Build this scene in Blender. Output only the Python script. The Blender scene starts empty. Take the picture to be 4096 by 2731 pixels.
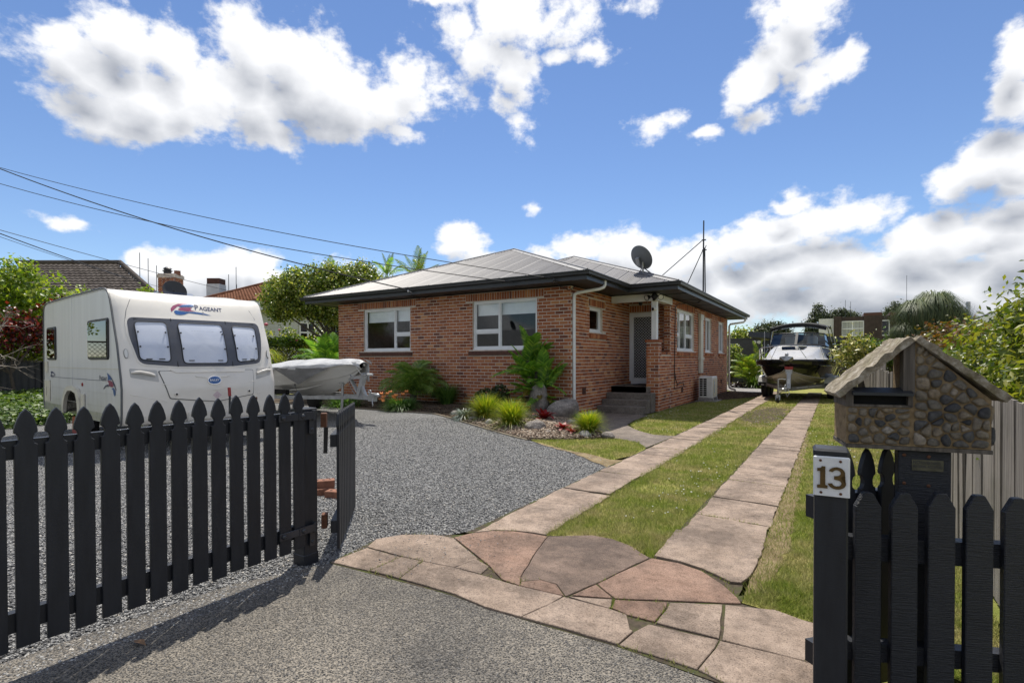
import bpy, bmesh, math, random
import numpy as np
from math import sin, cos, pi, radians, hypot, atan2, sqrt
from mathutils import Vector, Matrix
random.seed(13); RNG = np.random.default_rng(13)
SC = bpy.context.scene; COL = SC.collection

# ---------------------------------------------------------------- camera
CAMLOC = Vector((0.0, 0.0, 1.45))
cd = bpy.data.cameras.new('camera'); CAM = bpy.data.objects.new('camera', cd); COL.objects.link(CAM)
_y, _p, _r = 0.553267, -0.012252, -0.00209
_fw = Vector((-sin(_y)*cos(_p), cos(_y)*cos(_p), sin(_p))); _rt = Vector((cos(_y), sin(_y), 0)); _up = _rt.cross(_fw)
CR = _rt*cos(_r)+_up*sin(_r); CU = -_rt*sin(_r)+_up*cos(_r); CF = _fw
CAM.matrix_world = Matrix(((CR.x, CU.x, -CF.x, CAMLOC.x), (CR.y, CU.y, -CF.y, CAMLOC.y), (CR.z, CU.z, -CF.z, CAMLOC.z), (0, 0, 0, 1)))
cd.sensor_width = 36.0; cd.lens = 2098.2/4096*36.0; cd.shift_y = (1463.7-1365.5)/4096
cd.clip_start = 0.05; cd.clip_end = 6000
SC.camera = CAM

# ---------------------------------------------------------------- sun, sky, exposure
SUN_AZ, SUN_EL = radians(-33.0), radians(65.7)      # azimuth from +Y towards +X
SUNV = Vector((sin(SUN_AZ)*cos(SUN_EL), cos(SUN_AZ)*cos(SUN_EL), sin(SUN_EL)))
sl = bpy.data.lights.new('sun', 'SUN'); sl.energy = 2.75; sl.angle = radians(0.53); sl.color = (1.0, 0.945, 0.845)
so = bpy.data.objects.new('sun', sl); COL.objects.link(so); so.location = (0, 0, 60)
so.rotation_euler = (-SUNV).to_track_quat('-Z', 'Y').to_euler()
SC.view_settings.view_transform = 'Standard'; SC.view_settings.look = 'None'
SC.view_settings.exposure = 1.15; SC.view_settings.gamma = 1.0
try: SC.view_settings.use_curve_mapping = False
except Exception: pass
SC.cycles.max_bounces = 8; SC.cycles.transparent_max_bounces = 12; SC.cycles.diffuse_bounces = 4
SC.cycles.glossy_bounces = 4; SC.cycles.transmission_bounces = 6
SC.cycles.use_denoising = True

SKY_STRENGTH = 0.060
CLOUD_LIT, CLOUD_SHADE = (0.92, 0.925, 0.94), (0.31, 0.335, 0.39)
CLOUD_GAIN = 0.52
CLOUDS = [(-1.254, 0.43, 0.044, 0.024, 0.75), (-1.188, 0.455, 0.049, 0.032, 1), (-1.223, 0.402, 0.066, 0.039, 1), (-1.162, 0.393, 0.065, 0.047, 1), (-1.121, 0.457, 0.037, 0.034, 0.9), (-1.205, 0.359, 0.067, 0.035, 1), (-1.145, 0.347, 0.042, 0.021, 0.8), (-1.098, 0.399, 0.057, 0.043, 0.9), (-1.269, 0.356, 0.02, 0.022, 0.6), (-1.002, 0.489, 0.063, 0.05, 1), (-0.947, 0.487, 0.081, 0.048, 1), (-0.912, 0.444, 0.098, 0.058, 1.05), (-0.853, 0.433, 0.085, 0.053, 1), (-0.996, 0.425, 0.078, 0.05, 1), (-0.969, 0.379, 0.053, 0.03, 0.9), (-0.792, 0.439, 0.071, 0.04, 0.9), (-0.752, 0.481, 0.04, 0.039, 0.7), (-0.883, 0.39, 0.045, 0.02, 0.7), (-0.769, 0.395, 0.048, 0.014, 0.6), (-0.696, 0.472, 0.073, 0.033, 0.45), (-1.061, 0.424, 0.046, 0.055, 0.7), (-0.549, 0.574, 0.066, 0.041, 1), (-0.59, 0.526, 0.049, 0.044, 0.85), (-0.549, 0.502, 0.041, 0.045, 0.85), (-0.565, 0.46, 0.025, 0.023, 0.5), (-0.655, 0.549, 0.041, 0.03, 0.6), (-0.688, 0.598, 0.049, 0.017, 0.6), (-0.458, 0.586, 0.049, 0.023, 0.6), (-0.458, 0.518, 0.033, 0.012, 0.6), (-0.394, 0.515, 0.04, 0.015, 0.55), (-0.541, 0.423, 0.021, 0.028, 0.4), (-0.322, 0.573, 0.047, 0.017, 0.45), (-0.426, 0.559, 0.04, 0.024, 0.45), (-0.039, 0.523, 0.044, 0.049, 1), (-0.071, 0.481, 0.045, 0.041, 1), (-0.124, 0.438, 0.047, 0.031, 0.95), (-0.117, 0.399, 0.034, 0.019, 0.7), (-0.045, 0.44, 0.038, 0.036, 0.75), (-0.002, 0.442, 0.024, 0.029, 0.6), (-0.091, 0.524, 0.033, 0.022, 0.7), (-0.151, 0.418, 0.028, 0.016, 0.6), (0.216, 0.394, 0.026, 0.036, 1), (0.212, 0.339, 0.022, 0.027, 0.9), (0.191, 0.269, 0.04, 0.034, 1), (0.154, 0.26, 0.033, 0.024, 0.85), (0.222, 0.234, 0.038, 0.028, 0.9), (0.217, 0.284, 0.026, 0.022, 0.8), (-0.07, 0.261, 0.029, 0.017, 0.9), (-0.291, 0.403, 0.046, 0.015, 0.5), (-0.208, 0.385, 0.022, 0.011, 0.6), (-0.648, 0.22, 0.045, 0.025, 0.9), (-0.616, 0.192, 0.058, 0.018, 0.8), (-0.673, 0.207, 0.029, 0.016, 0.7), (-0.508, 0.286, 0.021, 0.009, 0.4), (-0.426, 0.207, 0.049, 0.025, 0.95), (-0.338, 0.2, 0.07, 0.03, 1), (-0.268, 0.169, 0.082, 0.043, 1), (-0.201, 0.18, 0.05, 0.038, 1), (-0.179, 0.126, 0.083, 0.046, 1), (-0.13, 0.197, 0.06, 0.029, 1), (-0.076, 0.213, 0.064, 0.035, 1), (-0.013, 0.226, 0.065, 0.03, 1), (0.034, 0.226, 0.045, 0.023, 1), (-0.057, 0.148, 0.097, 0.043, 1.1), (0.046, 0.118, 0.115, 0.047, 1.15), (0.115, 0.17, 0.063, 0.038, 1.1), (0.169, 0.18, 0.058, 0.036, 1.1), (0.214, 0.156, 0.054, 0.053, 1.1), (0.151, 0.103, 0.089, 0.05, 1.15), (-0.076, 0.091, 0.093, 0.029, 1), (0.074, 0.07, 0.128, 0.04, 1.05), (0.206, 0.074, 0.066, 0.048, 1.1), (0.196, 0.205, 0.047, 0.017, 0.9), (0.089, 0.173, 0.031, 0.026, 0.8), (-1.159, 0.147, 0.026, 0.017, 0.8), (-1.106, 0.142, 0.062, 0.031, 1), (-1.038, 0.151, 0.06, 0.029, 1), (-0.998, 0.164, 0.034, 0.016, 0.8), (-1.064, 0.12, 0.107, 0.025, 1), (-0.809, 0.152, 0.039, 0.014, 0.6), (-0.877, 0.176, 0.03, 0.011, 0.35), (-0.929, 0.113, 0.151, 0.023, 0.5), (-1.257, 0.198, 0.025, 0.007, 0.4), (-0.492, 0.192, 0.049, 0.02, 0.8), (-0.558, 0.185, 0.033, 0.014, 0.6)]

W = bpy.data.worlds.new('World'); SC.world = W; W.use_nodes = True
def build_world():
    nt = W.node_tree; nt.nodes.clear(); N = nt.nodes; L = nt.links
    grp = bpy.data.node_groups.new('cloud_density', 'ShaderNodeTree')
    grp.interface.new_socket('P', in_out='INPUT', socket_type='NodeSocketVector')
    grp.interface.new_socket('D', in_out='OUTPUT', socket_type='NodeSocketFloat')
    grp.interface.new_socket('F', in_out='OUTPUT', socket_type='NodeSocketFloat')
    g, gl = grp.nodes, grp.links
    gi, go = g.new('NodeGroupInput'), g.new('NodeGroupOutput')
    def vm(op, a, b=None):
        n = g.new('ShaderNodeVectorMath'); n.operation = op
        for i, v in enumerate((a, b)):
            if v is None: continue
            if isinstance(v, tuple): n.inputs[i].default_value = v
            else: gl.new(v, n.inputs[i])
        return n.outputs['Value'] if op in ('LENGTH', 'DOT_PRODUCT') else n.outputs['Vector']
    def mt(op, a, b=None, c=None, nodes=None, links=None):
        n = (nodes or g).new('ShaderNodeMath'); n.operation = op
        for i, v in enumerate((a, b, c)):
            if v is None: continue
            if isinstance(v, (int, float)): n.inputs[i].default_value = v
            else: (links or gl).new(v, n.inputs[i])
        return n.outputs[0]
    P = gi.outputs['P']
    def noise(vec, scale, detail, rough=0.55):
        n = g.new('ShaderNodeTexNoise'); n.noise_dimensions = '3D'
        n.inputs['Scale'].default_value = scale; n.inputs['Detail'].default_value = detail; n.inputs['Roughness'].default_value = rough
        gl.new(vec, n.inputs['Vector']); return n
    # warp the coordinates a little, then take the largest of the cloud lobes
    Ps = vm('MULTIPLY', P, (1.0, 1.35, 1.0))
    wn = noise(Ps, 9.0, 3.0)
    wv = vm('MULTIPLY', vm('SUBTRACT', wn.outputs['Color'], (0.5, 0.5, 0.5)), (0.075, 0.055, 0.0))
    PW = vm('ADD', P, wv)
    field = None
    for a, e, ra, re, w in CLOUDS:
        ra *= 1.4; re *= 1.4
        d = vm('LENGTH', vm('MULTIPLY', vm('SUBTRACT', PW, (a, e, 0)), (1/ra, 1/re, 0)))
        v = mt('MULTIPLY_ADD', d, -w*1.25, w*1.25)
        field = v if field is None else mt('MAXIMUM', field, v)
    # scattered cumulus over the unseen rest of the dome, thickened for neutral fill light
    far = noise(Ps, 2.6, 4.0, 0.5)
    gen = mt('MULTIPLY', mt('SUBTRACT', far.outputs['Fac'], 0.44), 7.0)
    out = mt('SMOOTH_MIN', mt('MAXIMUM', mt('SUBTRACT', vm('LENGTH', vm('MULTIPLY', vm('SUBTRACT', P, (-0.55, 0.3, 0)), (1.0, 1.3, 0))), 0.95), 0.0), 0.4, 0.1)
    gen = mt('SUBTRACT', mt('MULTIPLY', out, 4.0), mt('SUBTRACT', 1.6, gen))
    gen = mt('MINIMUM', gen, 0.8)
    field = mt('MAXIMUM', field, gen)
    field = mt('MAXIMUM', field, -1.0)
    n1 = noise(Ps, 13.0, 9.0, 0.60); n2 = noise(Ps, 46.0, 6.0, 0.6)
    det = mt('ADD', mt('MULTIPLY', mt('SUBTRACT', n1.outputs['Fac'], 0.5), 2.1), mt('MULTIPLY', mt('SUBTRACT', n2.outputs['Fac'], 0.5), 0.75))
    dens = mt('ADD', field, det)
    n3 = noise(Ps, 7.0, 3.0, 0.5); soft = mt('ADD', field, mt('ADD', mt('MULTIPLY', mt('SUBTRACT', n3.outputs['Fac'], 0.5), 1.3), mt('MULTIPLY', mt('SUBTRACT', n1.outputs['Fac'], 0.5), 0.9)))
    sm = g.new('ShaderNodeMapRange'); sm.interpolation_type = 'SMOOTHSTEP'
    sm.inputs['From Min'].default_value = 0.0; sm.inputs['From Max'].default_value = 0.58
    gl.new(dens, sm.inputs['Value'])
    gl.new(sm.outputs['Result'], go.inputs['D']); gl.new(soft, go.inputs['F'])

    tc = N.new('ShaderNodeTexCoord'); sep = N.new('ShaderNodeSeparateXYZ'); L.new(tc.outputs['Generated'], sep.inputs[0])
    M = lambda op, a, b=None, c=None: mt(op, a, b, c, N, L)
    az = M('ARCTAN2', sep.outputs['X'], sep.outputs['Y']); el = M('ARCSINE', sep.outputs['Z'])
    P0 = N.new('ShaderNodeCombineXYZ'); L.new(az, P0.inputs[0]); L.new(el, P0.inputs[1])
    P1 = N.new('ShaderNodeVectorMath'); P1.operation = 'ADD'; L.new(P0.outputs[0], P1.inputs[0]); P1.inputs[1].default_value = (0.012, 0.045, 0)
    d0 = N.new('ShaderNodeGroup'); d0.node_tree = grp; L.new(P0.outputs[0], d0.inputs[0])
    d1 = N.new('ShaderNodeGroup'); d1.node_tree = grp; L.new(P1.outputs[0], d1.inputs[0])
    # lit tops, grey undersides: how much cloud lies between here and the sun
    lit = M('SUBTRACT', 0.94, M('MULTIPLY', M('MAXIMUM', M('SUBTRACT', d1.outputs['F'], 0.08), 0.0), 0.62))
    lit = M('ADD', lit, M('MULTIPLY', M('SUBTRACT', d0.outputs['F'], d1.outputs['F']), 0.22))
    lowgrey = N.new('ShaderNodeMapRange'); L.new(el, lowgrey.inputs['Value'])
    lowgrey.inputs['From Min'].default_value = 0.05; lowgrey.inputs['From Max'].default_value = 0.42
    lowgrey.inputs['To Min'].default_value = -0.10; lowgrey.inputs['To Max'].default_value = 0.20
    lit = M('ADD', lit, lowgrey.outputs[0]); lit = M('MINIMUM', M('MAXIMUM', lit, 0.0), 1.0)
    cc = N.new('ShaderNodeMix'); cc.data_type = 'RGBA'; L.new(lit, cc.inputs['Factor'])
    cc.inputs['A'].default_value = (*CLOUD_SHADE, 1); cc.inputs['B'].default_value = (*CLOUD_LIT, 1)
    sky = N.new('ShaderNodeTexSky'); sky.sky_type = 'NISHITA'; sky.sun_disc = False
    sky.sun_elevation = SUN_EL; sky.sun_rotation = SUN_AZ % (2*pi)
    sky.altitude = 20; sky.air_density = 1.0; sky.dust_density = 0.0; sky.ozone_density = 5.0
    hsv = N.new('ShaderNodeHueSaturation'); hsv.inputs['Saturation'].default_value = 1.03; hsv.inputs['Hue'].default_value = 0.505; L.new(sky.outputs[0], hsv.inputs['Color'])
    bs = N.new('ShaderNodeBackground'); bs.inputs['Strength'].default_value = SKY_STRENGTH; L.new(hsv.outputs[0], bs.inputs['Color'])
    bc = N.new('ShaderNodeBackground'); bc.inputs['Strength'].default_value = CLOUD_GAIN; L.new(cc.outputs['Result'], bc.inputs['Color'])
    mx = N.new('ShaderNodeMixShader')
    up = N.new('ShaderNodeMapRange'); L.new(el, up.inputs['Value']); up.inputs['From Min'].default_value = -0.02; up.inputs['From Max'].default_value = 0.02
    L.new(M('MULTIPLY', M('MULTIPLY', d0.outputs['D'], 0.97), up.outputs[0]), mx.inputs[0])
    L.new(bs.outputs[0], mx.inputs[1]); L.new(bc.outputs[0], mx.inputs[2])
    wo = N.new('ShaderNodeOutputWorld'); L.new(mx.outputs[0], wo.inputs[0])
build_world()
W.cycles.sampling_method = 'MANUAL'; W.cycles.sample_map_resolution = 1024

# ---------------------------------------------------------------- helpers
def tag(o, label=None, cat=None, group=None, kind=None):
    if label: o['label'] = label
    if cat: o['category'] = cat
    if group: o['group'] = group
    if kind: o['kind'] = kind
    return o

def thing(name, label, cat, loc=(0, 0, 0), rz=0.0, group=None):
    o = bpy.data.objects.new(name, None); COL.objects.link(o); o.empty_display_size = 0.2
    o.location = loc; o.rotation_euler = (0, 0, rz)
    return tag(o, label, cat, group)

def copy_tree(o, parent=None, loc=None, rz=None, label=None, scale=None):
    c = o.copy(); COL.objects.link(c)
    if parent is not None: c.parent = parent
    if loc is not None: c.location = loc
    if rz is not None: c.rotation_euler = (0, 0, rz)
    if scale is not None: c.scale = scale if not isinstance(scale, (int, float)) else (scale,)*3
    if label: c['label'] = label
    for ch in list(o.children): copy_tree(ch, c)
    return c

class MB:
    """collects geometry for one mesh; build() links it as one object"""
    def __init__(s): s.v = []; s.f = []; s.m = []; s.mi = 0
    def add(s, vs, fs):
        b = len(s.v); s.v.extend([tuple(map(float, p)) for p in vs]); s.f.extend([tuple(b+i for i in f) for f in fs]); s.m.extend([s.mi]*len(fs)); return s
    def box(s, x0, x1, y0, y1, z0, z1):
        return s.add([(x0, y0, z0), (x1, y0, z0), (x1, y1, z0), (x0, y1, z0), (x0, y0, z1), (x1, y0, z1), (x1, y1, z1), (x0, y1, z1)],
                     [(3, 2, 1, 0), (4, 5, 6, 7), (0, 1, 5, 4), (1, 2, 6, 5), (2, 3, 7, 6), (3, 0, 4, 7)])
    def cbox(s, x0, x1, y0, y1, z0, z1, c=0.01):
        """box with chamfered upright and top edges"""
        return s.prism([(x0+c, y0), (x1-c, y0), (x1, y0+c), (x1, y1-c), (x1-c, y1), (x0+c, y1), (x0, y1-c), (x0, y0+c)], z0, z1, chamfer=c)
    def prism(s, poly, z0, z1, chamfer=0.0):
        n = len(poly); b = [(x, y, z0) for x, y in poly]
        if chamfer:
            cx = sum(p[0] for p in poly)/n; cy = sum(p[1] for p in poly)/n
            m = [(x, y, z1-chamfer) for x, y in poly]
            ins = inset(poly, chamfer)
            t = [(x, y, z1) for x, y in ins]
            rings = [b, m, t]
        else: rings = [b, [(x, y, z1) for x, y in poly]]
        vs = [p for r in rings for p in r]; fs = []
        for k in range(len(rings)-1):
            for i in range(n): j = (i+1) % n; fs.append((k*n+i, k*n+j, (k+1)*n+j, (k+1)*n+i))
        fs.append(tuple(range(n-1, -1, -1))); fs.append(tuple((len(rings)-1)*n+i for i in range(n)))
        return s.add(vs, fs)
    def obox(s, c, ax, ay, az, hx, hy, hz):
        """box about c along unit axes ax, ay, az with half sizes"""
        c, ax, ay, az = Vector(c), Vector(ax), Vector(ay), Vector(az); vs = []
        for k in (-1, 1):
            for (i, j) in ((-1, -1), (1, -1), (1, 1), (-1, 1)): vs.append(c+ax*hx*i+ay*hy*j+az*hz*k)
        return s.add(vs, [(3, 2, 1, 0), (4, 5, 6, 7), (0, 1, 5, 4), (1, 2, 6, 5), (2, 3, 7, 6), (3, 0, 4, 7)])
    def bar(s, a, b, w, h, up=(0, 0, 1)):
        a, b = Vector(a), Vector(b); d = (b-a); l = d.length; d.normalize(); u = Vector(up)
        if abs(d.dot(u)) > 0.98: u = Vector((1, 0, 0))
        sd = d.cross(u).normalized(); u = sd.cross(d)
        return s.obox((a+b)/2, d, sd, u, l/2, w/2, h/2)
    def tube(s, pts, r, n=8, cap=True):
        pts = [Vector(p) for p in pts]; rs = r if isinstance(r, (list, tuple)) else [r]*len(pts); vs = []; fs = []
        ref = None
        for i, p in enumerate(pts):
            d = (pts[min(i+1, len(pts)-1)]-pts[max(i-1, 0)])
            d = d.normalized() if d.length > 1e-9 else Vector((0, 0, 1))
            if ref is None or abs(ref.dot(d)) > 0.95:
                ref = Vector((0, 0, 1)) if abs(d.z) < 0.9 else Vector((1, 0, 0))
            x = d.cross(ref).normalized(); y = x.cross(d); ref = y
            for k in range(n): a = 2*pi*k/n; vs.append(p+x*rs[i]*cos(a)+y*rs[i]*sin(a))
        for i in range(len(pts)-1):
            for k in range(n): j = (k+1) % n; fs.append((i*n+k, i*n+j, (i+1)*n+j, (i+1)*n+k))
        if cap: fs.append(tuple(range(n-1, -1, -1))); fs.append(tuple((len(pts)-1)*n+k for k in range(n)))
        return s.add(vs, fs)
    def lathe(s, prof, axis_o, axis_d, n=20):
        """prof = [(radius, along)]"""
        o, d = Vector(axis_o), Vector(axis_d).normalized()
        r = Vector((0, 0, 1)) if abs(d.z) < 0.9 else Vector((1, 0, 0)); x = d.cross(r).normalized(); y = d.cross(x); vs = []; fs = []
        for (rad, t) in prof:
            for k in range(n): a = 2*pi*k/n; vs.append(o+d*t+x*rad*cos(a)+y*rad*sin(a))
        for i in range(len(prof)-1):
            for k in range(n): j = (k+1) % n; fs.append((i*n+k, (i+1)*n+k, (i+1)*n+j, i*n+j))
        fs.append(tuple(range(n))); fs.append(tuple((len(prof)-1)*n+k for k in range(n-1, -1, -1)))
        return s.add(vs, fs)
    def sphere(s, c, rx, ry, rz, n=10, m=6):
        vs = []; fs = []
        for i in range(1, m):
            t = pi*i/m
            for k in range(n): a = 2*pi*k/n; vs.append((c[0]+rx*sin(t)*cos(a), c[1]+ry*sin(t)*sin(a), c[2]+rz*cos(t)))
        T = len(vs); vs += [(c[0], c[1], c[2]+rz), (c[0], c[1], c[2]-rz)]
        for k in range(n):
            j = (k+1) % n; fs.append((T, k, j)); fs.append((T+1, (m-2)*n+j, (m-2)*n+k))
            for i in range(m-2): fs.append((i*n+k, (i+1)*n+k, (i+1)*n+j, i*n+j))
        return s.add(vs, fs)
    def sweep(s, path, prof, closed=False):
        """prof [(out, up)] swept along a horizontal path with mitred corners; out = to the right of travel"""
        n = len(path); m = len(prof); vs = []; fs = []
        for i, p in enumerate(path):
            p = Vector(p); a = Vector(path[i-1]) if (i or closed) else None; b = Vector(path[(i+1) % n]) if (i < n-1 or closed) else None
            d1 = (p-a).normalized() if a else (b-p).normalized(); d2 = (b-p).normalized() if b else d1
            n1 = Vector((d1.y, -d1.x, 0)); n2 = Vector((d2.y, -d2.x, 0)); k = n1+n2; k = k/max(k.dot(n1), 0.2)
            for (o, u) in prof: vs.append(p+k*o+Vector((0, 0, u)))
        for i in range(n if closed else n-1):
            for j in range(m): q = (j+1) % m; i2 = (i+1) % n; fs.append((i*m+j, i*m+q, i2*m+q, i2*m+j))
        if not closed: fs.append(tuple(range(m))); fs.append(tuple((n-1)*m+j for j in range(m-1, -1, -1)))
        return s.add(vs, fs)
    def grid(s, rows):
        """rows of points, all the same length"""
        m = len(rows[0]); vs = [p for r in rows for p in r]
        return s.add(vs, [(i*m+j, i*m+j+1, (i+1)*m+j+1, (i+1)*m+j) for i in range(len(rows)-1) for j in range(m-1)])
    def build(s, name, mat, parent=None, world=True, smooth=False, kind=None, bevel=0.0, angle=35):
        v = np.array(s.v, dtype=float)
        off = np.zeros(3)
        if parent is not None and world:
            r = Vector((0, 0, 0)); q = parent
            while q is not None: r += q.location; q = q.parent
            off = np.array(r)
        lo, hi = v.min(0), v.max(0); org = np.array(((lo[0]+hi[0])/2, (lo[1]+hi[1])/2, lo[2]))
        me = bpy.data.meshes.new(name); me.from_pydata((v-org).tolist(), [], s.f)
        mats = mat if isinstance(mat, (list, tuple)) else [mat]
        for q in mats: me.materials.append(q)
        if len(mats) > 1: me.polygons.foreach_set('material_index', s.m)
        bm = bmesh.new(); bm.from_mesh(me); bmesh.ops.recalc_face_normals(bm, faces=bm.faces)
        if bevel: bmesh.ops.bevel(bm, geom=[e for e in bm.edges if len(e.link_faces) == 2 and e.calc_face_angle(0) > 0.6], offset=bevel, segments=2, affect='EDGES', clamp_overlap=True)
        bm.to_mesh(me); bm.free()
        if smooth:
            me.shade_smooth() if hasattr(me, 'shade_smooth') else None
            try: me.set_sharp_from_angle(angle=radians(angle))
            except Exception: pass
        me.update()
        o = bpy.data.objects.new(name, me); COL.objects.link(o); o.location = org-off
        if parent is not None: o.parent = parent
        if kind: o['kind'] = kind
        return o

def inset(poly, d):
    """move a simple polygon's edges inwards by d"""
    n = len(poly); A = sum(poly[i][0]*poly[(i+1) % n][1]-poly[(i+1) % n][0]*poly[i][1] for i in range(n)); sg = 1 if A > 0 else -1; out = []
    for i in range(n):
        p0, p1, p2 = Vector(poly[i-1]), Vector(poly[i]), Vector(poly[(i+1) % n])
        d1 = (p1-p0).normalized() if (p1-p0).length > 1e-9 else Vector((1, 0)); d2 = (p2-p1).normalized() if (p2-p1).length > 1e-9 else d1
        n1 = Vector((-d1.y, d1.x))*sg; n2 = Vector((-d2.y, d2.x))*sg; k = n1+n2
        k = k/max(k.dot(n1), 0.35) if k.length > 1e-6 else n1
        out.append(tuple(p1+k*d))
    return out

def raw_mesh(name, verts, faces_flat, nper, mat, parent=None, kind=None, loc=(0, 0, 0), smooth=False):
    """fast mesh from numpy arrays; every face has nper corners"""
    me = bpy.data.meshes.new(name); nv = len(verts); nf = len(faces_flat)//nper
    me.vertices.add(nv); me.vertices.foreach_set('co', np.asarray(verts, dtype=np.float32).ravel())
    me.loops.add(nf*nper); me.loops.foreach_set('vertex_index', np.asarray(faces_flat, dtype=np.int32).ravel())
    me.polygons.add(nf); me.polygons.foreach_set('loop_start', np.arange(0, nf*nper, nper, dtype=np.int32))
    try: me.polygons.foreach_set('loop_total', np.full(nf, nper, dtype=np.int32))
    except Exception: pass
    me.update(calc_edges=True); me.validate()
    for q in (mat if isinstance(mat, (list, tuple)) else [mat]): me.materials.append(q)
    if smooth: me.shade_smooth()
    o = bpy.data.objects.new(name, me); COL.objects.link(o); o.location = loc
    if parent is not None: o.parent = parent
    if kind: o['kind'] = kind
    return o

def in_poly(px, py, poly):
    px = np.asarray(px); py = np.asarray(py); r = np.zeros(px.shape, bool); n = len(poly)
    for i in range(n):
        x1, y1 = poly[i]; x2, y2 = poly[(i+1) % n]
        c = ((y1 > py) != (y2 > py)) & (px < (x2-x1)*(py-y1)/((y2-y1) if y2 != y1 else 1e-12)+x1); r ^= c
    return r

def poly_dist(px, py, pts, closed=False):
    px = np.asarray(px, float); py = np.asarray(py, float); d = np.full(px.shape, 1e9); n = len(pts)
    for i in range(n if closed else n-1):
        x1, y1 = pts[i]; x2, y2 = pts[(i+1) % n]; dx, dy = x2-x1, y2-y1; t = np.clip(((px-x1)*dx+(py-y1)*dy)/(dx*dx+dy*dy+1e-12), 0, 1)
        d = np.minimum(d, np.hypot(px-x1-t*dx, py-y1-t*dy))
    return d

def font_verts(txt, size, shear=0.0, cap=None):
    """flat outline mesh of a word: [(u, v)] and faces, left end at u = 0 on the baseline"""
    cu = bpy.data.curves.new('lettering', 'FONT'); cu.body = txt; cu.size = size; cu.shear = shear; cu.offset = 0.014*size; cu.resolution_u = 3
    ob = bpy.data.objects.new('lettering', cu); COL.objects.link(ob)
    dg = bpy.context.evaluated_depsgraph_get(); me = bpy.data.meshes.new_from_object(ob.evaluated_get(dg))
    vs = [(v.co.x, v.co.y) for v in me.vertices]; fs = [tuple(p.vertices) for p in me.polygons]
    bpy.data.objects.remove(ob); bpy.data.curves.remove(cu); bpy.data.meshes.remove(me)
    return vs, fs

def word(runs, mapping, mb, length=None):
    """runs [(text, size, bold offset)] set one after another; mapping((u, v)) -> 3d point; fitted to length"""
    allv = []; allf = []; x = 0
    for txt, size, sh in runs:
        vs, fs = font_verts(txt, size, sh); b = len(allv)
        x0 = min(v[0] for v in vs); w = max(v[0] for v in vs)-x0
        allv += [(v[0]-x0+x, v[1]) for v in vs]; allf += [tuple(b+i for i in f) for f in fs]; x += w+0.03*size
    tot = max(v[0] for v in allv); k = (length/tot) if length else 1.0
    mb.add([mapping((v[0]*k, v[1])) for v in allv], allf)

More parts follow.
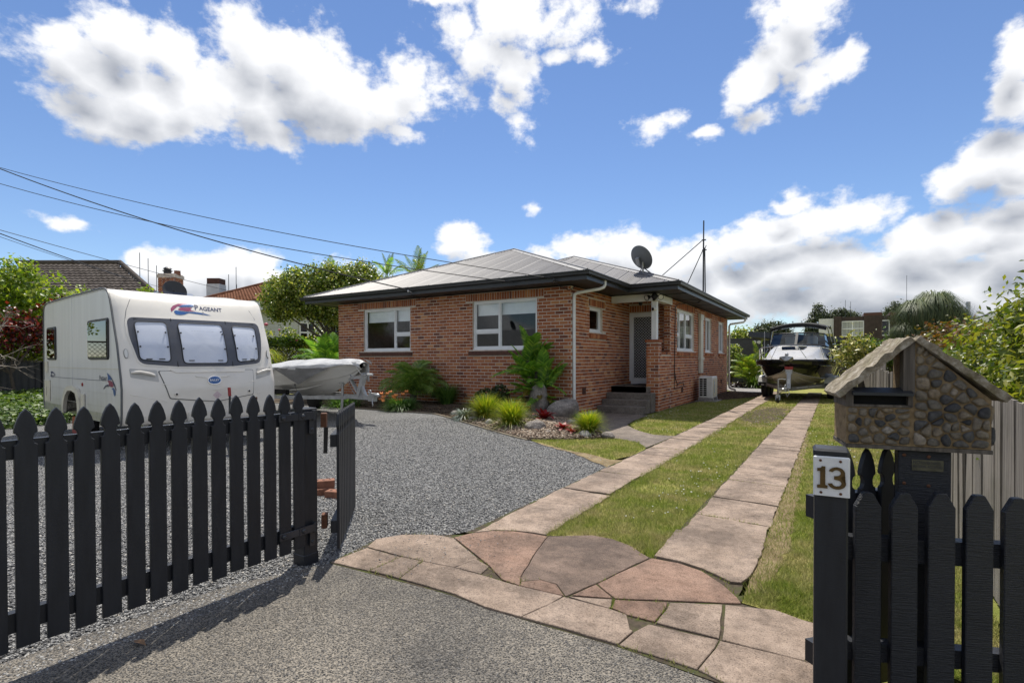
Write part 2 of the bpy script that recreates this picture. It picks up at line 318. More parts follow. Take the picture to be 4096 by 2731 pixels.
# ---------------------------------------------------------------- materials
class Mat:
    def __init__(s, name, rough=0.6, metal=0.0, spec=0.5):
        s.m = bpy.data.materials.new(name); s.m.use_nodes = True; s.nt = s.m.node_tree; s.N = s.nt.nodes; s.L = s.nt.links
        s.b = s.N['Principled BSDF']; s.out = s.N['Material Output']
        s.b.inputs['Roughness'].default_value = rough; s.b.inputs['Metallic'].default_value = metal; s.b.inputs['Specular IOR Level'].default_value = spec
        s._tc = None
    def tc(s, which='Object'):
        if s._tc is None: s._tc = s.N.new('ShaderNodeTexCoord')
        return s._tc.outputs[which]
    def pos(s): return s.N.new('ShaderNodeNewGeometry').outputs['Position']
    def mapping(s, vec, scale=(1, 1, 1), loc=(0, 0, 0)):
        n = s.N.new('ShaderNodeMapping'); n.inputs['Scale'].default_value = scale; n.inputs['Location'].default_value = loc; s.L.new(vec, n.inputs['Vector']); return n.outputs[0]
    def noise(s, vec, scale, detail=4.0, rough=0.55, out='Fac'):
        n = s.N.new('ShaderNodeTexNoise'); n.inputs['Scale'].default_value = scale; n.inputs['Detail'].default_value = detail; n.inputs['Roughness'].default_value = rough
        s.L.new(vec, n.inputs['Vector']); return n.outputs[out]
    def voro(s, vec, scale, feature='F1', out='Distance', rand=1.0):
        n = s.N.new('ShaderNodeTexVoronoi'); n.feature = feature; n.inputs['Scale'].default_value = scale; n.inputs['Randomness'].default_value = rand
        s.L.new(vec, n.inputs['Vector']); return n.outputs[out]
    def ramp(s, fac, stops):
        n = s.N.new('ShaderNodeValToRGB'); e = n.color_ramp.elements
        while len(e) < len(stops): e.new(0.5)
        for i, (p, c) in enumerate(stops): e[i].position = p; e[i].color = (*c, 1) if len(c) == 3 else c
        s.L.new(fac, n.inputs[0]); return n.outputs[0]
    def mix(s, fac, a, b, mode='MIX'):
        n = s.N.new('ShaderNodeMix'); n.data_type = 'RGBA'; n.blend_type = mode
        for k, v in (('Factor', fac), ('A', a), ('B', b)):
            i = n.inputs[k] if k == 'Factor' else [q for q in n.inputs if q.name == k and q.type == 'RGBA'][0]
            if isinstance(v, (int, float)): i.default_value = v
            elif isinstance(v, tuple): i.default_value = (*v, 1) if len(v) == 3 else v
            else: s.L.new(v, i)
        return [o for o in n.outputs if o.type == 'RGBA'][0]
    def math(s, op, a, b=None):
        n = s.N.new('ShaderNodeMath'); n.operation = op
        for i, v in enumerate((a, b)):
            if v is None: continue
            if isinstance(v, (int, float)): n.inputs[i].default_value = v
            else: s.L.new(v, n.inputs[i])
        return n.outputs[0]
    def color(s, c):
        if isinstance(c, tuple): s.b.inputs['Base Color'].default_value = (*c, 1) if len(c) == 3 else c
        else: s.L.new(c, s.b.inputs['Base Color'])
        return s
    def rough(s, r):
        if isinstance(r, (int, float)): s.b.inputs['Roughness'].default_value = r
        else: s.L.new(r, s.b.inputs['Roughness'])
        return s
    def bump(s, h, strength=0.4, dist=0.01):
        n = s.N.new('ShaderNodeBump'); n.inputs['Strength'].default_value = strength; n.inputs['Distance'].default_value = dist
        s.L.new(h, n.inputs['Height']); s.L.new(n.outputs[0], s.b.inputs['Normal']); return s
    def island(s): return s.N.new('ShaderNodeNewGeometry').outputs['Random Per Island']
    def objrand(s): return s.N.new('ShaderNodeObjectInfo').outputs['Random']
    def translucent(s, col, amount):
        t = s.N.new('ShaderNodeBsdfTranslucent'); m = s.N.new('ShaderNodeMixShader'); m.inputs[0].default_value = amount
        if isinstance(col, tuple): t.inputs[0].default_value = (*col, 1)
        else: s.L.new(col, t.inputs[0])
        s.L.new(s.b.outputs[0], m.inputs[1]); s.L.new(t.outputs[0], m.inputs[2]); s.L.new(m.outputs[0], s.out.inputs[0]); return s

def plain(name, col, rough=0.5, metal=0.0, spec=0.5, grime=0.12, scale=6.0, bump=0.0):
    """a painted or moulded surface with slight unevenness of tone and gloss"""
    m = Mat(name, rough, metal, spec); p = m.pos(); n = m.noise(p, scale, 6)
    lo = tuple(c*(1-grime) for c in col); hi = tuple(min(1, c*(1+grime*0.6)) for c in col)
    m.color(m.ramp(n, [(0.3, lo), (0.7, hi)])); m.rough(m.math('ADD', m.math('MULTIPLY', m.noise(p, scale*2.3, 4), 0.16), rough-0.08))
    if bump: m.bump(m.noise(p, 180, 3), bump, 0.002)
    return m.m

def leafmat(name, cols, trans=0.35, rough=0.42, spec=0.5, tint=1.35):
    """leaves: tone varies leaf by leaf"""
    m = Mat(name, rough, 0, spec); n = len(cols); c = m.ramp(m.island(), [((i+0.5)/n, q) for i, q in enumerate(cols)])
    big = m.noise(m.pos(), 1.3, 2); c = m.mix(0.5, c, m.ramp(big, [(0.3, (0.35, 0.35, 0.35)), (0.7, (0.75, 0.75, 0.7))]), 'OVERLAY')
    m.color(c); m.translucent(m.mix(1.0, c, (tint, tint*1.02, tint*0.45), 'MULTIPLY'), trans); return m.m

M = {}
def mats():
    # bricks: each its own tone, from plum to orange
    tones = [(0.0, (0.14, 0.06, 0.047)), (0.10, (0.235, 0.082, 0.046)), (0.3, (0.31, 0.107, 0.051)), (0.55, (0.365, 0.13, 0.059)), (0.78, (0.40, 0.150, 0.068)), (0.92, (0.44, 0.185, 0.082)), (0.98, (0.50, 0.25, 0.115))]
    for nm, src in (('brick', 'o'), ('brick_mass', 'i')):
        m = Mat(nm, 0.85, 0, 0.25); r = m.objrand() if src == 'o' else m.island(); p = m.pos()
        c = m.ramp(r, tones); c = m.mix(0.75, c, m.ramp(m.noise(p, 60, 5, 0.7), [(0.25, (0.55, 0.53, 0.52)), (0.5, (1, 1, 1)), (0.8, (1.25, 1.22, 1.18))]), 'MULTIPLY')
        c = m.mix(0.35, c, m.ramp(m.noise(p, 1.1, 3), [(0.3, (0.75, 0.72, 0.72)), (0.7, (1.1, 1.1, 1.1))]), 'MULTIPLY')
        m.color(c); m.bump(m.noise(p, 260, 4, 0.7), 0.5, 0.003); M[nm] = m.m
    m = Mat('mortar', 0.95, 0, 0.2); p = m.pos(); m.color(m.ramp(m.noise(p, 8, 6), [(0.3, (0.47, 0.40, 0.335)), (0.7, (0.65, 0.575, 0.495))])); m.bump(m.noise(p, 300, 3), 0.5, 0.003); M['mortar'] = m.m
    M['sill_brick'] = plain('sill_brick', (0.11, 0.045, 0.03), 0.7, grime=0.4, scale=14, bump=0.4)
    M['white_paint'] = plain('white_paint', (0.74, 0.75, 0.76), 0.4, grime=0.06)
    M['white_plastic'] = plain('white_plastic', (0.66, 0.66, 0.64), 0.4, grime=0.10)
    M['cream_plastic'] = plain('cream_plastic', (0.60, 0.57, 0.48), 0.45, grime=0.10)
    M['dark_trim'] = plain('dark_trim', (0.022, 0.025, 0.031), 0.38, grime=0.2)
    M['soffit'] = plain('soffit', (0.020, 0.021, 0.024), 0.5, grime=0.2)
    m = Mat('picket_paint', 0.48, 0, 0.4); p = m.pos()
    c = m.ramp(m.noise(m.mapping(p, (9, 9, 1.5)), 3, 5), [(0.3, (0.0115, 0.013, 0.0175)), (0.7, (0.0195, 0.022, 0.0285))])
    chip = m.ramp(m.noise(m.mapping(p, (1, 1, 0.45)), 21, 6, 0.7), [(0.725, (0, 0, 0)), (0.745, (1, 1, 1))])
    m.color(m.mix(m.math('MULTIPLY', chip, 0.5), c, (0.16, 0.15, 0.14))); m.bump(m.noise(m.mapping(p, (30, 30, 160)), 1.2, 4), 0.25, 0.002); M['picket_paint'] = m.m
    m = Mat('rough_picket_paint', 0.42, 0, 0.45); p = m.pos(); m.color(m.ramp(m.noise(p, 5, 5), [(0.3, (0.011, 0.0125, 0.017)), (0.7, (0.019, 0.021, 0.027))]))
    m.bump(m.noise(m.mapping(p, (12, 12, 230)), 1.0, 5, 0.7), 1.0, 0.006); M['rough_picket_paint'] = m.m
    # weathered timber, grain along z
    for nm, lo, hi in (('paling', (0.10, 0.088, 0.078), (0.36, 0.33, 0.30)), ('old_timber', (0.055, 0.048, 0.042), (0.17, 0.15, 0.13))):
        m = Mat(nm, 0.85, 0, 0.25); p = m.pos(); st = m.noise(m.mapping(p, (60, 60, 2.0)), 1.0, 6, 0.65)
        c = m.ramp(st, [(0.3, lo), (0.72, hi)]); c = m.mix(0.6, c, m.ramp(m.objrand(), [(0, (0.6, 0.6, 0.6)), (1, (1.15, 1.12, 1.05))]), 'MULTIPLY')
        c = m.mix(m.math('MULTIPLY', m.ramp(m.noise(p, 3.0, 4), [(0.5, (0, 0, 0)), (0.75, (1, 1, 1))]), 0.5), c, (0.09, 0.085, 0.06)); m.color(c); m.bump(st, 0.6, 0.006); M[nm] = m.m
    # roof: galvanised corrugated iron gone dull
    m = Mat('roof_iron', 0.55, 0.1, 0.4); p = m.pos(); c = m.ramp(m.noise(m.mapping(p, (9.0, 0.30, 0.30)), 1.0, 6, 0.65), [(0.3, (0.125, 0.122, 0.126)), (0.7, (0.205, 0.20, 0.204))])
    c = m.mix(0.5, c, m.ramp(m.noise(p, 7, 6, 0.7), [(0.3, (0.72, 0.7, 0.68)), (0.6, (1.08, 1.07, 1.06))]), 'MULTIPLY'); m.color(c); M['roof_iron'] = m.m
    M['flashing'] = plain('flashing', (0.16, 0.16, 0.168), 0.6, 0.1, grime=0.15)
    # glass: clear with a faint sky mirror
    def glass(nm, tint, ior=1.5):
        m = Mat(nm, 0.02); fr = m.N.new('ShaderNodeFresnel'); fr.inputs['IOR'].default_value = ior
        t = m.N.new('ShaderNodeBsdfTransparent'); t.inputs[0].default_value = (*tint, 1); g = m.N.new('ShaderNodeBsdfGlossy'); g.inputs['Roughness'].default_value = 0.015
        g.inputs['Color'].default_value = (0.95, 0.97, 1, 1)
        mx = m.N.new('ShaderNodeMixShader'); bf = m.N.new('ShaderNodeNewGeometry').outputs['Backfacing']; f = m.math('MULTIPLY', m.math('MULTIPLY', fr.outputs[0], 1.15), m.math('SUBTRACT', 1.0, bf)); m.L.new(f, mx.inputs[0]); m.L.new(t.outputs[0], mx.inputs[1]); m.L.new(g.outputs[0], mx.inputs[2]); m.L.new(mx.outputs[0], m.out.inputs[0]); return m.m
    M['glass'] = glass('glass', (0.95, 0.97, 0.98)); M['tint_glass'] = glass('tint_glass', (0.33, 0.42, 0.50), 1.45); M['black_glass'] = glass('black_glass', (0.03, 0.035, 0.04), 1.5)
    M['acrylic'] = glass('acrylic', (0.88, 0.90, 0.95), 1.42)
    M['blind'] = plain('blind', (0.86, 0.87, 0.86), 0.8, grime=0.05, bump=0.1)
    M['net'] = plain('net', (0.70, 0.72, 0.76), 0.85, grime=0.04, scale=3)
    M['gelcoat'] = plain('gelcoat', (0.72, 0.685, 0.63), 0.22, grime=0.05, scale=2.5)
    m = Mat('alloy_side', 0.34, 0, 0.5); p = m.pos(); c = m.ramp(m.noise(m.mapping(p, (5, 5, 0.5)), 1.2, 6, 0.6), [(0.3, (0.57, 0.575, 0.57)), (0.65, (0.66, 0.665, 0.665))])
    z = m.N.new('ShaderNodeSeparateXYZ'); m.L.new(m.tc('Object'), z.inputs[0]); dirt = m.math('MULTIPLY', m.ramp(z.outputs['Z'], [(0.0, (1, 1, 1)), (0.55, (0, 0, 0))]), m.noise(p, 5, 5))
    m.color(m.mix(dirt, c, (0.36, 0.33, 0.26))); M['alloy_side'] = m.m
    M['grey_seal'] = plain('grey_seal', (0.10, 0.105, 0.11), 0.5); M['black_plastic'] = plain('black_plastic', (0.012, 0.013, 0.016), 0.5, grime=0.2)
    M['window_surround'] = plain('window_surround', (0.065, 0.07, 0.088), 0.22, grime=0.1)
    M['rubber'] = plain('rubber', (0.012, 0.012, 0.013), 0.75, grime=0.3, scale=20)
    M['chrome'] = plain('chrome', (0.72, 0.72, 0.72), 0.12, 1.0, grime=0.03); M['galv'] = plain('galv', (0.42, 0.43, 0.44), 0.42, 0.75, grime=0.22, scale=9); M['white_galv'] = plain('white_galv', (0.40, 0.41, 0.42), 0.5, 0.45, grime=0.25, scale=12)
    M['logo_blue'] = plain('logo_blue', (0.01, 0.09, 0.30), 0.3); M['logo_red'] = plain('logo_red', (0.24, 0.025, 0.10), 0.3); M['logo_navy'] = plain('logo_navy', (0.012, 0.025, 0.10), 0.3); M['logo_grey'] = plain('logo_grey', (0.32, 0.32, 0.32), 0.4)
    M['red_plastic'] = plain('red_plastic', (0.28, 0.02, 0.02), 0.35); M['rust'] = plain('rust', (0.12, 0.05, 0.025), 0.8, 0.2, grime=0.4, scale=30); M['blue_roller'] = plain('blue_roller', (0.01, 0.06, 0.22), 0.4)
    M['boat_white'] = plain('boat_white', (0.64, 0.63, 0.60), 0.25, grime=0.06, scale=2); M['boat_cream'] = plain('boat_cream', (0.50, 0.46, 0.38), 0.2, grime=0.08, scale=2); M['boat_black'] = plain('boat_black', (0.008, 0.008, 0.009), 0.08, grime=0.1)
    M['deck'] = plain('deck', (0.47, 0.47, 0.475), 0.25, grime=0.05); M['canvas_black'] = plain('canvas_black', (0.012, 0.013, 0.016), 0.75, grime=0.2, bump=0.2)
    m = Mat('tarp', 0.42, 0, 0.5); p = m.pos(); w = m.noise(m.mapping(p, (2.2, 2.2, 5)), 1.4, 5, 0.6); m.color(m.ramp(w, [(0.3, (0.34, 0.345, 0.35)), (0.7, (0.50, 0.505, 0.51))])); m.bump(w, 0.5, 0.06); M['tarp'] = m.m
    M['dish_grey'] = plain('dish_grey', (0.13, 0.14, 0.15), 0.55, 0.2)
    M['dark_metal'] = plain('dark_metal', (0.05, 0.05, 0.055), 0.5, 0.6)
    # concrete: pinkish, stained, gritty
    def conc(nm, lo, hi, stain=0.6, blot=(0.10, 0.085, 0.078)):
        m = Mat(nm, 0.9, 0, 0.25); p = m.pos(); c = m.ramp(m.noise(p, 3.2, 7, 0.62), [(0.28, lo), (0.72, hi)])
        c = m.mix(0.55, c, m.ramp(m.objrand(), [(0, (0.86, 0.85, 0.84)), (1, (1.10, 1.08, 1.06))]), 'MULTIPLY')
        st = m.ramp(m.noise(m.mapping(p, (1, 1, 1), (7, 3, 1)), 1.7, 8, 0.74), [(0.44, (0, 0, 0)), (0.62, (1, 1, 1))]); c = m.mix(m.math('MULTIPLY', st, stain), c, blot)
        c = m.mix(0.85, c, m.ramp(m.noise(p, 17, 6, 0.72), [(0.30, (0.62, 0.60, 0.58)), (0.5, (1, 1, 1)), (0.72, (1.22, 1.2, 1.18))]), 'MULTIPLY'); sp = m.ramp(m.noise(p, 105, 3, 0.85), [(0.36, (0.30, 0.28, 0.27)), (0.46, (0.92, 0.92, 0.92)), (0.62, (1.0, 1.0, 1.0)), (0.72, (1.55, 1.53, 1.5))]); c = m.mix(0.95, c, sp, 'MULTIPLY')
        m.color(c); m.bump(m.math('ADD', m.noise(p, 110, 5, 0.75), m.math('MULTIPLY', m.noise(p, 14, 5), 1.2)), 0.9, 0.010); M[nm] = m.m
    conc('slab', (0.275, 0.21, 0.165), (0.41, 0.325, 0.265), 0.7, (0.115, 0.09, 0.075)); conc('slab_red', (0.235, 0.15, 0.112), (0.345, 0.235, 0.182), 0.7, (0.125, 0.088, 0.07)); conc('slab_dark', (0.17, 0.125, 0.10), (0.29, 0.215, 0.175), 0.7, (0.09, 0.07, 0.06))
    conc('step_concrete', (0.16, 0.14, 0.12), (0.27, 0.24, 0.21), 0.5, (0.09, 0.08, 0.07)); conc('path_concrete', (0.19, 0.16, 0.135), (0.29, 0.245, 0.21), 0.5, (0.09, 0.08, 0.075)); conc('grey_concrete', (0.26, 0.25, 0.24), (0.36, 0.35, 0.34), 0.3)
    # gravel bed and loose chips
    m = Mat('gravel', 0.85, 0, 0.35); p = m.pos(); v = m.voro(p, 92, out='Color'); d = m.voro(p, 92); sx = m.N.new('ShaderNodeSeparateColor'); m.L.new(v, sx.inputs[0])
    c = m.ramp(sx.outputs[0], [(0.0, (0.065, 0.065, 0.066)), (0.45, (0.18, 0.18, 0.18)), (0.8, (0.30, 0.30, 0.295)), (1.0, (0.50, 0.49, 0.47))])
    c = m.mix(0.8, c, m.ramp(d, [(0.0, (1.15, 1.15, 1.15)), (0.55, (0.92, 0.92, 0.92)), (0.9, (0.55, 0.55, 0.55))]), 'MULTIPLY')  # gaps between stones darkened in the colour: dirt plus painted shade
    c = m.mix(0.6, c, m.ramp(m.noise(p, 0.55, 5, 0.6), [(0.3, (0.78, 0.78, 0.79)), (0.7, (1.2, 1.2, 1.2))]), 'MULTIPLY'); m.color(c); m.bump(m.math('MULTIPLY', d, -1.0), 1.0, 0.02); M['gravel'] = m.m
    m = Mat('chips', 0.8, 0, 0.4); r = m.island(); m.color(m.ramp(r, [(0.0, (0.055, 0.055, 0.057)), (0.4, (0.15, 0.15, 0.152)), (0.72, (0.26, 0.26, 0.26)), (0.93, (0.41, 0.405, 0.39)), (1.0, (0.55, 0.50, 0.43))])); M['chips'] = m.m
    m = Mat('road', 0.85, 0, 0.35); p = m.pos(); v = m.voro(p, 118, out='Color'); d = m.voro(p, 118); sx = m.N.new('ShaderNodeSeparateColor'); m.L.new(v, sx.inputs[0])
    c = m.ramp(sx.outputs[0], [(0.0, (0.025, 0.025, 0.025)), (0.4, (0.06, 0.057, 0.054)), (0.75, (0.115, 0.108, 0.10)), (1.0, (0.20, 0.185, 0.165))])
    e = m.ramp(m.math('ADD', d, m.math('MULTIPLY', m.noise(p, 160, 3), 0.35)), [(0.55, (0, 0, 0)), (0.8, (1, 1, 1))]); pale = m.ramp(m.noise(p, 1.1, 6, 0.65), [(0.36, (0.08, 0.08, 0.08)), (0.64, (0.80, 0.80, 0.80))])
    c = m.mix(m.math('MULTIPLY', e, pale), c, (0.34, 0.30, 0.245)); m.color(c); m.bump(m.math('MULTIPLY', d, -1.0), 1.0, 0.012); M['road'] = m.m
    m = Mat('road_chips', 0.75, 0, 0.4); m.color(m.ramp(m.island(), [(0.0, (0.035, 0.036, 0.04)), (0.5, (0.08, 0.08, 0.084)), (0.85, (0.15, 0.148, 0.145)), (1.0, (0.30, 0.28, 0.25))])); M['road_chips'] = m.m
    m = Mat('soil', 0.95, 0, 0.2); p = m.pos(); m.color(m.ramp(m.noise(p, 9, 8, 0.7), [(0.3, (0.035, 0.026, 0.02)), (0.7, (0.12, 0.09, 0.065))])); m.bump(m.noise(p, 40, 6, 0.75), 0.8, 0.03); M['soil'] = m.m
    m = Mat('joint_soil', 0.95, 0, 0.2); p = m.pos(); m.color(m.mix(m.ramp(m.noise(p, 6, 5, 0.7), [(0.45, (0, 0, 0)), (0.6, (1, 1, 1))]), m.ramp(m.noise(p, 40, 6, 0.7), [(0.3, (0.03, 0.024, 0.018)), (0.7, (0.09, 0.07, 0.05))]), (0.055, 0.065, 0.018))); M['joint_soil'] = m.m
    m = Mat('pebble', 0.85, 0, 0.3); m.color(m.ramp(m.island(), [(0.0, (0.08, 0.055, 0.04)), (0.4, (0.22, 0.16, 0.115)), (0.75, (0.36, 0.28, 0.21)), (1.0, (0.52, 0.45, 0.37))])); M['pebble'] = m.m
    m = Mat('turf', 0.95, 0, 0.2); p = m.pos(); g = m.ramp(m.noise(p, 1.6, 7, 0.68), [(0.3, (0.16, 0.19, 0.04)), (0.5, (0.25, 0.25, 0.065)), (0.68, (0.40, 0.33, 0.15))]); g = m.mix(0.6, g, m.ramp(m.noise(p, 70, 4, 0.7), [(0.3, (0.55, 0.55, 0.5)), (0.7, (1.3, 1.3, 1.2))]), 'MULTIPLY'); m.color(g); m.bump(m.noise(p, 120, 4, 0.7), 0.8, 0.02); M['turf'] = m.m
    m = Mat('dry_turf', 0.95, 0, 0.2); p = m.pos(); g = m.ramp(m.noise(p, 6, 7, 0.7), [(0.3, (0.13, 0.095, 0.05)), (0.7, (0.31, 0.24, 0.14))]); m.color(g); m.bump(m.noise(p, 90, 4, 0.7), 0.8, 0.02); M['dry_turf'] = m.m
    m = Mat('grass_blade', 0.6, 0, 0.3); sz = m.N.new('ShaderNodeNewGeometry'); p = sz.outputs['Position']; pat = m.noise(p, 1.6, 7, 0.68)
    gr = m.ramp(m.island(), [(0.0, (0.12, 0.18, 0.022)), (0.5, (0.21, 0.27, 0.038)), (1.0, (0.31, 0.34, 0.065))]); dr = m.ramp(m.island(), [(0.0, (0.26, 0.24, 0.09)), (0.6, (0.40, 0.35, 0.16)), (1.0, (0.52, 0.45, 0.24))])
    pat2 = m.math('ADD', m.math('MULTIPLY', pat, 0.6), m.math('MULTIPLY', m.noise(p, 7.0, 5, 0.7), 0.4)); c = m.mix(m.ramp(pat2, [(0.44, (0.04, 0.04, 0.04)), (0.60, (0.95, 0.95, 0.95))]), gr, dr); m.color(c); m.translucent(c, 0.45); M['grass_blade'] = m.m
    M['daisy'] = plain('daisy', (0.75, 0.75, 0.72), 0.7)
    # mailbox stonework
    m = Mat('cobble', 0.7, 0, 0.35); p = m.pos(); r = m.objrand(); c = m.ramp(r, [(0.0, (0.05, 0.052, 0.058)), (0.18, (0.11, 0.108, 0.105)), (0.4, (0.19, 0.17, 0.14)), (0.7, (0.25, 0.21, 0.155)), (0.9, (0.30, 0.235, 0.16)), (0.97, (0.38, 0.34, 0.29)), (1.0, (0.48, 0.45, 0.40))])
    c = m.mix(0.8, c, m.ramp(m.noise(p, 48, 8, 0.75), [(0.32, (0.35, 0.35, 0.37)), (0.55, (1, 1, 1)), (0.75, (1.5, 1.45, 1.35))]), 'MULTIPLY'); m.color(c); m.bump(m.noise(p, 60, 8, 0.75), 1.0, 0.014); M['cobble'] = m.m
    m = Mat('stone_mortar', 0.95, 0, 0.2); p = m.pos(); m.color(m.ramp(m.noise(p, 30, 7, 0.7), [(0.3, (0.17, 0.12, 0.065)), (0.7, (0.42, 0.31, 0.18))])); m.bump(m.noise(p, 120, 6, 0.8), 0.9, 0.012); M['stone_mortar'] = m.m
    m = Mat('mossy_tile', 0.9, 0, 0.25); p = m.pos(); c = m.ramp(m.noise(p, 22, 7, 0.7), [(0.3, (0.10, 0.08, 0.055)), (0.5, (0.27, 0.23, 0.17)), (0.68, (0.52, 0.48, 0.41))]); c = m.mix(m.ramp(m.noise(p, 10, 5, 0.7), [(0.5, (0, 0, 0)), (0.68, (0.75, 0.75, 0.75))]), c, (0.115, 0.10, 0.03)); m.color(c); m.bump(m.noise(p, 70, 7, 0.75), 0.9, 0.012); M['mossy_tile'] = m.m
    m = Mat('boulder', 0.9, 0, 0.25); p = m.pos(); c = m.ramp(m.noise(p, 7, 8, 0.7), [(0.3, (0.09, 0.08, 0.075)), (0.7, (0.30, 0.265, 0.24))]); li = m.ramp(m.noise(p, 26, 6, 0.75), [(0.54, (0, 0, 0)), (0.64, (1, 1, 1))]); m.color(m.mix(m.math('MULTIPLY', li, 0.7), c, (0.50, 0.47, 0.43))); m.bump(m.noise(p, 45, 7, 0.75), 0.8, 0.02); M['boulder'] = m.m
    M['pale_rock'] = plain('pale_rock', (0.33, 0.31, 0.29), 0.9, grime=0.4, scale=14, bump=0.5)
    # leaves
    M['leaf_maple'] = leafmat('leaf_maple', [(0.09, 0.16, 0.014), (0.16, 0.25, 0.022), (0.25, 0.33, 0.03), (0.33, 0.38, 0.05)], 0.45)
    M['leaf_red'] = leafmat('leaf_red', [(0.045, 0.008, 0.012), (0.10, 0.012, 0.016), (0.22, 0.025, 0.015)], 0.35, tint=1.2)
    M['leaf_camellia'] = leafmat('leaf_camellia', [(0.07, 0.12, 0.02), (0.13, 0.19, 0.03), (0.22, 0.27, 0.05), (0.36, 0.36, 0.11)], 0.48, 0.33)
    M['leaf_bright'] = leafmat('leaf_bright', [(0.04, 0.08, 0.012), (0.075, 0.14, 0.018), (0.13, 0.20, 0.03)], 0.35, 0.35)
    M['leaf_gloss'] = leafmat('leaf_gloss', [(0.05, 0.08, 0.012), (0.10, 0.14, 0.018), (0.17, 0.20, 0.026), (0.26, 0.26, 0.04)], 0.4, 0.4)
    M['leaf_rust'] = leafmat('leaf_rust', [(0.05, 0.05, 0.012), (0.13, 0.06, 0.015), (0.20, 0.085, 0.02), (0.10, 0.10, 0.02)], 0.3, 0.4)
    M['leaf_dark'] = leafmat('leaf_dark', [(0.02, 0.042, 0.014), (0.04, 0.07, 0.02), (0.07, 0.10, 0.03)], 0.2, 0.5)
    M['leaf_far'] = leafmat('leaf_far', [(0.03, 0.045, 0.02), (0.05, 0.068, 0.03), (0.08, 0.10, 0.05)], 0.2, 0.6)
    M['leaf_cream'] = leafmat('leaf_cream', [(0.10, 0.14, 0.03), (0.28, 0.28, 0.07), (0.48, 0.43, 0.17)], 0.3, 0.4)
    M['leaf_cover'] = leafmat('leaf_cover', [(0.04, 0.085, 0.013), (0.075, 0.14, 0.02), (0.13, 0.19, 0.035)], 0.35, 0.5)
    M['leaf_purple'] = leafmat('leaf_purple', [(0.03, 0.015, 0.022), (0.07, 0.035, 0.05)], 0.2, 0.4, tint=1.1)
    M['frond'] = leafmat('frond', [(0.09, 0.20, 0.03), (0.16, 0.32, 0.05), (0.30, 0.45, 0.07)], 0.45, 0.32)
    M['frond_feather'] = leafmat('frond_feather', [(0.11, 0.20, 0.045), (0.19, 0.30, 0.07), (0.33, 0.42, 0.12)], 0.45, 0.4)
    M['frond_pony'] = leafmat('frond_pony', [(0.035, 0.06, 0.02), (0.06, 0.09, 0.03), (0.11, 0.13, 0.05)], 0.25, 0.55)
    M['frond_lime'] = leafmat('frond_lime', [(0.07, 0.13, 0.015), (0.15, 0.22, 0.025), (0.28, 0.30, 0.04)], 0.4, 0.35)
    M['frond_yellow'] = leafmat('frond_yellow', [(0.18, 0.13, 0.02), (0.26, 0.20, 0.03)], 0.35, 0.45)
    M['tussock'] = leafmat('tussock', [(0.09, 0.17, 0.012), (0.17, 0.26, 0.016), (0.28, 0.35, 0.022), (0.40, 0.36, 0.04)], 0.4, 0.4)
    M['mondo'] = leafmat('mondo', [(0.04, 0.10, 0.022), (0.075, 0.16, 0.034), (0.13, 0.23, 0.05)], 0.3, 0.4)
    M['silver_leaf'] = leafmat('silver_leaf', [(0.10, 0.14, 0.12), (0.18, 0.23, 0.20), (0.28, 0.33, 0.31)], 0.2, 0.4, tint=1.0)
    M['bromeliad'] = leafmat('bromeliad', [(0.09, 0.008, 0.012), (0.20, 0.012, 0.018), (0.36, 0.02, 0.025)], 0.35, 0.5, tint=1.15)
    M['bark'] = plain('bark', (0.085, 0.07, 0.055), 0.9, grime=0.4, scale=12, bump=0.5); M['pale_bark'] = plain('pale_bark', (0.30, 0.26, 0.22), 0.85, grime=0.3, scale=14)
    M['petal_pink'] = plain('petal_pink', (0.62, 0.12, 0.20), 0.5); M['petal_orange'] = plain('petal_orange', (0.85, 0.30, 0.08), 0.5)
    # neighbours
    m = Mat('dark_tile', 0.95, 0, 0.1); p = m.pos(); m.color(m.ramp(m.noise(p, 2.5, 6, 0.7), [(0.3, (0.05, 0.042, 0.038)), (0.7, (0.115, 0.10, 0.092))])); M['dark_tile'] = m.m
    m = Mat('orange_tile', 0.95, 0, 0.1); p = m.pos(); m.color(m.ramp(m.noise(p, 2.5, 6, 0.7), [(0.3, (0.13, 0.058, 0.034)), (0.7, (0.24, 0.115, 0.07))])); M['orange_tile'] = m.m
    M['weatherboard'] = plain('weatherboard', (0.60, 0.61, 0.60), 0.55, grime=0.08); M['stucco_white'] = plain('stucco_white', (0.60, 0.60, 0.60), 0.85, grime=0.1); M['stucco_tan'] = plain('stucco_tan', (0.32, 0.31, 0.27), 0.8)
    M['dark_colorsteel'] = plain('dark_colorsteel', (0.028, 0.031, 0.036), 0.45, grime=0.15); M['brown_clad'] = plain('brown_clad', (0.050, 0.032, 0.026), 0.7, grime=0.35, scale=3); M['garage_blue'] = plain('garage_blue', (0.035, 0.041, 0.055), 0.6, grime=0.15); M['grey_block'] = plain('grey_block', (0.075, 0.073, 0.072), 0.8, grime=0.15)
    M['wire'] = plain('wire', (0.01, 0.01, 0.012), 0.5); M['curtain'] = plain('curtain', (0.45, 0.43, 0.38), 0.85)
    M['number_white'] = plain('number_white', (0.70, 0.71, 0.72), 0.35, grime=0.10, scale=25); M['brass'] = plain('brass', (0.10, 0.058, 0.014), 0.5, 0.3, grime=0.3, scale=30); M['worn_sign'] = plain('worn_sign', (0.09, 0.085, 0.055), 0.55, 0.3, grime=0.4, scale=30)
    M['hinge_paint'] = plain('hinge_paint', (0.030, 0.033, 0.042), 0.35, grime=0.3)
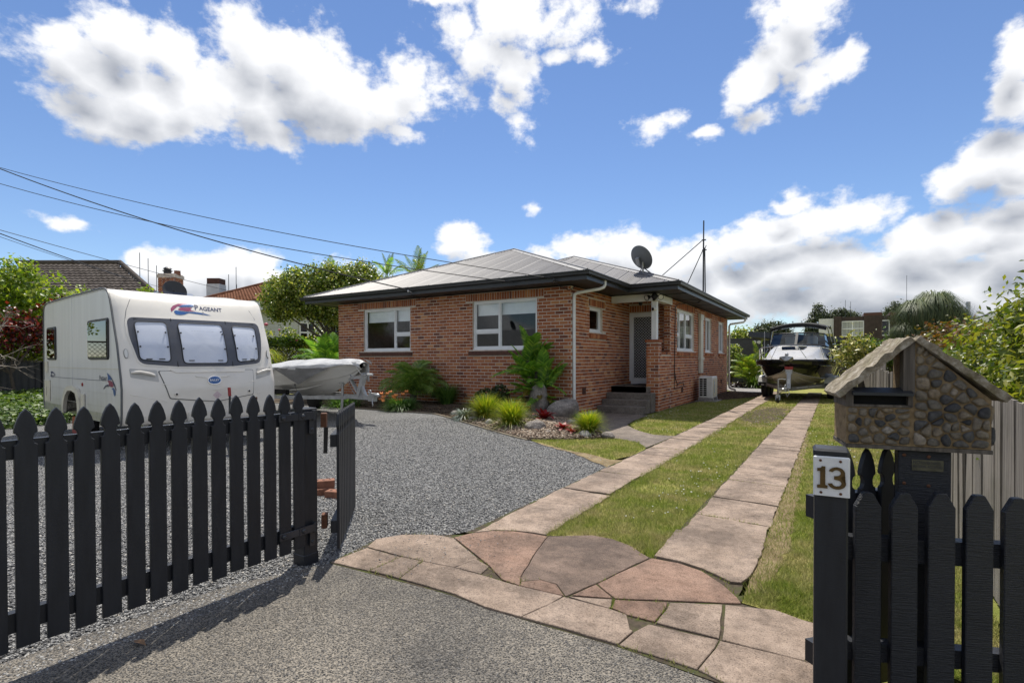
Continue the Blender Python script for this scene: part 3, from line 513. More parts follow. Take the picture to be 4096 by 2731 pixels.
    m = Mat('tarp_dark', 0.5, 0, 0.4); p = m.pos(); w = m.noise(p, 5, 5, 0.6); m.color(m.ramp(w, [(0.3, (0.13, 0.133, 0.138)), (0.7, (0.20, 0.203, 0.208))])); m.bump(m.noise(p, 160, 3), 0.3, 0.003); M['tarp_dark'] = m.m  # darker grey underside of the tarp, for the hanging flap
    M['red_brick_loose'] = plain('red_brick_loose', (0.23, 0.10, 0.06), 0.85, grime=0.3, scale=20, bump=0.5)
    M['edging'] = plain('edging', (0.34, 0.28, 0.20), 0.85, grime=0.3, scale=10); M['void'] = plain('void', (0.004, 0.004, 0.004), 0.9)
    M['dead_leaf'] = plain('dead_leaf', (0.22, 0.13, 0.07), 0.8)
mats()

# ---------------------------------------------------------------- ground
EDGE = [(-16.0, 9.8), (-11.2, 9.8), (-9.7, 9.8), (-8.32, 9.76), (-7.32, 9.28), (-5.78, 8.62), (-4.7, 8.11), (-4.14, 8.54), (-3.7, 8.9), (-3.5, 9.15), (-3.95, 9.8), (-4.6, 10.6), (-4.9, 11.6), (-5.3, 11.95)]
BEDPOLY = EDGE+[(-5.4, 12.1), (-16.0, 12.1)]
def _ss(t): t = np.clip(t, 0, 1); return t*t*(3-2*t)
def ground_z(x, y):
    """the drive rises a little towards the left end of the house"""
    return 0.14*_ss((np.asarray(y, float)-6.3)/3.4)*_ss((-np.asarray(x, float)-4.5)/3.6)
def bed_z(x, y):
    g0 = ground_z(x, y); return g0+0.02+np.maximum(0.05, 0.22-g0)*np.minimum(1, poly_dist(x, y, EDGE)/1.8)**0.8
def terrain(name, poly, zfun, step, mat, snap_poly=None):
    """a sheet that follows the lie of the land, its outline pulled exactly onto the polygon"""
    px = [p[0] for p in poly]; py = [p[1] for p in poly]; xs = np.arange(min(px)-step, max(px)+step, step); ys = np.arange(min(py)-step, max(py)+step, step); X, Y = np.meshgrid(xs, ys); ins = in_poly(X, Y, poly); vid = {}; mb = MB(); sp = snap_poly or (poly+[poly[0]])
    def bv(j, i):
        if (j, i) not in vid:
            x, y = X[j, i], Y[j, i]
            if not ins[j, i]:
                best = None
                for (x1, y1), (x2, y2) in zip(sp, sp[1:]):
                    dx, dy = x2-x1, y2-y1; t = min(1, max(0, ((x-x1)*dx+(y-y1)*dy)/(dx*dx+dy*dy+1e-12))); q = (x1+t*dx, y1+t*dy); d = hypot(x-q[0], y-q[1])
                    if best is None or d < best[0]: best = (d, q)
                x, y = best[1]
            vid[(j, i)] = len(mb.v); mb.v.append((float(x), float(y), float(zfun(np.array([x]), np.array([y]))[0])))
        return vid[(j, i)]
    for j in range(len(ys)-1):
        for i in range(len(xs)-1):
            if ins[j:j+2, i:i+2].any(): mb.f.append((bv(j, i), bv(j, i+1), bv(j+1, i+1), bv(j+1, i))); mb.m.append(0)
    return mb.build(name, mat, kind='structure', smooth=True, angle=60)

def sheet(name, poly, z, mat, parent=None, kind='structure'):
    mb = MB(); mb.add([(x, y, z) for x, y in poly], [tuple(range(len(poly)))])
    return mb.build(name, mat, parent, kind=kind if parent is None else None)

def jag(poly, step=0.12, amp=0.03, seed=1):
    """a straight-edged outline made ragged"""
    r = random.Random(seed); out = []
    for i in range(len(poly)):
        a, b = Vector(poly[i]), Vector(poly[(i+1) % len(poly)]); n = max(1, int((b-a).length/step)); nrm = Vector((-(b-a).y, (b-a).x)).normalized() if (b-a).length else Vector((0, 0))
        for k in range(n):
            p = a.lerp(b, k/n)+(nrm*r.uniform(-amp, amp) if k else Vector((0, 0))); out.append((p.x, p.y))
    return out

# open ground to the horizon: a fine skirt far away, everything near laid on top
sheet('ground', [(-1500, -400), (1500, -400), (1500, 3500), (-1500, 3500)], -0.03, M['turf'])
sheet('road', [(-14, -9), (9, -9), (9, 2.52), (-0.02, 2.52), (-0.40, 2.44), (-0.92, 2.50), (-1.48, 2.49), (-2.05, 2.52), (-3.05, 2.47), (-3.3, 1.9), (-3.4, 0.4), (-3.6, -2.5), (-14, -2.5)], 0.010, M['road'])
GRAVEL = [(-3.35, -2.4), (-3.12, 0.9), (-2.98, 2.0), (-3.03, 2.50), (-3.02, 2.80), (-3.05, 3.05), (-2.75, 3.36), (-2.60, 3.60), (-2.60, 4.73), (-2.60, 5.9), (-2.57, 6.65), (-2.75, 7.05), (-3.15, 7.36), (-3.6, 7.55), (-4.65, 8.13)]+[(x, y) for x, y in EDGE[5::-1]]+[(-20.5, 9.8), (-20.5, 6.3), (-15.6, 4.6), (-14.6, 3.3), (-14.0, -2.4)]
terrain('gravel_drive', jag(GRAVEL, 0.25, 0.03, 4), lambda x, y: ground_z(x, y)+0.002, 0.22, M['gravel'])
sheet('rear_lawn', [(-30, 23.9), (-3.9, 23.9), (-2.4, 23.0), (0.9, 23.0), (0.9, 60), (-30, 60)], -0.004, M['turf'])
LAWN_MID = [(-2.03, 3.76), (-1.70, 3.98), (-1.42, 3.95), (-1.13, 3.74), (-1.12, 4.5), (-1.05, 24), (-2.02, 24), (-2.04, 9)]
LAWN_RIGHT = [(-0.47, 3.35), (0.0, 3.3), (0.75, 2.9), (0.85, 24), (-0.5, 24), (-0.46, 4.0)]
LAWN_SIDE = [(-2.60, 9.9), (-2.95, 9.93), (-3.3, 10.25), (-3.6, 10.65), (-3.85, 11.2), (-4.0, 12.0), (-4.05, 13.2), (-4.12, 14.3), (-4.1, 16.4), (-3.98, 18.3), (-3.4, 19.4), (-2.5, 22.2), (-2.52, 16.0)]
LAWN_PATCH = [(-4.64, 8.15), (-3.54, 7.50), (-3.14, 7.38), (-2.73, 7.13), (-2.59, 7.65), (-2.63, 8.41), (-2.93, 8.90), (-3.30, 9.08), (-3.7, 8.86), (-4.1, 8.50)]
for i, (nm, p) in enumerate((('centre_lawn', LAWN_MID), ('fence_lawn', LAWN_RIGHT), ('side_lawn', LAWN_SIDE), ('lawn_patch', LAWN_PATCH))): sheet(nm, jag(p, 0.2, 0.025, i), 0.006, M['turf'])
DIRT = [(-0.50, 3.42), (-0.39, 3.55), (-0.34, 3.9), (-0.29, 4.6), (-0.32, 5.6), (-0.36, 7.5), (-0.40, 9.5), (-0.45, 12), (-0.5, 12), (-0.5, 5)]
sheet('dry_verge', jag(DIRT, 0.12, 0.03, 9), 0.010, M['dry_turf'])
sheet('dry_patch', jag([(-1.98, 12.2), (-2.0, 17.6), (-1.1, 18.0), (-1.12, 12.6), (-1.5, 12.1)], 0.2, 0.12, 15), 0.009, M['dry_turf'])
sheet('bare_patch', jag([(-1.93, 13.4), (-2.0, 15.2), (-1.9, 16.6), (-1.5, 17.3), (-1.15, 16.8), (-1.1, 14.6), (-1.25, 13.2), (-1.6, 12.7)], 0.16, 0.13, 5), 0.012, M['soil'])
sheet('bare_edge', jag([(-2.60, 6.62), (-2.57, 7.2), (-2.75, 7.14), (-3.15, 7.38), (-3.6, 7.52), (-4.6, 8.1), (-4.2, 7.78), (-3.4, 7.32), (-2.95, 6.9)], 0.15, 0.03, 6), 0.012, M['dry_turf'])
sheet('wall_soil', jag([(-4.19, 14.3), (-4.19, 25.5), (-2.6, 25.2), (-2.35, 22.4), (-3.35, 19.4), (-3.93, 18.3), (-4.05, 16.4)], 0.2, 0.03, 7), 0.004, M['soil'])

# garden bed: a low mound with a tidy timber edge
terrain('garden_bed', BEDPOLY, lambda x, y: bed_z(x, y)+0.02*np.sin(x*5.1+y*3)*np.sin(y*6.3)*np.minimum(1, poly_dist(x, y, EDGE)*2), 0.16, M['soil'])
mb = MB()
ed_ = [Vector((a0*(1-t)+b0*t, a1*(1-t)+b1*t, 0)) for (a0, a1), (b0, b1) in zip(EDGE[:6], EDGE[1:7]) for t in (0, 0.2, 0.4, 0.6, 0.8)]+[Vector((*EDGE[6], 0))]
for p in ed_: p.z = float(ground_z(p.x, p.y))
mb.sweep(ed_, [(-0.012, -0.03), (0.012, -0.03), (0.012, 0.032), (-0.012, 0.032)])
tag(mb.build('garden_edging', M['edging']), 'thin pale timber board edging the gravel along the garden bed', 'edging')

def stones(name, pts, r0, r1, mat, kind='stuff', flat=0.6, zfun=None, seed=3):
    """loose stones: irregular eight-sided lumps"""
    g = np.random.default_rng(seed); n = len(pts); base = np.array([(1, 0, 0), (0, 1, 0), (-1, 0, 0), (0, -1, 0), (0, 0, 1), (0, 0, -1)], float)
    s = g.uniform(r0, r1, (n, 1, 1))*np.stack([g.uniform(0.7, 1.3, n), g.uniform(0.6, 1.1, n), g.uniform(0.45, 0.9, n)*flat/0.6], 1)[:, None, :]
    v = base[None]*s*g.uniform(0.75, 1.15, (n, 6, 1)); a = g.uniform(0, 2*pi, n); t = g.uniform(-0.6, 0.6, n); ca, sa, ct, st = np.cos(a), np.sin(a), np.cos(t), np.sin(t)
    x, y, z = v[..., 0], v[..., 1], v[..., 2]; y, z = y*ct[:, None]-z*st[:, None], y*st[:, None]+z*ct[:, None]; x, y = x*ca[:, None]-y*sa[:, None], x*sa[:, None]+y*ca[:, None]
    V = np.stack([x+pts[:, 0:1], y+pts[:, 1:2], z+pts[:, 2:3]], -1).reshape(-1, 3)
    T = np.array([(0, 1, 4), (1, 2, 4), (2, 3, 4), (3, 0, 4), (1, 0, 5), (2, 1, 5), (3, 2, 5), (0, 3, 5)]); Fi = (T[None]+np.arange(n)[:, None, None]*6).reshape(-1)
    return raw_mesh(name, V, Fi, 3, mat, kind=kind)

def scatter(poly, n, seed, near=2.2, far=11.0, power=1.0):
    """points in a polygon, thick near the camera and thinning with distance"""
    g = np.random.default_rng(seed); az = g.uniform(-1.34, 0.30, n*3); u = g.uniform(0, 1, n*3); d = near*(far/near)**(u**power); x = d*np.sin(az); y = d*np.cos(az); k = in_poly(x, y, poly); p = np.stack([x[k], y[k]], 1)[:n]; return p
p = scatter(GRAVEL, 100000, 21, 2.6, 12.0, 0.80); dd = np.hypot(p[:, 0], p[:, 1]); stones('gravel', np.concatenate([p, ground_z(p[:, 0:1], p[:, 1:2])+RNG.uniform(0.0, 0.010, (len(p), 1))], 1), 0.0055, 0.0125, M['chips'], seed=5)
ROADP = [(-3.6, 0.2), (3, 0.2), (3, 2.45), (-0.05, 2.45), (-0.55, 2.49), (-1.48, 2.49), (-2.05, 2.52), (-3.02, 2.47), (-3.2, 1.8)]
p = scatter(ROADP, 34000, 22, 1.4, 3.9, 1.0); stones('road_chips', np.concatenate([p, RNG.uniform(0.0075, 0.0105, (len(p), 1))], 1), 0.003, 0.0068, M['road_chips'], flat=0.45, seed=6)
# stray chips kicked over the first slabs
p = np.stack([RNG.normal(-2.62, 0.30, 260), RNG.normal(3.1, 0.35, 260)], 1); k = in_poly(p[:, 0], p[:, 1], [(-3.1, 2.5), (-3.1, 3.0), (-2.6, 3.33), (-2.6, 5.2), (-2.1, 5.2), (-1.9, 3.7), (-1.5, 2.9), (-2.2, 2.5)]); p = p[k]
stones('stray_gravel', np.concatenate([p, np.full((len(p), 1), 0.034)], 1), 0.003, 0.008, M['chips'], seed=8)
# pebble mulch on the mound
PEB = [(-7.6, 9.75), (-7.3, 9.35), (-5.8, 8.66), (-4.7, 8.15), (-4.14, 8.58), (-3.7, 8.92), (-3.55, 9.15), (-4.0, 9.75), (-4.65, 10.6), (-5.2, 11.4), (-6.4, 11.2), (-7.0, 10.6)]
x = RNG.uniform(-8.2, -3.4, 30000); y = RNG.uniform(8.0, 11.6, 30000); k = in_poly(x, y, PEB); x, y = x[k][:13000], y[k][:13000]
stones('pebble_mulch', np.stack([x, y, bed_z(x, y)+RNG.uniform(0.0, 0.018, len(x))], 1), 0.012, 0.034, M['pebble'], flat=0.45, seed=9)
x = RNG.uniform(-13.5, -5.6, 30000); y = RNG.uniform(8.6, 11.7, 30000); k = in_poly(x, y, BEDPOLY) & ~in_poly(x, y, PEB); x, y = x[k][:7000], y[k][:7000]
m = Mat('bark_chip', 0.9, 0, 0.2); m.color(m.ramp(m.island(), [(0, (0.03, 0.02, 0.015)), (0.6, (0.09, 0.06, 0.04)), (1, (0.24, 0.17, 0.11))])); M['bark_chip'] = m.m
stones('bark_mulch', np.stack([x, y, bed_z(x, y)+RNG.uniform(0.0, 0.012, len(x))], 1), 0.008, 0.028, M['bark_chip'], flat=0.3, seed=10)
x = RNG.uniform(-4.1, -2.4, 9000); y = RNG.uniform(18.5, 25, 9000); k = in_poly(x, y, [(-4.1, 18.4), (-4.1, 25), (-2.7, 24.8), (-2.4, 22.4), (-3.4, 19.4)]); x, y = x[k], y[k]
stones('side_mulch', np.stack([x, y, np.full(len(x), 0.006)], 1), 0.012, 0.03, M['bark_chip'], flat=0.4, seed=11)

# concrete: cracked fan, border and the two wheel strips, every slab a piece
SLABS = []
def slab(parent, poly, mat, top=0.020, gap=0.004, rough=0.006, seed=0):
    SLABS.append(poly); q = jag(inset(poly, gap), 0.09, rough, seed); mb = MB(); mb.prism(q, -0.04, top, 0.003)
    o = mb.build('slab', mat, parent); return o
ENTRY = sheet('driveway', [(-3.06, 2.47), (-3.13, 2.99), (-2.8, 3.31), (-2.56, 3.48), (-2.12, 3.74), (-1.6, 3.97), (-1.13, 3.75), (-0.7, 3.66), (-0.47, 3.32), (-0.15, 3.29), (-0.04, 3.22), (-0.03, 2.50), (-0.4, 2.45), (-0.92, 2.50), (-1.48, 2.49), (-2.05, 2.52)], 0.011, M['joint_soil'])
SL = {
 'a': [(-3.046, 2.472), (-3.039, 2.808), (-2.681, 2.807), (-2.692, 2.506)], 'b': [(-2.692, 2.506), (-2.681, 2.807), (-2.493, 2.824), (-2.428, 2.52)],
 'c': [(-2.428, 2.52), (-2.493, 2.824), (-2.235, 2.852), (-2.025, 2.849), (-1.831, 2.836), (-1.694, 2.831), (-1.397, 2.849), (-1.414, 2.721), (-1.484, 2.493), (-1.721, 2.486), (-1.981, 2.527)],
 'd': [(-1.484, 2.493), (-1.41, 2.756), (-1.393, 2.841), (-1.102, 2.842), (-0.99, 2.825), (-0.922, 2.683), (-0.899, 2.671), (-0.924, 2.505)],
 'e': [(-0.924, 2.505), (-0.899, 2.671), (-0.859, 2.79), (-0.499, 2.821), (-0.503, 2.728), (-0.538, 2.495)],
 'f': [(-0.538, 2.495), (-0.503, 2.728), (-0.498, 2.815), (-0.134, 2.83), (0.02, 2.831), (0.02, 2.5), (-0.39, 2.445)],
 'g': [(-3.057, 2.825), (-3.128, 2.985), (-3.019, 3.175), (-2.8, 3.309), (-2.61, 3.331), (-2.328, 3.161), (-2.183, 3.071), (-2.235, 2.852), (-2.68, 2.817)],
 'g2': [(-2.235, 2.852), (-2.197, 3.063), (-2.035, 2.996), (-2.013, 2.856)],
 'h': [(-2.61, 3.331), (-2.559, 3.475), (-2.44, 3.626), (-2.274, 3.713), (-2.12, 3.742), (-1.978, 3.747), (-1.9, 3.422), (-1.765, 2.966), (-1.697, 2.837), (-1.844, 2.856), (-2.035, 2.996), (-2.342, 3.179)],
 'i': [(-1.978, 3.747), (-1.85, 3.856), (-1.684, 3.97), (-1.512, 3.97), (-1.34, 3.9), (-1.141, 3.731), (-1.243, 3.347), (-1.297, 3.131), (-1.386, 2.856), (-1.51, 2.982), (-1.627, 2.989), (-1.725, 2.897), (-1.765, 2.966), (-1.9, 3.422)],
 'j': [(-1.697, 2.837), (-1.721, 2.892), (-1.624, 2.983), (-1.505, 2.973), (-1.392, 2.853)],
 'k': [(-1.125, 3.731), (-0.929, 3.74), (-0.766, 3.682), (-0.597, 3.521), (-0.497, 3.382), (-0.462, 3.31), (-1.122, 2.983), (-1.294, 3.122), (-1.241, 3.34)],
 'l': [(-1.363, 2.887), (-1.298, 3.115), (-1.128, 2.98)], 'n': [(-1.117, 2.97), (-0.834, 3.099), (-0.825, 3.018), (-0.834, 2.828), (-0.99, 2.825), (-1.095, 2.859)],
 'm': [(-1.37, 2.855), (-1.128, 2.963), (-1.098, 2.866), (-1.102, 2.842)],
 'o': [(-0.827, 3.097), (-0.555, 3.24), (-0.5, 2.826), (-0.829, 2.822), (-0.821, 3.014)], 'p': [(-0.546, 3.246), (-0.288, 3.331), (-0.151, 3.28), (0.02, 3.254), (0.02, 2.835), (-0.491, 2.826)]}
for i, (k, q) in enumerate(SL.items()):
    mt = M['slab_red'] if k in 'hjkln' else M['slab_dark'] if k == 'i' else M['slab']
    slab(ENTRY, q, mt, 0.019+0.005*random.random(), 0.0015 if k in 'hij' else 0.0035, 0.004, i)
LS = sheet('wheel_strip', [(-2.62, 3.5), (-2.02, 3.76), (-2.0, 26), (-2.5, 26)], 0.010, M['joint_soil']); RS = sheet('wheel_strip', [(-1.13, 3.75), (-0.47, 3.35), (-0.5, 26), (-1.0, 26)], 0.010, M['joint_soil'])
r = random.Random(4); ycut = [3.62, 5.25, 6.24, 6.57, 7.79, 8.41]
while ycut[-1] < 25: ycut.append(ycut[-1]+r.choice((0.32, 0.55, 0.62, 0.8, 0.95)))
for i in range(len(ycut)-1):
    a, b = ycut[i], ycut[i+1]; t = [0.04*r.uniform(-1, 1) for _ in range(4)]; x0 = -2.60+0.004*a; x1 = -2.0+0.03*r.uniform(-1, 1)
    q = [(x0, a+(t[0] if i else 0.02)), (x1, a+(t[1] if i else 0.13)), (x1, b+0.02), (x0, b)]
    if i == 0: q = [(-2.545, 3.50), (-2.43, 3.645), (-2.26, 3.73), (-2.12, 3.76), (-2.0, 3.77), (-2.0, 5.21), (-2.60, 5.25)]
    slab(LS, q, M['slab'], 0.016+0.013*r.random(), 0.008, 0.012, 40+i)
ycut = [4.42, 4.99, 5.71, 6.60]
while ycut[-1] < 25: ycut.append(ycut[-1]+r.choice((0.35, 0.55, 0.68, 0.72, 0.8)))
slab(RS, [(-1.12, 3.76), (-1.14, 4.46), (-0.45, 4.39), (-0.463, 3.80), (-0.503, 3.60), (-0.572, 3.575), (-0.77, 3.705), (-0.93, 3.755)], M['slab'], 0.028, 0.006, 0.007, 77)
for i in range(len(ycut)-1):
    a, b = ycut[i], ycut[i+1]; t = [0.03*r.uniform(-1, 1) for _ in range(2)]; slab(RS, [(-1.12+0.004*a, a+0.04), (-0.46, a-0.03), (-0.46-0.002*a, b-0.03), (-1.12+0.004*b, b+0.04)], M['slab'], 0.016+0.013*r.random(), 0.008, 0.012, 80+i)
PATH = sheet('garden_path', jag([(-3.5, 9.13), (-3.29, 9.06), (-2.93, 8.88), (-2.63, 8.41), (-2.57, 9.97), (-2.96, 9.95), (-3.3, 10.25), (-3.6, 10.63), (-3.9, 11.1), (-4.05, 12.0), (-4.1, 13.3), (-5.5, 13.36), (-5.5, 12.0), (-4.88, 11.62), (-4.58, 10.6), (-3.95, 9.82)], 0.4, 0.012, 3), 0.012, M['path_concrete'])
RP = sheet('rear_path', [(-4.15, 25.7), (-3.05, 24.6), (-2.5, 25.2), (-3.0, 27.5), (-4.7, 31.5), (-6.0, 31.5)], 0.018, M['grey_concrete'])

# grass: short mown blades, thickest near the camera
def blades(name, polys, n, h0, h1, w, mat, seed, near=2.8, far=24.0, z=0.004, bare=()):
    g = np.random.default_rng(seed); allp = []
    az = g.uniform(-0.62, 0.30, n*6); u = g.uniform(0, 1, n*6); d = near*(far/near)**u; x = d*np.sin(az); y = d*np.cos(az); k = np.zeros(len(x), bool)
    for q in polys: k |= in_poly(x, y, q)
    for q in bare: k &= ~(in_poly(x, y, q) & (g.uniform(0, 1, len(x)) > 0.4))
    x, y = x[k][:n], y[k][:n]; n = len(x); d = np.hypot(x, y); a = g.uniform(0, 2*pi, n); sc = np.clip(d/5, 0.8, 2.6)
    h = g.uniform(h0, h1, n); ww = w*sc*g.uniform(0.7, 1.3, n); lx, ly = g.normal(0, 0.55, n)*h, g.normal(0, 0.55, n)*h
    V = np.stack([np.stack([x-np.cos(a)*ww, y-np.sin(a)*ww, np.full(n, z)], 1), np.stack([x+np.cos(a)*ww, y+np.sin(a)*ww, np.full(n, z)], 1), np.stack([x+lx, y+ly, z+h], 1)], 1).reshape(-1, 3)
    return raw_mesh(name, V, np.arange(n*3), 3, mat, kind='stuff')
blades('grass', [LAWN_MID, LAWN_RIGHT, LAWN_SIDE, LAWN_PATCH], 150000, 0.018, 0.05, 0.0028, M['grass_blade'], 31, bare=(DIRT, [(-1.93, 13.4), (-2.0, 15.2), (-1.9, 16.6), (-1.5, 17.3), (-1.15, 16.8), (-1.1, 14.6), (-1.25, 13.2), (-1.6, 12.7)], [(-1.95, 5.6), (-1.6, 5.5), (-1.45, 5.9), (-1.7, 6.3)]))
blades('verge_grass', [[(-2.06, 3.7), (-1.98, 3.7), (-1.98, 22), (-2.06, 22)], [(-1.16, 3.75), (-1.08, 3.75), (-1.06, 22), (-1.14, 22)]], 6000, 0.02, 0.07, 0.003, M['grass_blade'], 32)
# daisies in the turf
x = RNG.uniform(-4.0, 0.8, 4000); y = RNG.uniform(4, 22, 4000); cl = np.sin(x*2.3+1)*np.sin(y*0.8)+0.35*RNG.normal(size=4000); k = (in_poly(x, y, LAWN_RIGHT) | in_poly(x, y, LAWN_SIDE) | in_poly(x, y, LAWN_MID)) & (cl > 0.55); x, y = x[k][:500], y[k][:500]
stones('daisies', np.stack([x, y, np.full(len(x), 0.045)], 1), 0.007, 0.013, M['daisy'], flat=0.3, seed=12)

# weeds and moss creeping out of the joints
wp = []; gw = np.random.default_rng(77)
for q in SLABS:
    for (x1, y1), (x2, y2) in zip(q, q[1:]+q[:1]):
        L_ = hypot(x2-x1, y2-y1); cx_, cy_ = (x1+x2)/2, (y1+y2)/2
        if cy_ > 9 or sin(cx_*7+cy_*5)+gw.normal(0, 0.5) < 0.55: continue
        t_ = gw.uniform(0, 1, int(L_*90)); wp.append(np.stack([x1+(x2-x1)*t_+gw.normal(0, 0.004, len(t_)), y1+(y2-y1)*t_+gw.normal(0, 0.004, len(t_))], 1))
wp = np.concatenate(wp); n_ = len(wp); a_ = gw.uniform(0, 2*pi, n_); h_ = gw.uniform(0.01, 0.035, n_); lx, ly = gw.normal(0, 0.6, n_)*h_, gw.normal(0, 0.6, n_)*h_; w_ = 0.003
V = np.stack([np.stack([wp[:, 0]-np.cos(a_)*w_, wp[:, 1]-np.sin(a_)*w_, np.full(n_, 0.01)], 1), np.stack([wp[:, 0]+np.cos(a_)*w_, wp[:, 1]+np.sin(a_)*w_, np.full(n_, 0.01)], 1), np.stack([wp[:, 0]+lx, wp[:, 1]+ly, 0.012+h_], 1)], 1).reshape(-1, 3)
raw_mesh('joint_weeds', V, np.arange(n_*3), 3, M['grass_blade'], kind='stuff')
# thicker clumps and clover in the turf
x = RNG.uniform(-2.0, 0.8, 5000); y = 3.5+RNG.uniform(0, 1, 5000)**1.7*12; k = (in_poly(x, y, LAWN_MID) | in_poly(x, y, LAWN_RIGHT)) & ~in_poly(x, y, DIRT) & (np.sin(x*9+y*3)+np.sin(y*7.1-x*4)+RNG.normal(0, 0.6, 5000) > 1.0); x, y = x[k][:900], y[k][:900]
cx_ = np.repeat(x, 14)+RNG.normal(0, 0.03, len(x)*14); cy_ = np.repeat(y, 14)+RNG.normal(0, 0.03, len(x)*14); n_ = len(cx_); a_ = RNG.uniform(0, 2*pi, n_); h_ = RNG.uniform(0.03, 0.075, n_); lx, ly = RNG.normal(0, 0.5, n_)*h_, RNG.normal(0, 0.5, n_)*h_; w_ = 0.0035
V = np.stack([np.stack([cx_-np.cos(a_)*w_, cy_-np.sin(a_)*w_, np.full(n_, 0.005)], 1), np.stack([cx_+np.cos(a_)*w_, cy_+np.sin(a_)*w_, np.full(n_, 0.005)], 1), np.stack([cx_+lx, cy_+ly, 0.005+h_], 1)], 1).reshape(-1, 3)
raw_mesh('grass_clumps', V, np.arange(n_*3), 3, M['grass_blade'], kind='stuff')

# ---------------------------------------------------------------- the brick house
HX0, HX1, HXL, HYF, HYP, HYD, HYR = -5.545, -4.20, -13.974, 11.74, 14.45, 16.0, 25.25
WT = 3.262                                                   # wall top
HOUSE = thing('brick_house', 'single storey brick house with low corrugated iron hip roof and dark eaves', 'house', (-9.0, 18.0, 0.0))
CO, BL, BH, JO = 0.086, 0.228, 0.075, 0.0108                 # course height, brick length, brick height, joint
BRICKS = []                                                  # (centre, along, out, length, height)

def wall_run(o, ax, out, L, z0, z1, holes, start=0.0, flush_end=False):
    """bricks in stretcher bond on a wall face: o = origin at u = 0, ax = along, out = outward"""
    o, ax, out = Vector(o), Vector(ax), Vector(out); n = int(round((z1-z0)/CO))
    for r in range(n):
        za = z0+r*CO; zc = za+CO/2
        u = -(BL+JO)*(0.5 if r % 2 else 0.0)+start; segs = []
        while u < L:
            segs.append((max(u, 0.0), min(u+BL, L))); u += BL+JO
        for (h0, h1, b0, b1) in holes:
            if b0-0.02 < zc < b1+0.02:
                ns = []
                for a, b in segs:
                    if b <= h0 or a >= h1: ns.append((a, b)); continue
                    if a < h0-0.03: ns.append((a, h0-0.004))
                    if b > h1+0.03: ns.append((h1+0.004, b))
                segs = ns
        for a, b in segs:
            if b-a > 0.03: BRICKS.append((o+ax*((a+b)/2)+Vector((0, 0, zc)), ax, out, b-a, BH))

def soldier(o, ax, out, u0, u1, z0, z1, pitch=0.0795):
    """a row of bricks standing on end above an opening"""
    o, ax, out = Vector(o), Vector(ax), Vector(out); n = max(1, int(round((u1-u0)/pitch))); p = (u1-u0)/n
    for i in range(n): BRICKS.append((o+ax*(u0+p*(i+0.5))+Vector((0, 0, (z0+z1)/2)), ax, out, p-JO*0.8, z1-z0-0.006))

def wall_body(mb, o, ax, out, L, z0, z1, holes, t=0.18):
    """the mortar-faced wall behind the bricks, with real openings"""
    o, ax, out = Vector(o), Vector(ax), Vector(out)
    us = sorted({0.0, L, *[h[0] for h in holes], *[h[1] for h in holes]}); zs = sorted({z0, z1, *[h[2] for h in holes], *[h[3] for h in holes]})
    for i in range(len(us)-1):
        for j in range(len(zs)-1):
            uc, zc = (us[i]+us[i+1])/2, (zs[j]+zs[j+1])/2
            if any(h[0] < uc < h[1] and h[2] < zc < h[3] for h in holes): continue
            c = o+ax*uc-out*(t/2)+Vector((0, 0, zc)); mb.obox(c, ax, out, (0, 0, 1), (us[i+1]-us[i])/2, t/2, (zs[j+1]-zs[j])/2)

wb = MB()
# front wall, u along +X from the left corner
W1 = (-12.785-HXL, -10.815-HXL, 1.712, 3.035); W2 = (-8.515-HXL, -6.497-HXL, 1.715, 3.042); FL = HX0-HXL
FA, FO = (1, 0, 0), (0, -1, 0); FP = (HXL, HYF, 0)
sl1 = (-12.95-HXL, -10.735-HXL, 1.565, 1.712); sl2 = (-8.645-HXL, -6.40-HXL, 1.565, 1.715); ln1 = (-13.04-HXL, -10.60-HXL, 3.04, 3.25); ln2 = (-8.755-HXL, -6.30-HXL, 3.045, 3.25)
wall_body(wb, FP, FA, FO, FL, 0.0, WT, [W1, W2]); wall_run(FP, FA, FO, FL, 0.08, WT, [W1, W2, sl1, sl2, ln1, ln2])
for s in (ln1, ln2): soldier(FP, FA, FO, s[0], s[1], 3.048, WT-0.008)
# return wall, u along +Y
RL = HYD-HYF; SW = (12.885-HYF, 13.778-HYF, 2.175, 2.855); RA, RO = (0, 1, 0), (1, 0, 0); RP0 = (HX0, HYF, 0)
sls = (12.85-HYF, 14.02-HYF, 2.02, 2.175); lns = (12.84-HYF, 13.98-HYF, 2.86, 3.06)
wall_body(wb, (HX0, HYF+0.18, 0), RA, RO, RL-0.18, 0.0, WT, [(SW[0]-0.18, SW[1]-0.18, SW[2], SW[3])]); wall_run(RP0, RA, RO, RL, 0.08, WT, [SW, sls, lns], 0.119)
soldier(RP0, RA, RO, lns[0], lns[1], 2.865, 3.06)
# door wall, facing -Y inside the porch
DW = (0.014, 0.90, 0.78, 2.90); DP = (HX0, HYD, 0); DL = HX1-HX0
wall_body(wb, DP, FA, FO, DL, 0.0, WT, [DW]); wall_run(DP, FA, FO, DL, 0.68, WT, [DW, (0.0, 0.95, 2.9, 3.13)]); soldier(DP, FA, FO, 0.01, 0.95, 2.915, 3.125)
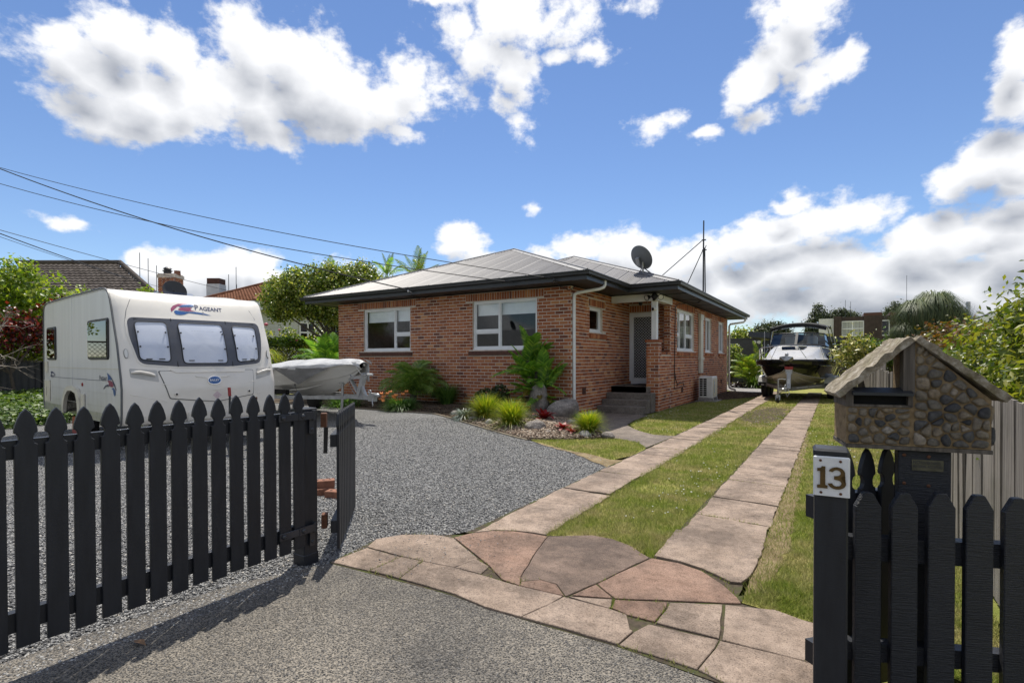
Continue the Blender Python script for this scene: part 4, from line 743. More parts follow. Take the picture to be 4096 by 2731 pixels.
# side wall, u along +Y from the pier beside the porch
SP = (HX1, 15.74, 0); SLn = HYR-15.74; SA = [(16.55-15.74, 18.83-15.74, 1.708, 3.02), (20.67-15.74, 21.80-15.74, 1.706, 3.02), (23.30-15.74, 24.42-15.74, 1.706, 3.02)]
sa_s = [(h[0]-0.02, h[1]+0.30, 1.565, 1.708) for h in SA]; sa_l = [(h[0]-0.12, h[1]+0.12, 3.02, 3.25) for h in SA]
wall_body(wb, SP, RA, RO, SLn, 0.0, WT, SA); wall_run(SP, RA, RO, SLn, 0.0, WT, SA+sa_s+sa_l, 0.06)
for s in sa_l: soldier(SP, RA, RO, s[0], s[1], 3.03, WT-0.006)
# pier face towards the street above the porch side wall
wall_body(wb, (-4.38, 15.74, 0), FA, FO, 0.179, 0.0, WT, [], 0.10)
wall_run((-4.38, 15.737, 0), FA, FO, 0.18, 1.66, WT, [])
# porch side wall between pillar and pier
wall_body(wb, (HX1, 14.78, 0), RA, RO, 0.955, 0.0, 1.575, [], 0.2); wall_run((HX1, 14.78, 0), RA, RO, 0.955, 0.0, 1.575, [], 0.06)
soldier((HX1+0.012, 14.78, 0), RA, RO, 0.0, 0.955, 1.578, 1.662, 0.072)
wb.box(HX1-0.22, HX1+0.012, 14.785, 15.73, 1.5755, 1.655)
# pillar
PX0, PX1, PY0, PY1 = -4.512, -4.178, HYP, 14.78
wb.box(PX0+0.006, PX1-0.006, PY0+0.006, PY1, 0.0, 1.925)
wall_run((PX0, PY0+0.006, 0), FA, FO, PX1-PX0, 0.0, 1.90, [], 0.0); wall_run((PX1-0.006, PY0, 0), RA, RO, PY1-PY0, 0.0, 1.90, [], 0.12); wall_run((PX0+0.006, PY1, 0), (0, -1, 0), (-1, 0, 0), PY1-PY0, 0.68, 1.90, [], 0.0)
# hidden sides
wb.box(HXL, HXL+0.18, HYF+0.18, HYR, 0, WT); wb.box(HXL, HX1, HYR-0.002, HYR+0.18, 0, WT)
WALL = wb.build('wall', M['mortar'], HOUSE)

def proj_area(b):
    c, ax, out, l, h = b; v = CAMLOC-c; d = v.length
    z = (c-CAMLOC).dot(CF)
    if z < 0.2: return 0
    u = (c-CAMLOC).dot(CR)/z
    if abs(u) > 1.0: return 0
    return l*h*max(0.0, v.normalized().dot(out))/d**2
def hidden(b):
    c = b[0]
    return (c.y > 11.9 and c.x < -5.6) or (b[2].x < -0.5)
BRICKS.sort(key=lambda b: -(0 if hidden(b) else proj_area(b)))
def brick_mesh(l, h, t=0.05):
    mb = MB(); a, b, c = l/2, h/2, t/2; e = 0.004
    mb.add([(-a, -c, -b), (a, -c, -b), (a, -c, b), (-a, -c, b), (-a+e, c, -b+e), (a-e, c, -b+e), (a-e, c, b-e), (-a+e, c, b-e)], [(4, 5, 6, 7), (0, 1, 5, 4), (1, 2, 6, 5), (2, 3, 7, 6), (3, 0, 4, 7)])
    return mb
cache = {}; WPOS = HOUSE.location+WALL.location; mass = MB(); rj = random.Random(2)
for i, (c, ax, out, l, h) in enumerate(BRICKS):
    pr = 0.006+rj.uniform(-0.0025, 0.003); c2 = c+out*(pr-0.025)
    if i < 300:
        key = (round(l, 3), round(h, 3))
        if key not in cache:
            me = bpy.data.meshes.new('brick'); q = brick_mesh(l, h); me.from_pydata(q.v, [], q.f); me.materials.append(M['brick']); me.update(); cache[key] = me
        o = bpy.data.objects.new('brick', cache[key]); COL.objects.link(o); o.parent = WALL
        o.matrix_local = Matrix.Translation(c2-WPOS) @ Matrix(((ax.x, out.x, 0, 0), (ax.y, out.y, 0, 0), (0, 0, 1, 0), (0, 0, 0, 1)))
    else:
        q = brick_mesh(l, h); mass.add([c2+ax*v[0]+out*v[1]+Vector((0, 0, v[2])) for v in q.v], q.f)
bo = mass.build('brick_courses', M['brick_mass'], WALL, kind='stuff')

# sills of brick on edge
def sill(o, ax, out, u0, u1, zt, zb, depth, n_pitch, mat, split):
    mb = MB(); o, ax, out = Vector(o), Vector(ax), Vector(out); n = int(round((u1-u0)/n_pitch)); p = (u1-u0)/n
    for i in range(n):
        a = u0+p*i+0.004; b = u0+p*(i+1)-(0.004 if split else 0.0015); q = []
        for u in (a, b): q += [o+ax*u+out*(-0.02)+Vector((0, 0, zb)), o+ax*u+out*(depth-0.012)+Vector((0, 0, zb-0.002)), o+ax*u+out*depth+Vector((0, 0, zt-0.05)), o+ax*u+out*(-0.02)+Vector((0, 0, zt))]
        mb.add(q, [(0, 1, 2, 3), (7, 6, 5, 4), (0, 4, 5, 1), (1, 5, 6, 2), (2, 6, 7, 3), (3, 7, 4, 0)])
    return mb.build('sill', mat, HOUSE)
sill(FP, FA, FO, sl1[0], sl1[1], 1.70, 1.57, 0.055, 0.079, M['sill_brick'], False); sill(FP, FA, FO, sl2[0], sl2[1], 1.70, 1.57, 0.055, 0.079, M['sill_brick'], False)
sill(RP0, RA, RO, sls[0], sls[1], 2.165, 2.01, 0.06, 0.083, M['brick_mass'], True)
for s in sa_s: sill(SP, RA, RO, s[0], s[1], 1.70, 1.56, 0.06, 0.083, M['brick_mass'], True)

# windows: frame > sash bars, panes, blind
def window(o, ax, out, u0, u1, z0, z1, vbars, hbars, setback=0.045, fw=0.055, blind=None, slats=False, glassmat=None, sillh=0.075):
    """vbars [u]; hbars [(ua, ub, z)] relative to the opening"""
    o, ax, out = Vector(o), Vector(ax), Vector(out)
    def bx(mb, a, b, c, d, f0, f1): mb.obox(o+ax*((a+b)/2)+out*((f0+f1)/2)+Vector((0, 0, (c+d)/2)), ax, out, (0, 0, 1), abs(b-a)/2, abs(f1-f0)/2, abs(d-c)/2)
    mb = MB(); fr = -setback; bk = -setback-0.07
    bx(mb, u0, u0+fw, z0, z1, bk, fr); bx(mb, u1-fw, u1, z0, z1, bk, fr); bx(mb, u0+fw, u1-fw, z1-fw, z1, bk, fr); bx(mb, u0+fw, u1-fw, z0, z0+sillh, bk, fr); bx(mb, u0-0.004, u1+0.004, z0-0.006, z0+0.028, fr, fr+0.035)
    w = mb.build('window', M['white_paint'], HOUSE, bevel=0.004)
    cols = [u0+fw]+vbars+[u1-fw]; f2 = fr-0.008; mb = MB()
    for v in vbars: bx(mb, v-0.026, v+0.026, z0+sillh, z1-fw, bk+0.01, f2+0.004)
    for a, b, z in hbars: bx(mb, a, b, z-0.04, z+0.04, bk+0.01, f2)
    # casement frames around each light
    lights = []
    for i in range(len(cols)-1):
        a = cols[i]+(0.026 if i else 0); b = cols[i+1]-(0.026 if i < len(cols)-2 else 0); zz = [z0+sillh]+sorted(z for (p, q, z) in hbars if p <= (a+b)/2 <= q)+[z1-fw]
        for j in range(len(zz)-1):
            c = zz[j]+(0.04 if j else 0); d = zz[j+1]-(0.04 if j < len(zz)-2 else 0); e = 0.024
            for q in ((a, a+e, c, d), (b-e, b, c, d), (a+e, b-e, c, c+e), (a+e, b-e, d-e, d)): bx(mb, *q, bk+0.018, f2-0.014)
            lights.append((a+e, b-e, c+e, d-e))
    mb.build('sash', M['white_paint'], w)
    for a, b, c, d in lights:
        mb = MB(); bx(mb, a-0.004, b+0.004, c-0.004, d+0.004, bk+0.03, bk+0.036); mb.build('pane', glassmat or M['glass'], w)
    if blind:
        mb = MB()
        for i in range(len(cols)-1): bx(mb, cols[i]+0.015, cols[i+1]-0.015, blind, z1-fw, bk-0.055, bk-0.05); bx(mb, cols[i]+0.012, cols[i+1]-0.012, blind-0.025, blind, bk-0.06, bk-0.045)
        mb.build('blind', M['blind'], w)
    if slats:
        mb = MB(); z = z0+0.1
        while z < z1-0.08:
            mb.obox(o+ax*((u0+u1)/2)+out*(bk-0.07)+Vector((0, 0, z)), ax, (out*0.8+Vector((0, 0, 0.6))).normalized(), (Vector((0, 0, 0.8))-out*0.6).normalized(), (u1-u0)/2-0.06, 0.022, 0.0015); z += 0.042
        mb.build('venetian_blind', M['white_plastic'], w)
    return w
q = lambda x: x-HXL
window(FP, FA, FO, W1[0], W1[1], W1[2], W1[3], [q(-11.483)], [(q(-11.45), q(-10.82), 2.228)], blind=2.65)
window(FP, FA, FO, W2[0], W2[1], W2[2], W2[3], [q(-7.668)], [(q(-8.45), q(-7.70), 2.215)], blind=2.68)
window(RP0, RA, RO, SW[0], SW[1], SW[2], SW[3], [], [], setback=0.06, fw=0.06)
a0 = SA[0]; window(SP, RA, RO, a0[0], a0[1], a0[2], a0[3], [a0[0]+0.50, a0[0]+1.30], [(a0[0], a0[0]+0.5, 2.22), (a0[0]+1.3, a0[1], 2.22)], slats=True)
for a0 in SA[1:]: window(SP, RA, RO, a0[0], a0[1], a0[2], a0[3], [a0[0]+0.55], [], slats=True)

# inside: a floor and rooms deep enough to read dark
mb = MB(); mb.box(HXL+0.2, HX1-0.2, HYD+0.6, HYD+0.64, 0.6, WT); mb.box(HXL+0.2, HX0-0.2, HYF+0.2, HYR-0.2, 0.55, 0.60); mb.build('interior', plain('inner_wall', (0.10, 0.095, 0.09), 0.9), HOUSE)

# roof
GZ = 3.464; PIT = 0.3805
def corr(mb, cols, dirup, z0=GZ, amp=0.0085, wl=0.0762):
    """cols [(eave point, run)]: strips of corrugated sheet climbing along dirup"""
    pass
def roof_face(x0, x1, y0, ridge_run, right_only=None, mbx=None):
    """front face of a hip, eave along X at y0"""
    n = int((x1-x0)/0.0762*5); mb = mbx or MB(); rows = []
    nz = Vector((0, -PIT, 1)).normalized()
    for i in range(n+1):
        x = x0+(x1-x0)*i/n; run = min(x-x0, x1-x, ridge_run); w = 0.0125*cos(2*pi*(x-x0)/0.0762)+(0.010 if ((x-x0) % 0.762) < 0.05 else 0)
        col = []
        for t in (0.0, 0.25, 0.5, 0.75, 1.0): y = y0+run*t-(0.02 if t == 0 else 0); z = GZ+run*t*PIT; col.append(Vector((x, y, z))+nz*w+Vector((0, 0, 0.012)))
        rows.append(col)
    mb.grid(rows); return mb
def plane_face(pts): mb = MB(); mb.add(pts, [tuple(range(len(pts)))]); return mb
gxl, gxr, gy0 = -14.80, -4.80, 11.03; gym = 13.82; gx2, gy2 = -3.47, 26.40
pkx = (gxl+gxr)/2; runA = (gxr-gxl)/2; zA = GZ+runA*PIT
mb = roof_face(gxl, gxr, gy0, runA)
bx0 = -14.53; runB = (gx2-bx0)/2; zB = GZ+runB*PIT; pbx = (bx0+gx2)/2
roof_face(bx0, gx2, gym, runB, mbx=mb)
e = 0.012
for pts in ([(gxr, gy0, GZ+e), (gxr, 20, GZ+e), (pkx, 20, zA+e), (pkx, gy0+runA, zA+e)], [(gxl, gy0, GZ+e), (pkx, gy0+runA, zA+e), (pkx, 20, zA+e), (gxl, 20, GZ+e)],
            [(gx2, gym, GZ+e), (gx2, gy2, GZ+e), (pbx, gy2-runB, zB+e), (pbx, gym+runB, zB+e)], [(bx0, gym, GZ+e), (pbx, gym+runB, zB+e), (pbx, gy2-runB, zB+e), (bx0, gy2, GZ+e)], [(gx2, gy2, GZ+e), (bx0, gy2, GZ+e), (pbx, gy2-runB, zB+e)]): mb.add(pts, [tuple(range(len(pts)))])
ROOF = mb.build('roof', M['roof_iron'], HOUSE, smooth=True, angle=50)
# hip and ridge caps: flat wings with a rolled top
mb = MB()
def cap(a, b, wing1, wing2):
    a, b = Vector(a), Vector(b)
    for wg in (wing1, wing2): wg = Vector(wg); k = Vector((0, 0, 0.028)); mb.add([a+k, b+k, b+k+wg, a+k+wg], [(0, 1, 2, 3)])
    mb.tube([a+Vector((0, 0, 0.03)), b+Vector((0, 0, 0.03))], 0.028, 8)
def hipcap(c, p, fdir, sdir):
    """c = eave corner, p = peak; wings lie down the two faces"""
    d = (Vector(p)-Vector(c)).normalized(); f = Vector((0, 1, PIT)).normalized() if fdir == 'y' else None
    cap(c, p, Vector((sdir*-0.20, 0, 0)), Vector((0, 0.20, 0)))
hipcap((gxl, gy0, GZ), (pkx, gy0+runA, zA), 'y', -1); hipcap((gxr, gy0, GZ), (pkx, gy0+runA, zA), 'y', 1)
hipcap((bx0, gym, GZ), (pbx, gym+runB, zB), 'y', -1); hipcap((gx2, gym, GZ), (pbx, gym+runB, zB), 'y', 1)
cap((pkx, gy0+runA, zA), (pkx, 20, zA), (0.18, 0, -0.18*PIT), (-0.18, 0, -0.18*PIT)); cap((pbx, gym+runB, zB), (pbx, gy2-runB, zB), (0.18, 0, -0.18*PIT), (-0.18, 0, -0.18*PIT))
mb.build('ridge_cap', M['flashing'], ROOF)
GP = [(gxl, gy2+0.02, 0), (gxl-0.0, gy0, 0), (gxr, gy0, 0), (gxr, gym, 0), (gx2, gym, 0), (gx2, gy2, 0)]
mb = MB(); mb.sweep(GP, [(-0.02, 3.385), (0.045, 3.372), (0.07, 3.385), (0.078, 3.43), (0.095, 3.452), (0.095, 3.472), (0.083, 3.472), (0.078, 3.452), (0.06, 3.44), (0.055, 3.40), (-0.02, 3.398)]); mb.build('gutter', M['dark_trim'], ROOF)
mb = MB(); mb.sweep(GP, [(-0.05, 3.275), (-0.025, 3.275), (-0.025, 3.45), (-0.05, 3.45)]); mb.build('fascia', M['dark_trim'], ROOF)
mb = MB(); mb.add([(gxl+0.05, gy0+0.05, 3.29), (gxr-0.05, gy0+0.05, 3.29), (gxr-0.05, gym+0.05, 3.29), (gx2-0.05, gym+0.05, 3.29), (gx2-0.05, gy2, 3.29), (gxl+0.05, gy2, 3.29)], [(0, 1, 2, 3, 4, 5)])
for y in np.arange(14.9, 26, 1.8): mb.box(HX1+0.01, gx2-0.055, y-0.012, y+0.012, 3.280, 3.2885)
for x in np.arange(-14.0, -5.0, 1.8): mb.box(x-0.012, x+0.012, gy0+0.06, HYF-0.01, 3.280, 3.2885)
mb.box(HX1-1.2, gx2-0.06, gym+1.2, gym+1.212, 3.28, 3.2885); mb.build('soffit', M['soffit'], ROOF)

# porch: floor, steps, beam, post, door
mb = MB(); mb.box(HX0+0.002, HX1-0.19, 14.44, HYD-0.002, 0.0, 0.68); mb.box(HX0+0.002, PX0-0.002, 14.44, 14.46, 0.0, 0.679); mb.build('porch_floor', M['step_concrete'], HOUSE)
STP = thing('doorstep', '', '', (0, 0, 0)); bpy.data.objects.remove(STP)
for (y0, y1, z, xr) in ((13.35, 13.70, 0.20, -4.29), (13.70, 14.04, 0.352, -4.27), (14.04, 14.44, 0.512, -4.245)):
    mb = MB(); mb.cbox(HX0+0.012, xr, y0, y1+(0.001 if y1 < 14.4 else -0.002), 0.0, z, 0.012); mb.build('step', M['step_concrete'], HOUSE)
mb = MB(); mb.box(HX0+0.012, -4.18, 14.442, 14.60, 3.075, 3.27); mb.box(-4.38, -4.18, 14.602, 15.735, 3.075, 3.268); mb.box(-4.215, -4.178, 15.737, 15.93, 3.07, 3.266); mb.build('beam', M['white_paint'], HOUSE, bevel=0.005)
mb = MB(); mb.cbox(-4.395, -4.238, 14.51, 14.665, 2.0, 3.074, 0.012); mb.build('post', M['white_paint'], HOUSE)
mb = MB(); mb.box(-4.545, -4.150, 14.425, 14.79, 1.925, 1.998); mb.build('pillar_cap', M['brick'], HOUSE, bevel=0.008)
# screen door: frame > mesh, handle
dx0, dx1, dz0, dz1 = HX0+0.016, HX0+0.90, 0.782, 2.895; mb = MB(); yy = HYD+0.02
mb.box(dx0, dx0+0.05, yy-0.03, yy+0.06, dz0, dz1); mb.box(dx1-0.05, dx1, yy-0.03, yy+0.06, dz0, dz1); mb.box(dx0+0.05, dx1-0.05, yy-0.03, yy+0.06, dz1-0.05, dz1); mb.box(dx0+0.05, dx1-0.05, yy-0.045, yy+0.06, dz0-0.1, dz0)
for a in ((dx0+0.052, dx0+0.125, dz0+0.002, dz1-0.052), (dx1-0.125, dx1-0.052, dz0+0.002, dz1-0.052), (dx0+0.125, dx1-0.125, dz0+0.002, dz0+0.09), (dx0+0.125, dx1-0.125, dz1-0.13, dz1-0.052)): mb.box(a[0], a[1], yy-0.02, yy+0.02, a[2], a[3])
DOOR = mb.build('screen_door', M['white_paint'], HOUSE, bevel=0.004)
mb = MB(); gx0, gx1, gz0, gz1 = dx0+0.125, dx1-0.125, dz0+0.09, dz1-0.13; st = 0.062; s2 = st
k = -((gz1-gz0)/s2)
def clipline(c, sgn):
    # z = gz0 + c + sgn*(x-gx0)
    pts = []
    for x in (gx0, gx1):
        z = gz0+c+sgn*(x-gx0)
        if gz0 <= z <= gz1: pts.append((x, z))
    for z in (gz0, gz1):
        x = gx0+(z-gz0-c)*sgn
        if gx0 < x < gx1: pts.append((x, z))
    return pts[:2] if len(pts) >= 2 else None
c = -1.0
while c < 3.4:
    for sgn in (1, -1):
        p = clipline(c, sgn)
        if p: mb.bar((p[0][0], yy-0.004*sgn, p[0][1]), (p[1][0], yy-0.004*sgn, p[1][1]), 0.007, 0.004, up=(0, 1, 0))
    c += st*1.414
mb.build('door_grille', M['white_paint'], DOOR)
mb = MB(); mb.box(gx0, gx1, yy+0.045, yy+0.055, gz0-0.08, gz1+0.06); mb.build('front_door', plain('front_door_dark', (0.022, 0.024, 0.028), 0.5), HOUSE)
mb = MB(); mb.obox((dx1-0.09, yy-0.03, 1.72), (1, 0, 0), (0, 1, 0), (0, 0, 1), 0.02, 0.012, 0.09); mb.tube([(dx1-0.09, yy-0.04, 1.74), (dx1-0.09, yy-0.075, 1.74), (dx1-0.19, yy-0.075, 1.74)], 0.009); mb.build('door_handle', M['black_plastic'], DOOR)
mb = MB(); mb.cbox(-5.2, -4.5, 15.35, 15.92, 0.682, 0.70, 0.01); tag(mb.build('door_mat', M['rubber']), 'dark doormat lying on the porch floor before the screen door', 'doormat')
# porch lamp
mb = MB(); mb.lathe([(0.03, 0), (0.06, 0.02), (0.075, 0.03), (0.06, 0.19), (0.03, 0.22)], (-4.95, 15.3, 3.268), (0, 0, -1), 8); mb.build('porch_lamp', M['dark_metal'], HOUSE)
# floodlight with two heads, and a small camera, on the porch corner
FLD = thing('floodlight', 'black twin headed security floodlight mounted on the white porch beam corner', 'light', (-4.22, 14.44, 3.15))
mb = MB(); mb.lathe([(0.085, 0), (0.09, 0.03), (0.075, 0.07), (0.03, 0.085)], (-4.27, 14.44, 3.19), (0, -1, 0), 16); mb.sphere((-4.27, 14.36, 3.09), 0.045, 0.045, 0.035); mb.build('housing', M['black_plastic'], FLD, smooth=True)
for s, x in ((-1, -4.45), (1, -4.09)):
    d = Vector((s*0.45, -0.85, -0.35)).normalized(); c = Vector((x, 14.36, 3.16)); mb = MB(); mb.lathe([(0.03, -0.09), (0.05, -0.07), (0.078, 0.03), (0.08, 0.05), (0.072, 0.05), (0.06, 0.03)], c, d, 16); mb.tube([c-d*0.07, (-4.27, 14.38, 3.19)], 0.018); h = mb.build('lamp_head', M['black_plastic'], FLD, smooth=True)
    mb = MB(); mb.lathe([(0.0705, 0), (0.0705, 0.004)], c+d*0.036, d, 16); mb.build('lens', M['white_plastic'], h)
CC = thing('security_camera', 'small white security camera with black face on the porch post', 'camera', (-4.30, 14.50, 2.84))
mb = MB(); mb.tube([(-4.26, 14.51, 2.85), (-4.29, 14.47, 2.85), (-4.315, 14.43, 2.84)], [0.025, 0.045, 0.05], 12); mb.build('body', M['white_plastic'], CC, smooth=True)
mb = MB(); mb.lathe([(0.042, 0), (0.042, 0.012), (0.02, 0.02)], (-4.318, 14.425, 2.84), (-0.5, -0.85, -0.1), 12); mb.build('lens', M['black_plastic'], CC)

# downpipes, each a fixture of the house
def pipe(name, pts, r, mat, clips=()):
    mb = MB(); mb.tube(pts, r, 12); o = mb.build(name, mat, HOUSE, smooth=True)
    for c in clips:
        mb = MB(); mb.tube([(c[0]-r*1.25, c[1], c[2]), (c[0]-r*2.2, c[1], c[2])], 0.012, 6); mb.lathe([(r*1.12, -0.018), (r*1.12, 0.018)], c, (0, 0, 1), 12); mb.build('pipe_clip', mat, o)
pipe('downpipe', [(-4.83, 12.16, 3.385), (-4.83, 12.16, 3.27), (-4.85, 12.13, 3.215), (-4.93, 12.09, 3.18), (-5.42, 11.86, 3.09), (-5.49, 11.83, 3.05), (-5.50, 11.825, 2.98), (-5.50, 11.825, 0.22), (-5.48, 11.80, 0.13), (-5.42, 11.70, 0.09)], 0.041, M['white_plastic'], ((-5.50, 11.825, 2.78), (-5.50, 11.825, 1.75), (-5.50, 11.825, 0.48)))
pipe('downpipe', [(-3.52, 25.9, 3.39), (-3.52, 25.9, 3.2), (-3.58, 25.82, 3.12), (-4.06, 25.32, 3.02), (-4.10, 25.28, 2.94), (-4.10, 25.27, 0.30), (-4.08, 25.22, 0.18), (-3.98, 25.15, 0.12), (-3.82, 25.05, 0.10), (-3.80, 25.04, 0.02)], 0.043, M['cream_plastic'])
mb = MB(); mb.box(-4.185, -4.095, 19.45, 19.86, 0.95, 2.86); mb.box(-4.185, -4.08, 19.40, 19.92, 2.86, 3.06); mb.box(-4.185, -4.075, 19.38, 19.94, 1.42, 1.52); mb.build('pipe_duct', M['cream_plastic'], HOUSE, bevel=0.008)
# heat pump outdoor unit
AC = thing('air_conditioner', 'white air conditioner outdoor unit on concrete feet against the brick side wall', 'air conditioner', (-3.78, 19.0, 0.0))
mb = MB(); mb.cbox(-3.99, -3.55, 18.62, 19.48, 0.14, 0.86, 0.02); CS = mb.build('casing', M['white_plastic'], AC)
mb = MB(); mb.box(-3.97, -3.72, 18.609, 18.616, 0.19, 0.80); fin = mb.build('coil', M['void'], AC)
mb = MB()
for z in np.linspace(0.20, 0.80, 9): mb.box(-3.975, -3.715, 18.594, 18.606, z-0.007, z+0.007)
for x in (-3.97, -3.845, -3.72): mb.box(x-0.008, x+0.008, 18.592, 18.604, 0.19, 0.81)
mb.build('grille', M['white_plastic'], AC)
mb = MB(); mb.box(-3.545, -3.525, 18.70, 19.36, 0.20, 0.78); mb.build('fan_panel', M['cream_plastic'], AC, bevel=0.006)
mb = MB(); mb.box(-3.5235, -3.522, 18.78, 18.93, 0.30, 0.70); mb.build('label_sticker', plain('label_sticker', (0.35, 0.42, 0.50), 0.4, grime=0.6, scale=18), AC)
for y in (18.70, 19.35): mb = MB(); mb.cbox(-4.02, -3.52, y-0.07, y+0.07, 0.03, 0.138, 0.01); mb.build('foot', M['grey_concrete'], AC)
mb = MB(); mb.cbox(-4.1, -3.42, 18.52, 19.62, 0.0, 0.03, 0.008); tag(mb.build('concrete_pad', M['grey_concrete']), 'small concrete pad on the ground under the air conditioner', 'pad')
# cable drooping down the side wall and round to the vent
mb = MB(); mb.tube([(-3.63, 17.3, 3.31), (-3.75, 17.2, 3.22), (-4.15, 16.6, 3.17), (-4.18, 16.28, 3.05), (-4.18, 16.22, 2.2), (-4.18, 16.2, 1.1), (-4.18, 16.3, 0.85), (-4.17, 16.5, 0.66), (-4.17, 16.8, 0.72), (-4.17, 17.2, 0.70), (-4.17, 17.3, 0.6), (-4.17, 17.1, 0.55)], 0.012, 6)
mb.tube([(-4.18, 16.19, 1.3), (-4.18, 16.18, 0.55), (-4.17, 16.6, 0.56), (-4.17, 17.05, 0.60)], 0.009, 6); tag(mb.build('cable', M['wire']), 'black cables hanging down the side brick wall below the eave', 'cable')
# air bricks
for (o, ax, out, u, z) in ((FP, FA, FO, q(-9.9), 0.43), (FP, FA, FO, q(-6.85), 0.42), (RP0, RA, RO, 12.50-HYF, 0.64), (SP, RA, RO, 17.15-15.74, 0.47), (SP, RA, RO, 23.9-15.74, 0.5)):
    mb = MB(); c = Vector(o)+Vector(ax)*u+Vector((0, 0, z)); n = 4
    w = 0.1
    for i in range(n): mb.obox(c+Vector(out)*0.014+Vector((0, 0, (i-1.5)*0.04)), ax, out, (0, 0, 1), w, 0.006, 0.009)
    for s in (-1, 0, 1): mb.obox(c+Vector(out)*0.012+Vector(ax)*(s*w), ax, out, (0, 0, 1), 0.009, 0.006, 0.085)
    v = mb.build('air_vent', M['sill_brick'], HOUSE)
    mb = MB(); mb.obox(c+Vector(out)*0.0095, ax, out, (0, 0, 1), w, 0.001, 0.08); mb.build('vent_back', M['void'], v)
# garden tap on the front wall
mb = MB(); mb.tube([(-8.73, 11.74, 0.45), (-8.73, 11.63, 0.45), (-8.73, 11.60, 0.40)], 0.014, 8); mb.tube([(-8.73, 11.65, 0.45), (-8.73, 11.65, 0.52)], 0.008, 6); mb.bar((-8.77, 11.65, 0.52), (-8.69, 11.65, 0.52), 0.012, 0.008); tag(mb.build('garden_tap', M['rust']), 'old garden tap on the front brick wall low down', 'tap')
# satellite dish on the hip
DS = thing('satellite_dish', 'grey satellite dish seen from behind on a mast above the roof hip', 'satellite dish', (-4.82, 15.13, 3.97))
dd = Vector((0.35, 0.75, 0.50)).normalized(); cc = Vector((-4.85, 15.06, 4.42)); mb = MB()
mb.lathe([(0.02, -0.10), (0.12, -0.092), (0.22, -0.066), (0.32, -0.022), (0.37, 0.0), (0.375, 0.006), (0.365, 0.008), (0.31, -0.012), (0.2, -0.055), (0.02, -0.088)], cc, dd, 36); mb.build('dish', M['dish_grey'], DS, smooth=True)
mb = MB(); mb.tube([(-4.82, 15.13, 3.90), (-4.80, 15.02, 4.28)], 0.028, 8); mb.obox(cc-dd*0.13+Vector((-0.02, 0, -0.06)), (1, 0, 0), (0, 0.8, 0.6), (0, -0.6, 0.8), 0.05, 0.05, 0.12); mb.build('mast', M['galv'], DS)
for e in ((-5.1, 15.4, 3.97), (-4.4, 14.75, 3.83), (-4.45, 15.2, 3.8)): mb = MB(); mb.tube([(-4.81, 15.07, 4.14), e], 0.012, 6); mb.build('stay', M['dark_metal'], DS)
# aerial mast with stays
AM = thing('aerial_mast', 'tall thin black aerial mast with two stays at the side eave', 'aerial mast', (-3.52, 17.0, 3.4))
mb = MB(); mb.tube([(-3.66, 17.05, 3.30), (-3.55, 17.0, 3.31), (-3.515, 17.0, 3.38), (-3.51, 17.0, 5.12)], 0.024, 8); mb.tube([(-3.46, 17.02, 3.5), (-3.475, 17.01, 4.9)], 0.018, 6); mb.tube([(-3.51, 17.0, 5.05), (-3.505, 17.0, 5.74)], 0.02, 8); mb.build('pole', M['dark_metal'], AM)
mb = MB(); mb.bar((-3.56, 17.0, 5.14), (-3.44, 17.0, 5.14), 0.05, 0.03); mb.bar((-3.55, 17.0, 4.83), (-3.42, 17.0, 4.83), 0.05, 0.03); mb.bar((-3.53, 17.0, 4.72), (-3.44, 17.05, 4.98), 0.02, 0.02); mb.build('clamp', M['dark_metal'], AM)
for a, b in (((-3.55, 17.0, 5.13), (-5.05, 17.4, 4.10)), ((-3.53, 17.0, 4.83), (-4.06, 17.1, 3.74))): mb = MB(); mb.tube([a, b], 0.013, 6); mb.build('stay', M['dark_metal'], AM)
mb = MB(); mb.box(-4.16, -4.0, 17.02, 17.18, 3.70, 3.78); mb.build('stay_block', M['dark_trim'], AM)

# ---------------------------------------------------------------- the caravan (local x = forward, y = across to the far side)
CV = thing('caravan', 'white touring caravan parked on the gravel, net curtains in its three part front window', 'caravan', (-9.80, 3.70, 0.0), radians(-6.26))
CWd = 2.36
CPF = [(0.62, 0.455), (0.665, 0.50), (0.685, 0.60), (0.69, 0.756), (0.699, 1.00), (0.67, 1.154), (0.608, 1.357), (0.504, 1.698), (0.461, 1.798), (0.34, 2.063), (0.255, 2.27), (0.19, 2.40), (0.12, 2.49), (0.03, 2.552), (-0.10, 2.592), (-0.30, 2.612)]
_pz = [p[1] for p in CPF]; _px = [p[0] for p in CPF]
def cv_x(w, z):
    """front surface: side profile, fuller towards the middle, corners turned back"""
    x = float(np.interp(z, _pz, _px)); t = 2*w/CWd-1; bow = 0.10*min(1.0, max(0.0, (2.45-z)/0.5)); edge = max(0.0, abs(t)-0.90)/0.10
    return x+bow*(1-t*t)-0.035*edge**2*min(1, max(0, (2.6-z)/0.2))
def cv_p(w, z, off=0.0):
    e = 0.01; x = cv_x(w, z); dz = (cv_x(w, min(2.6, z+e))-cv_x(w, z-e))/(2*e); n = Vector((1, 0, -dz)).normalized(); return Vector((x, w, z))+n*off
REAR = [(-3.80, 2.612), (-3.98, 2.60), (-4.09, 2.555), (-4.145, 2.46), (-4.16, 2.27), (-4.18, 1.39), (-4.20, 0.60), (-4.12, 0.49)]
ARCH = [(-2.505, 0.49), (-2.50, 0.56), (-2.44, 0.70), (-2.36, 0.80), (-2.18, 0.895), (-1.93, 0.91), (-1.68, 0.87), (-1.58, 0.74), (-1.55, 0.60), (-1.55, 0.49)]
ws = [0, 0.03, 0.08, 0.16]+list(np.linspace(0.3, CWd-0.3, 11))+[CWd-0.16, CWd-0.08, CWd-0.03, CWd]
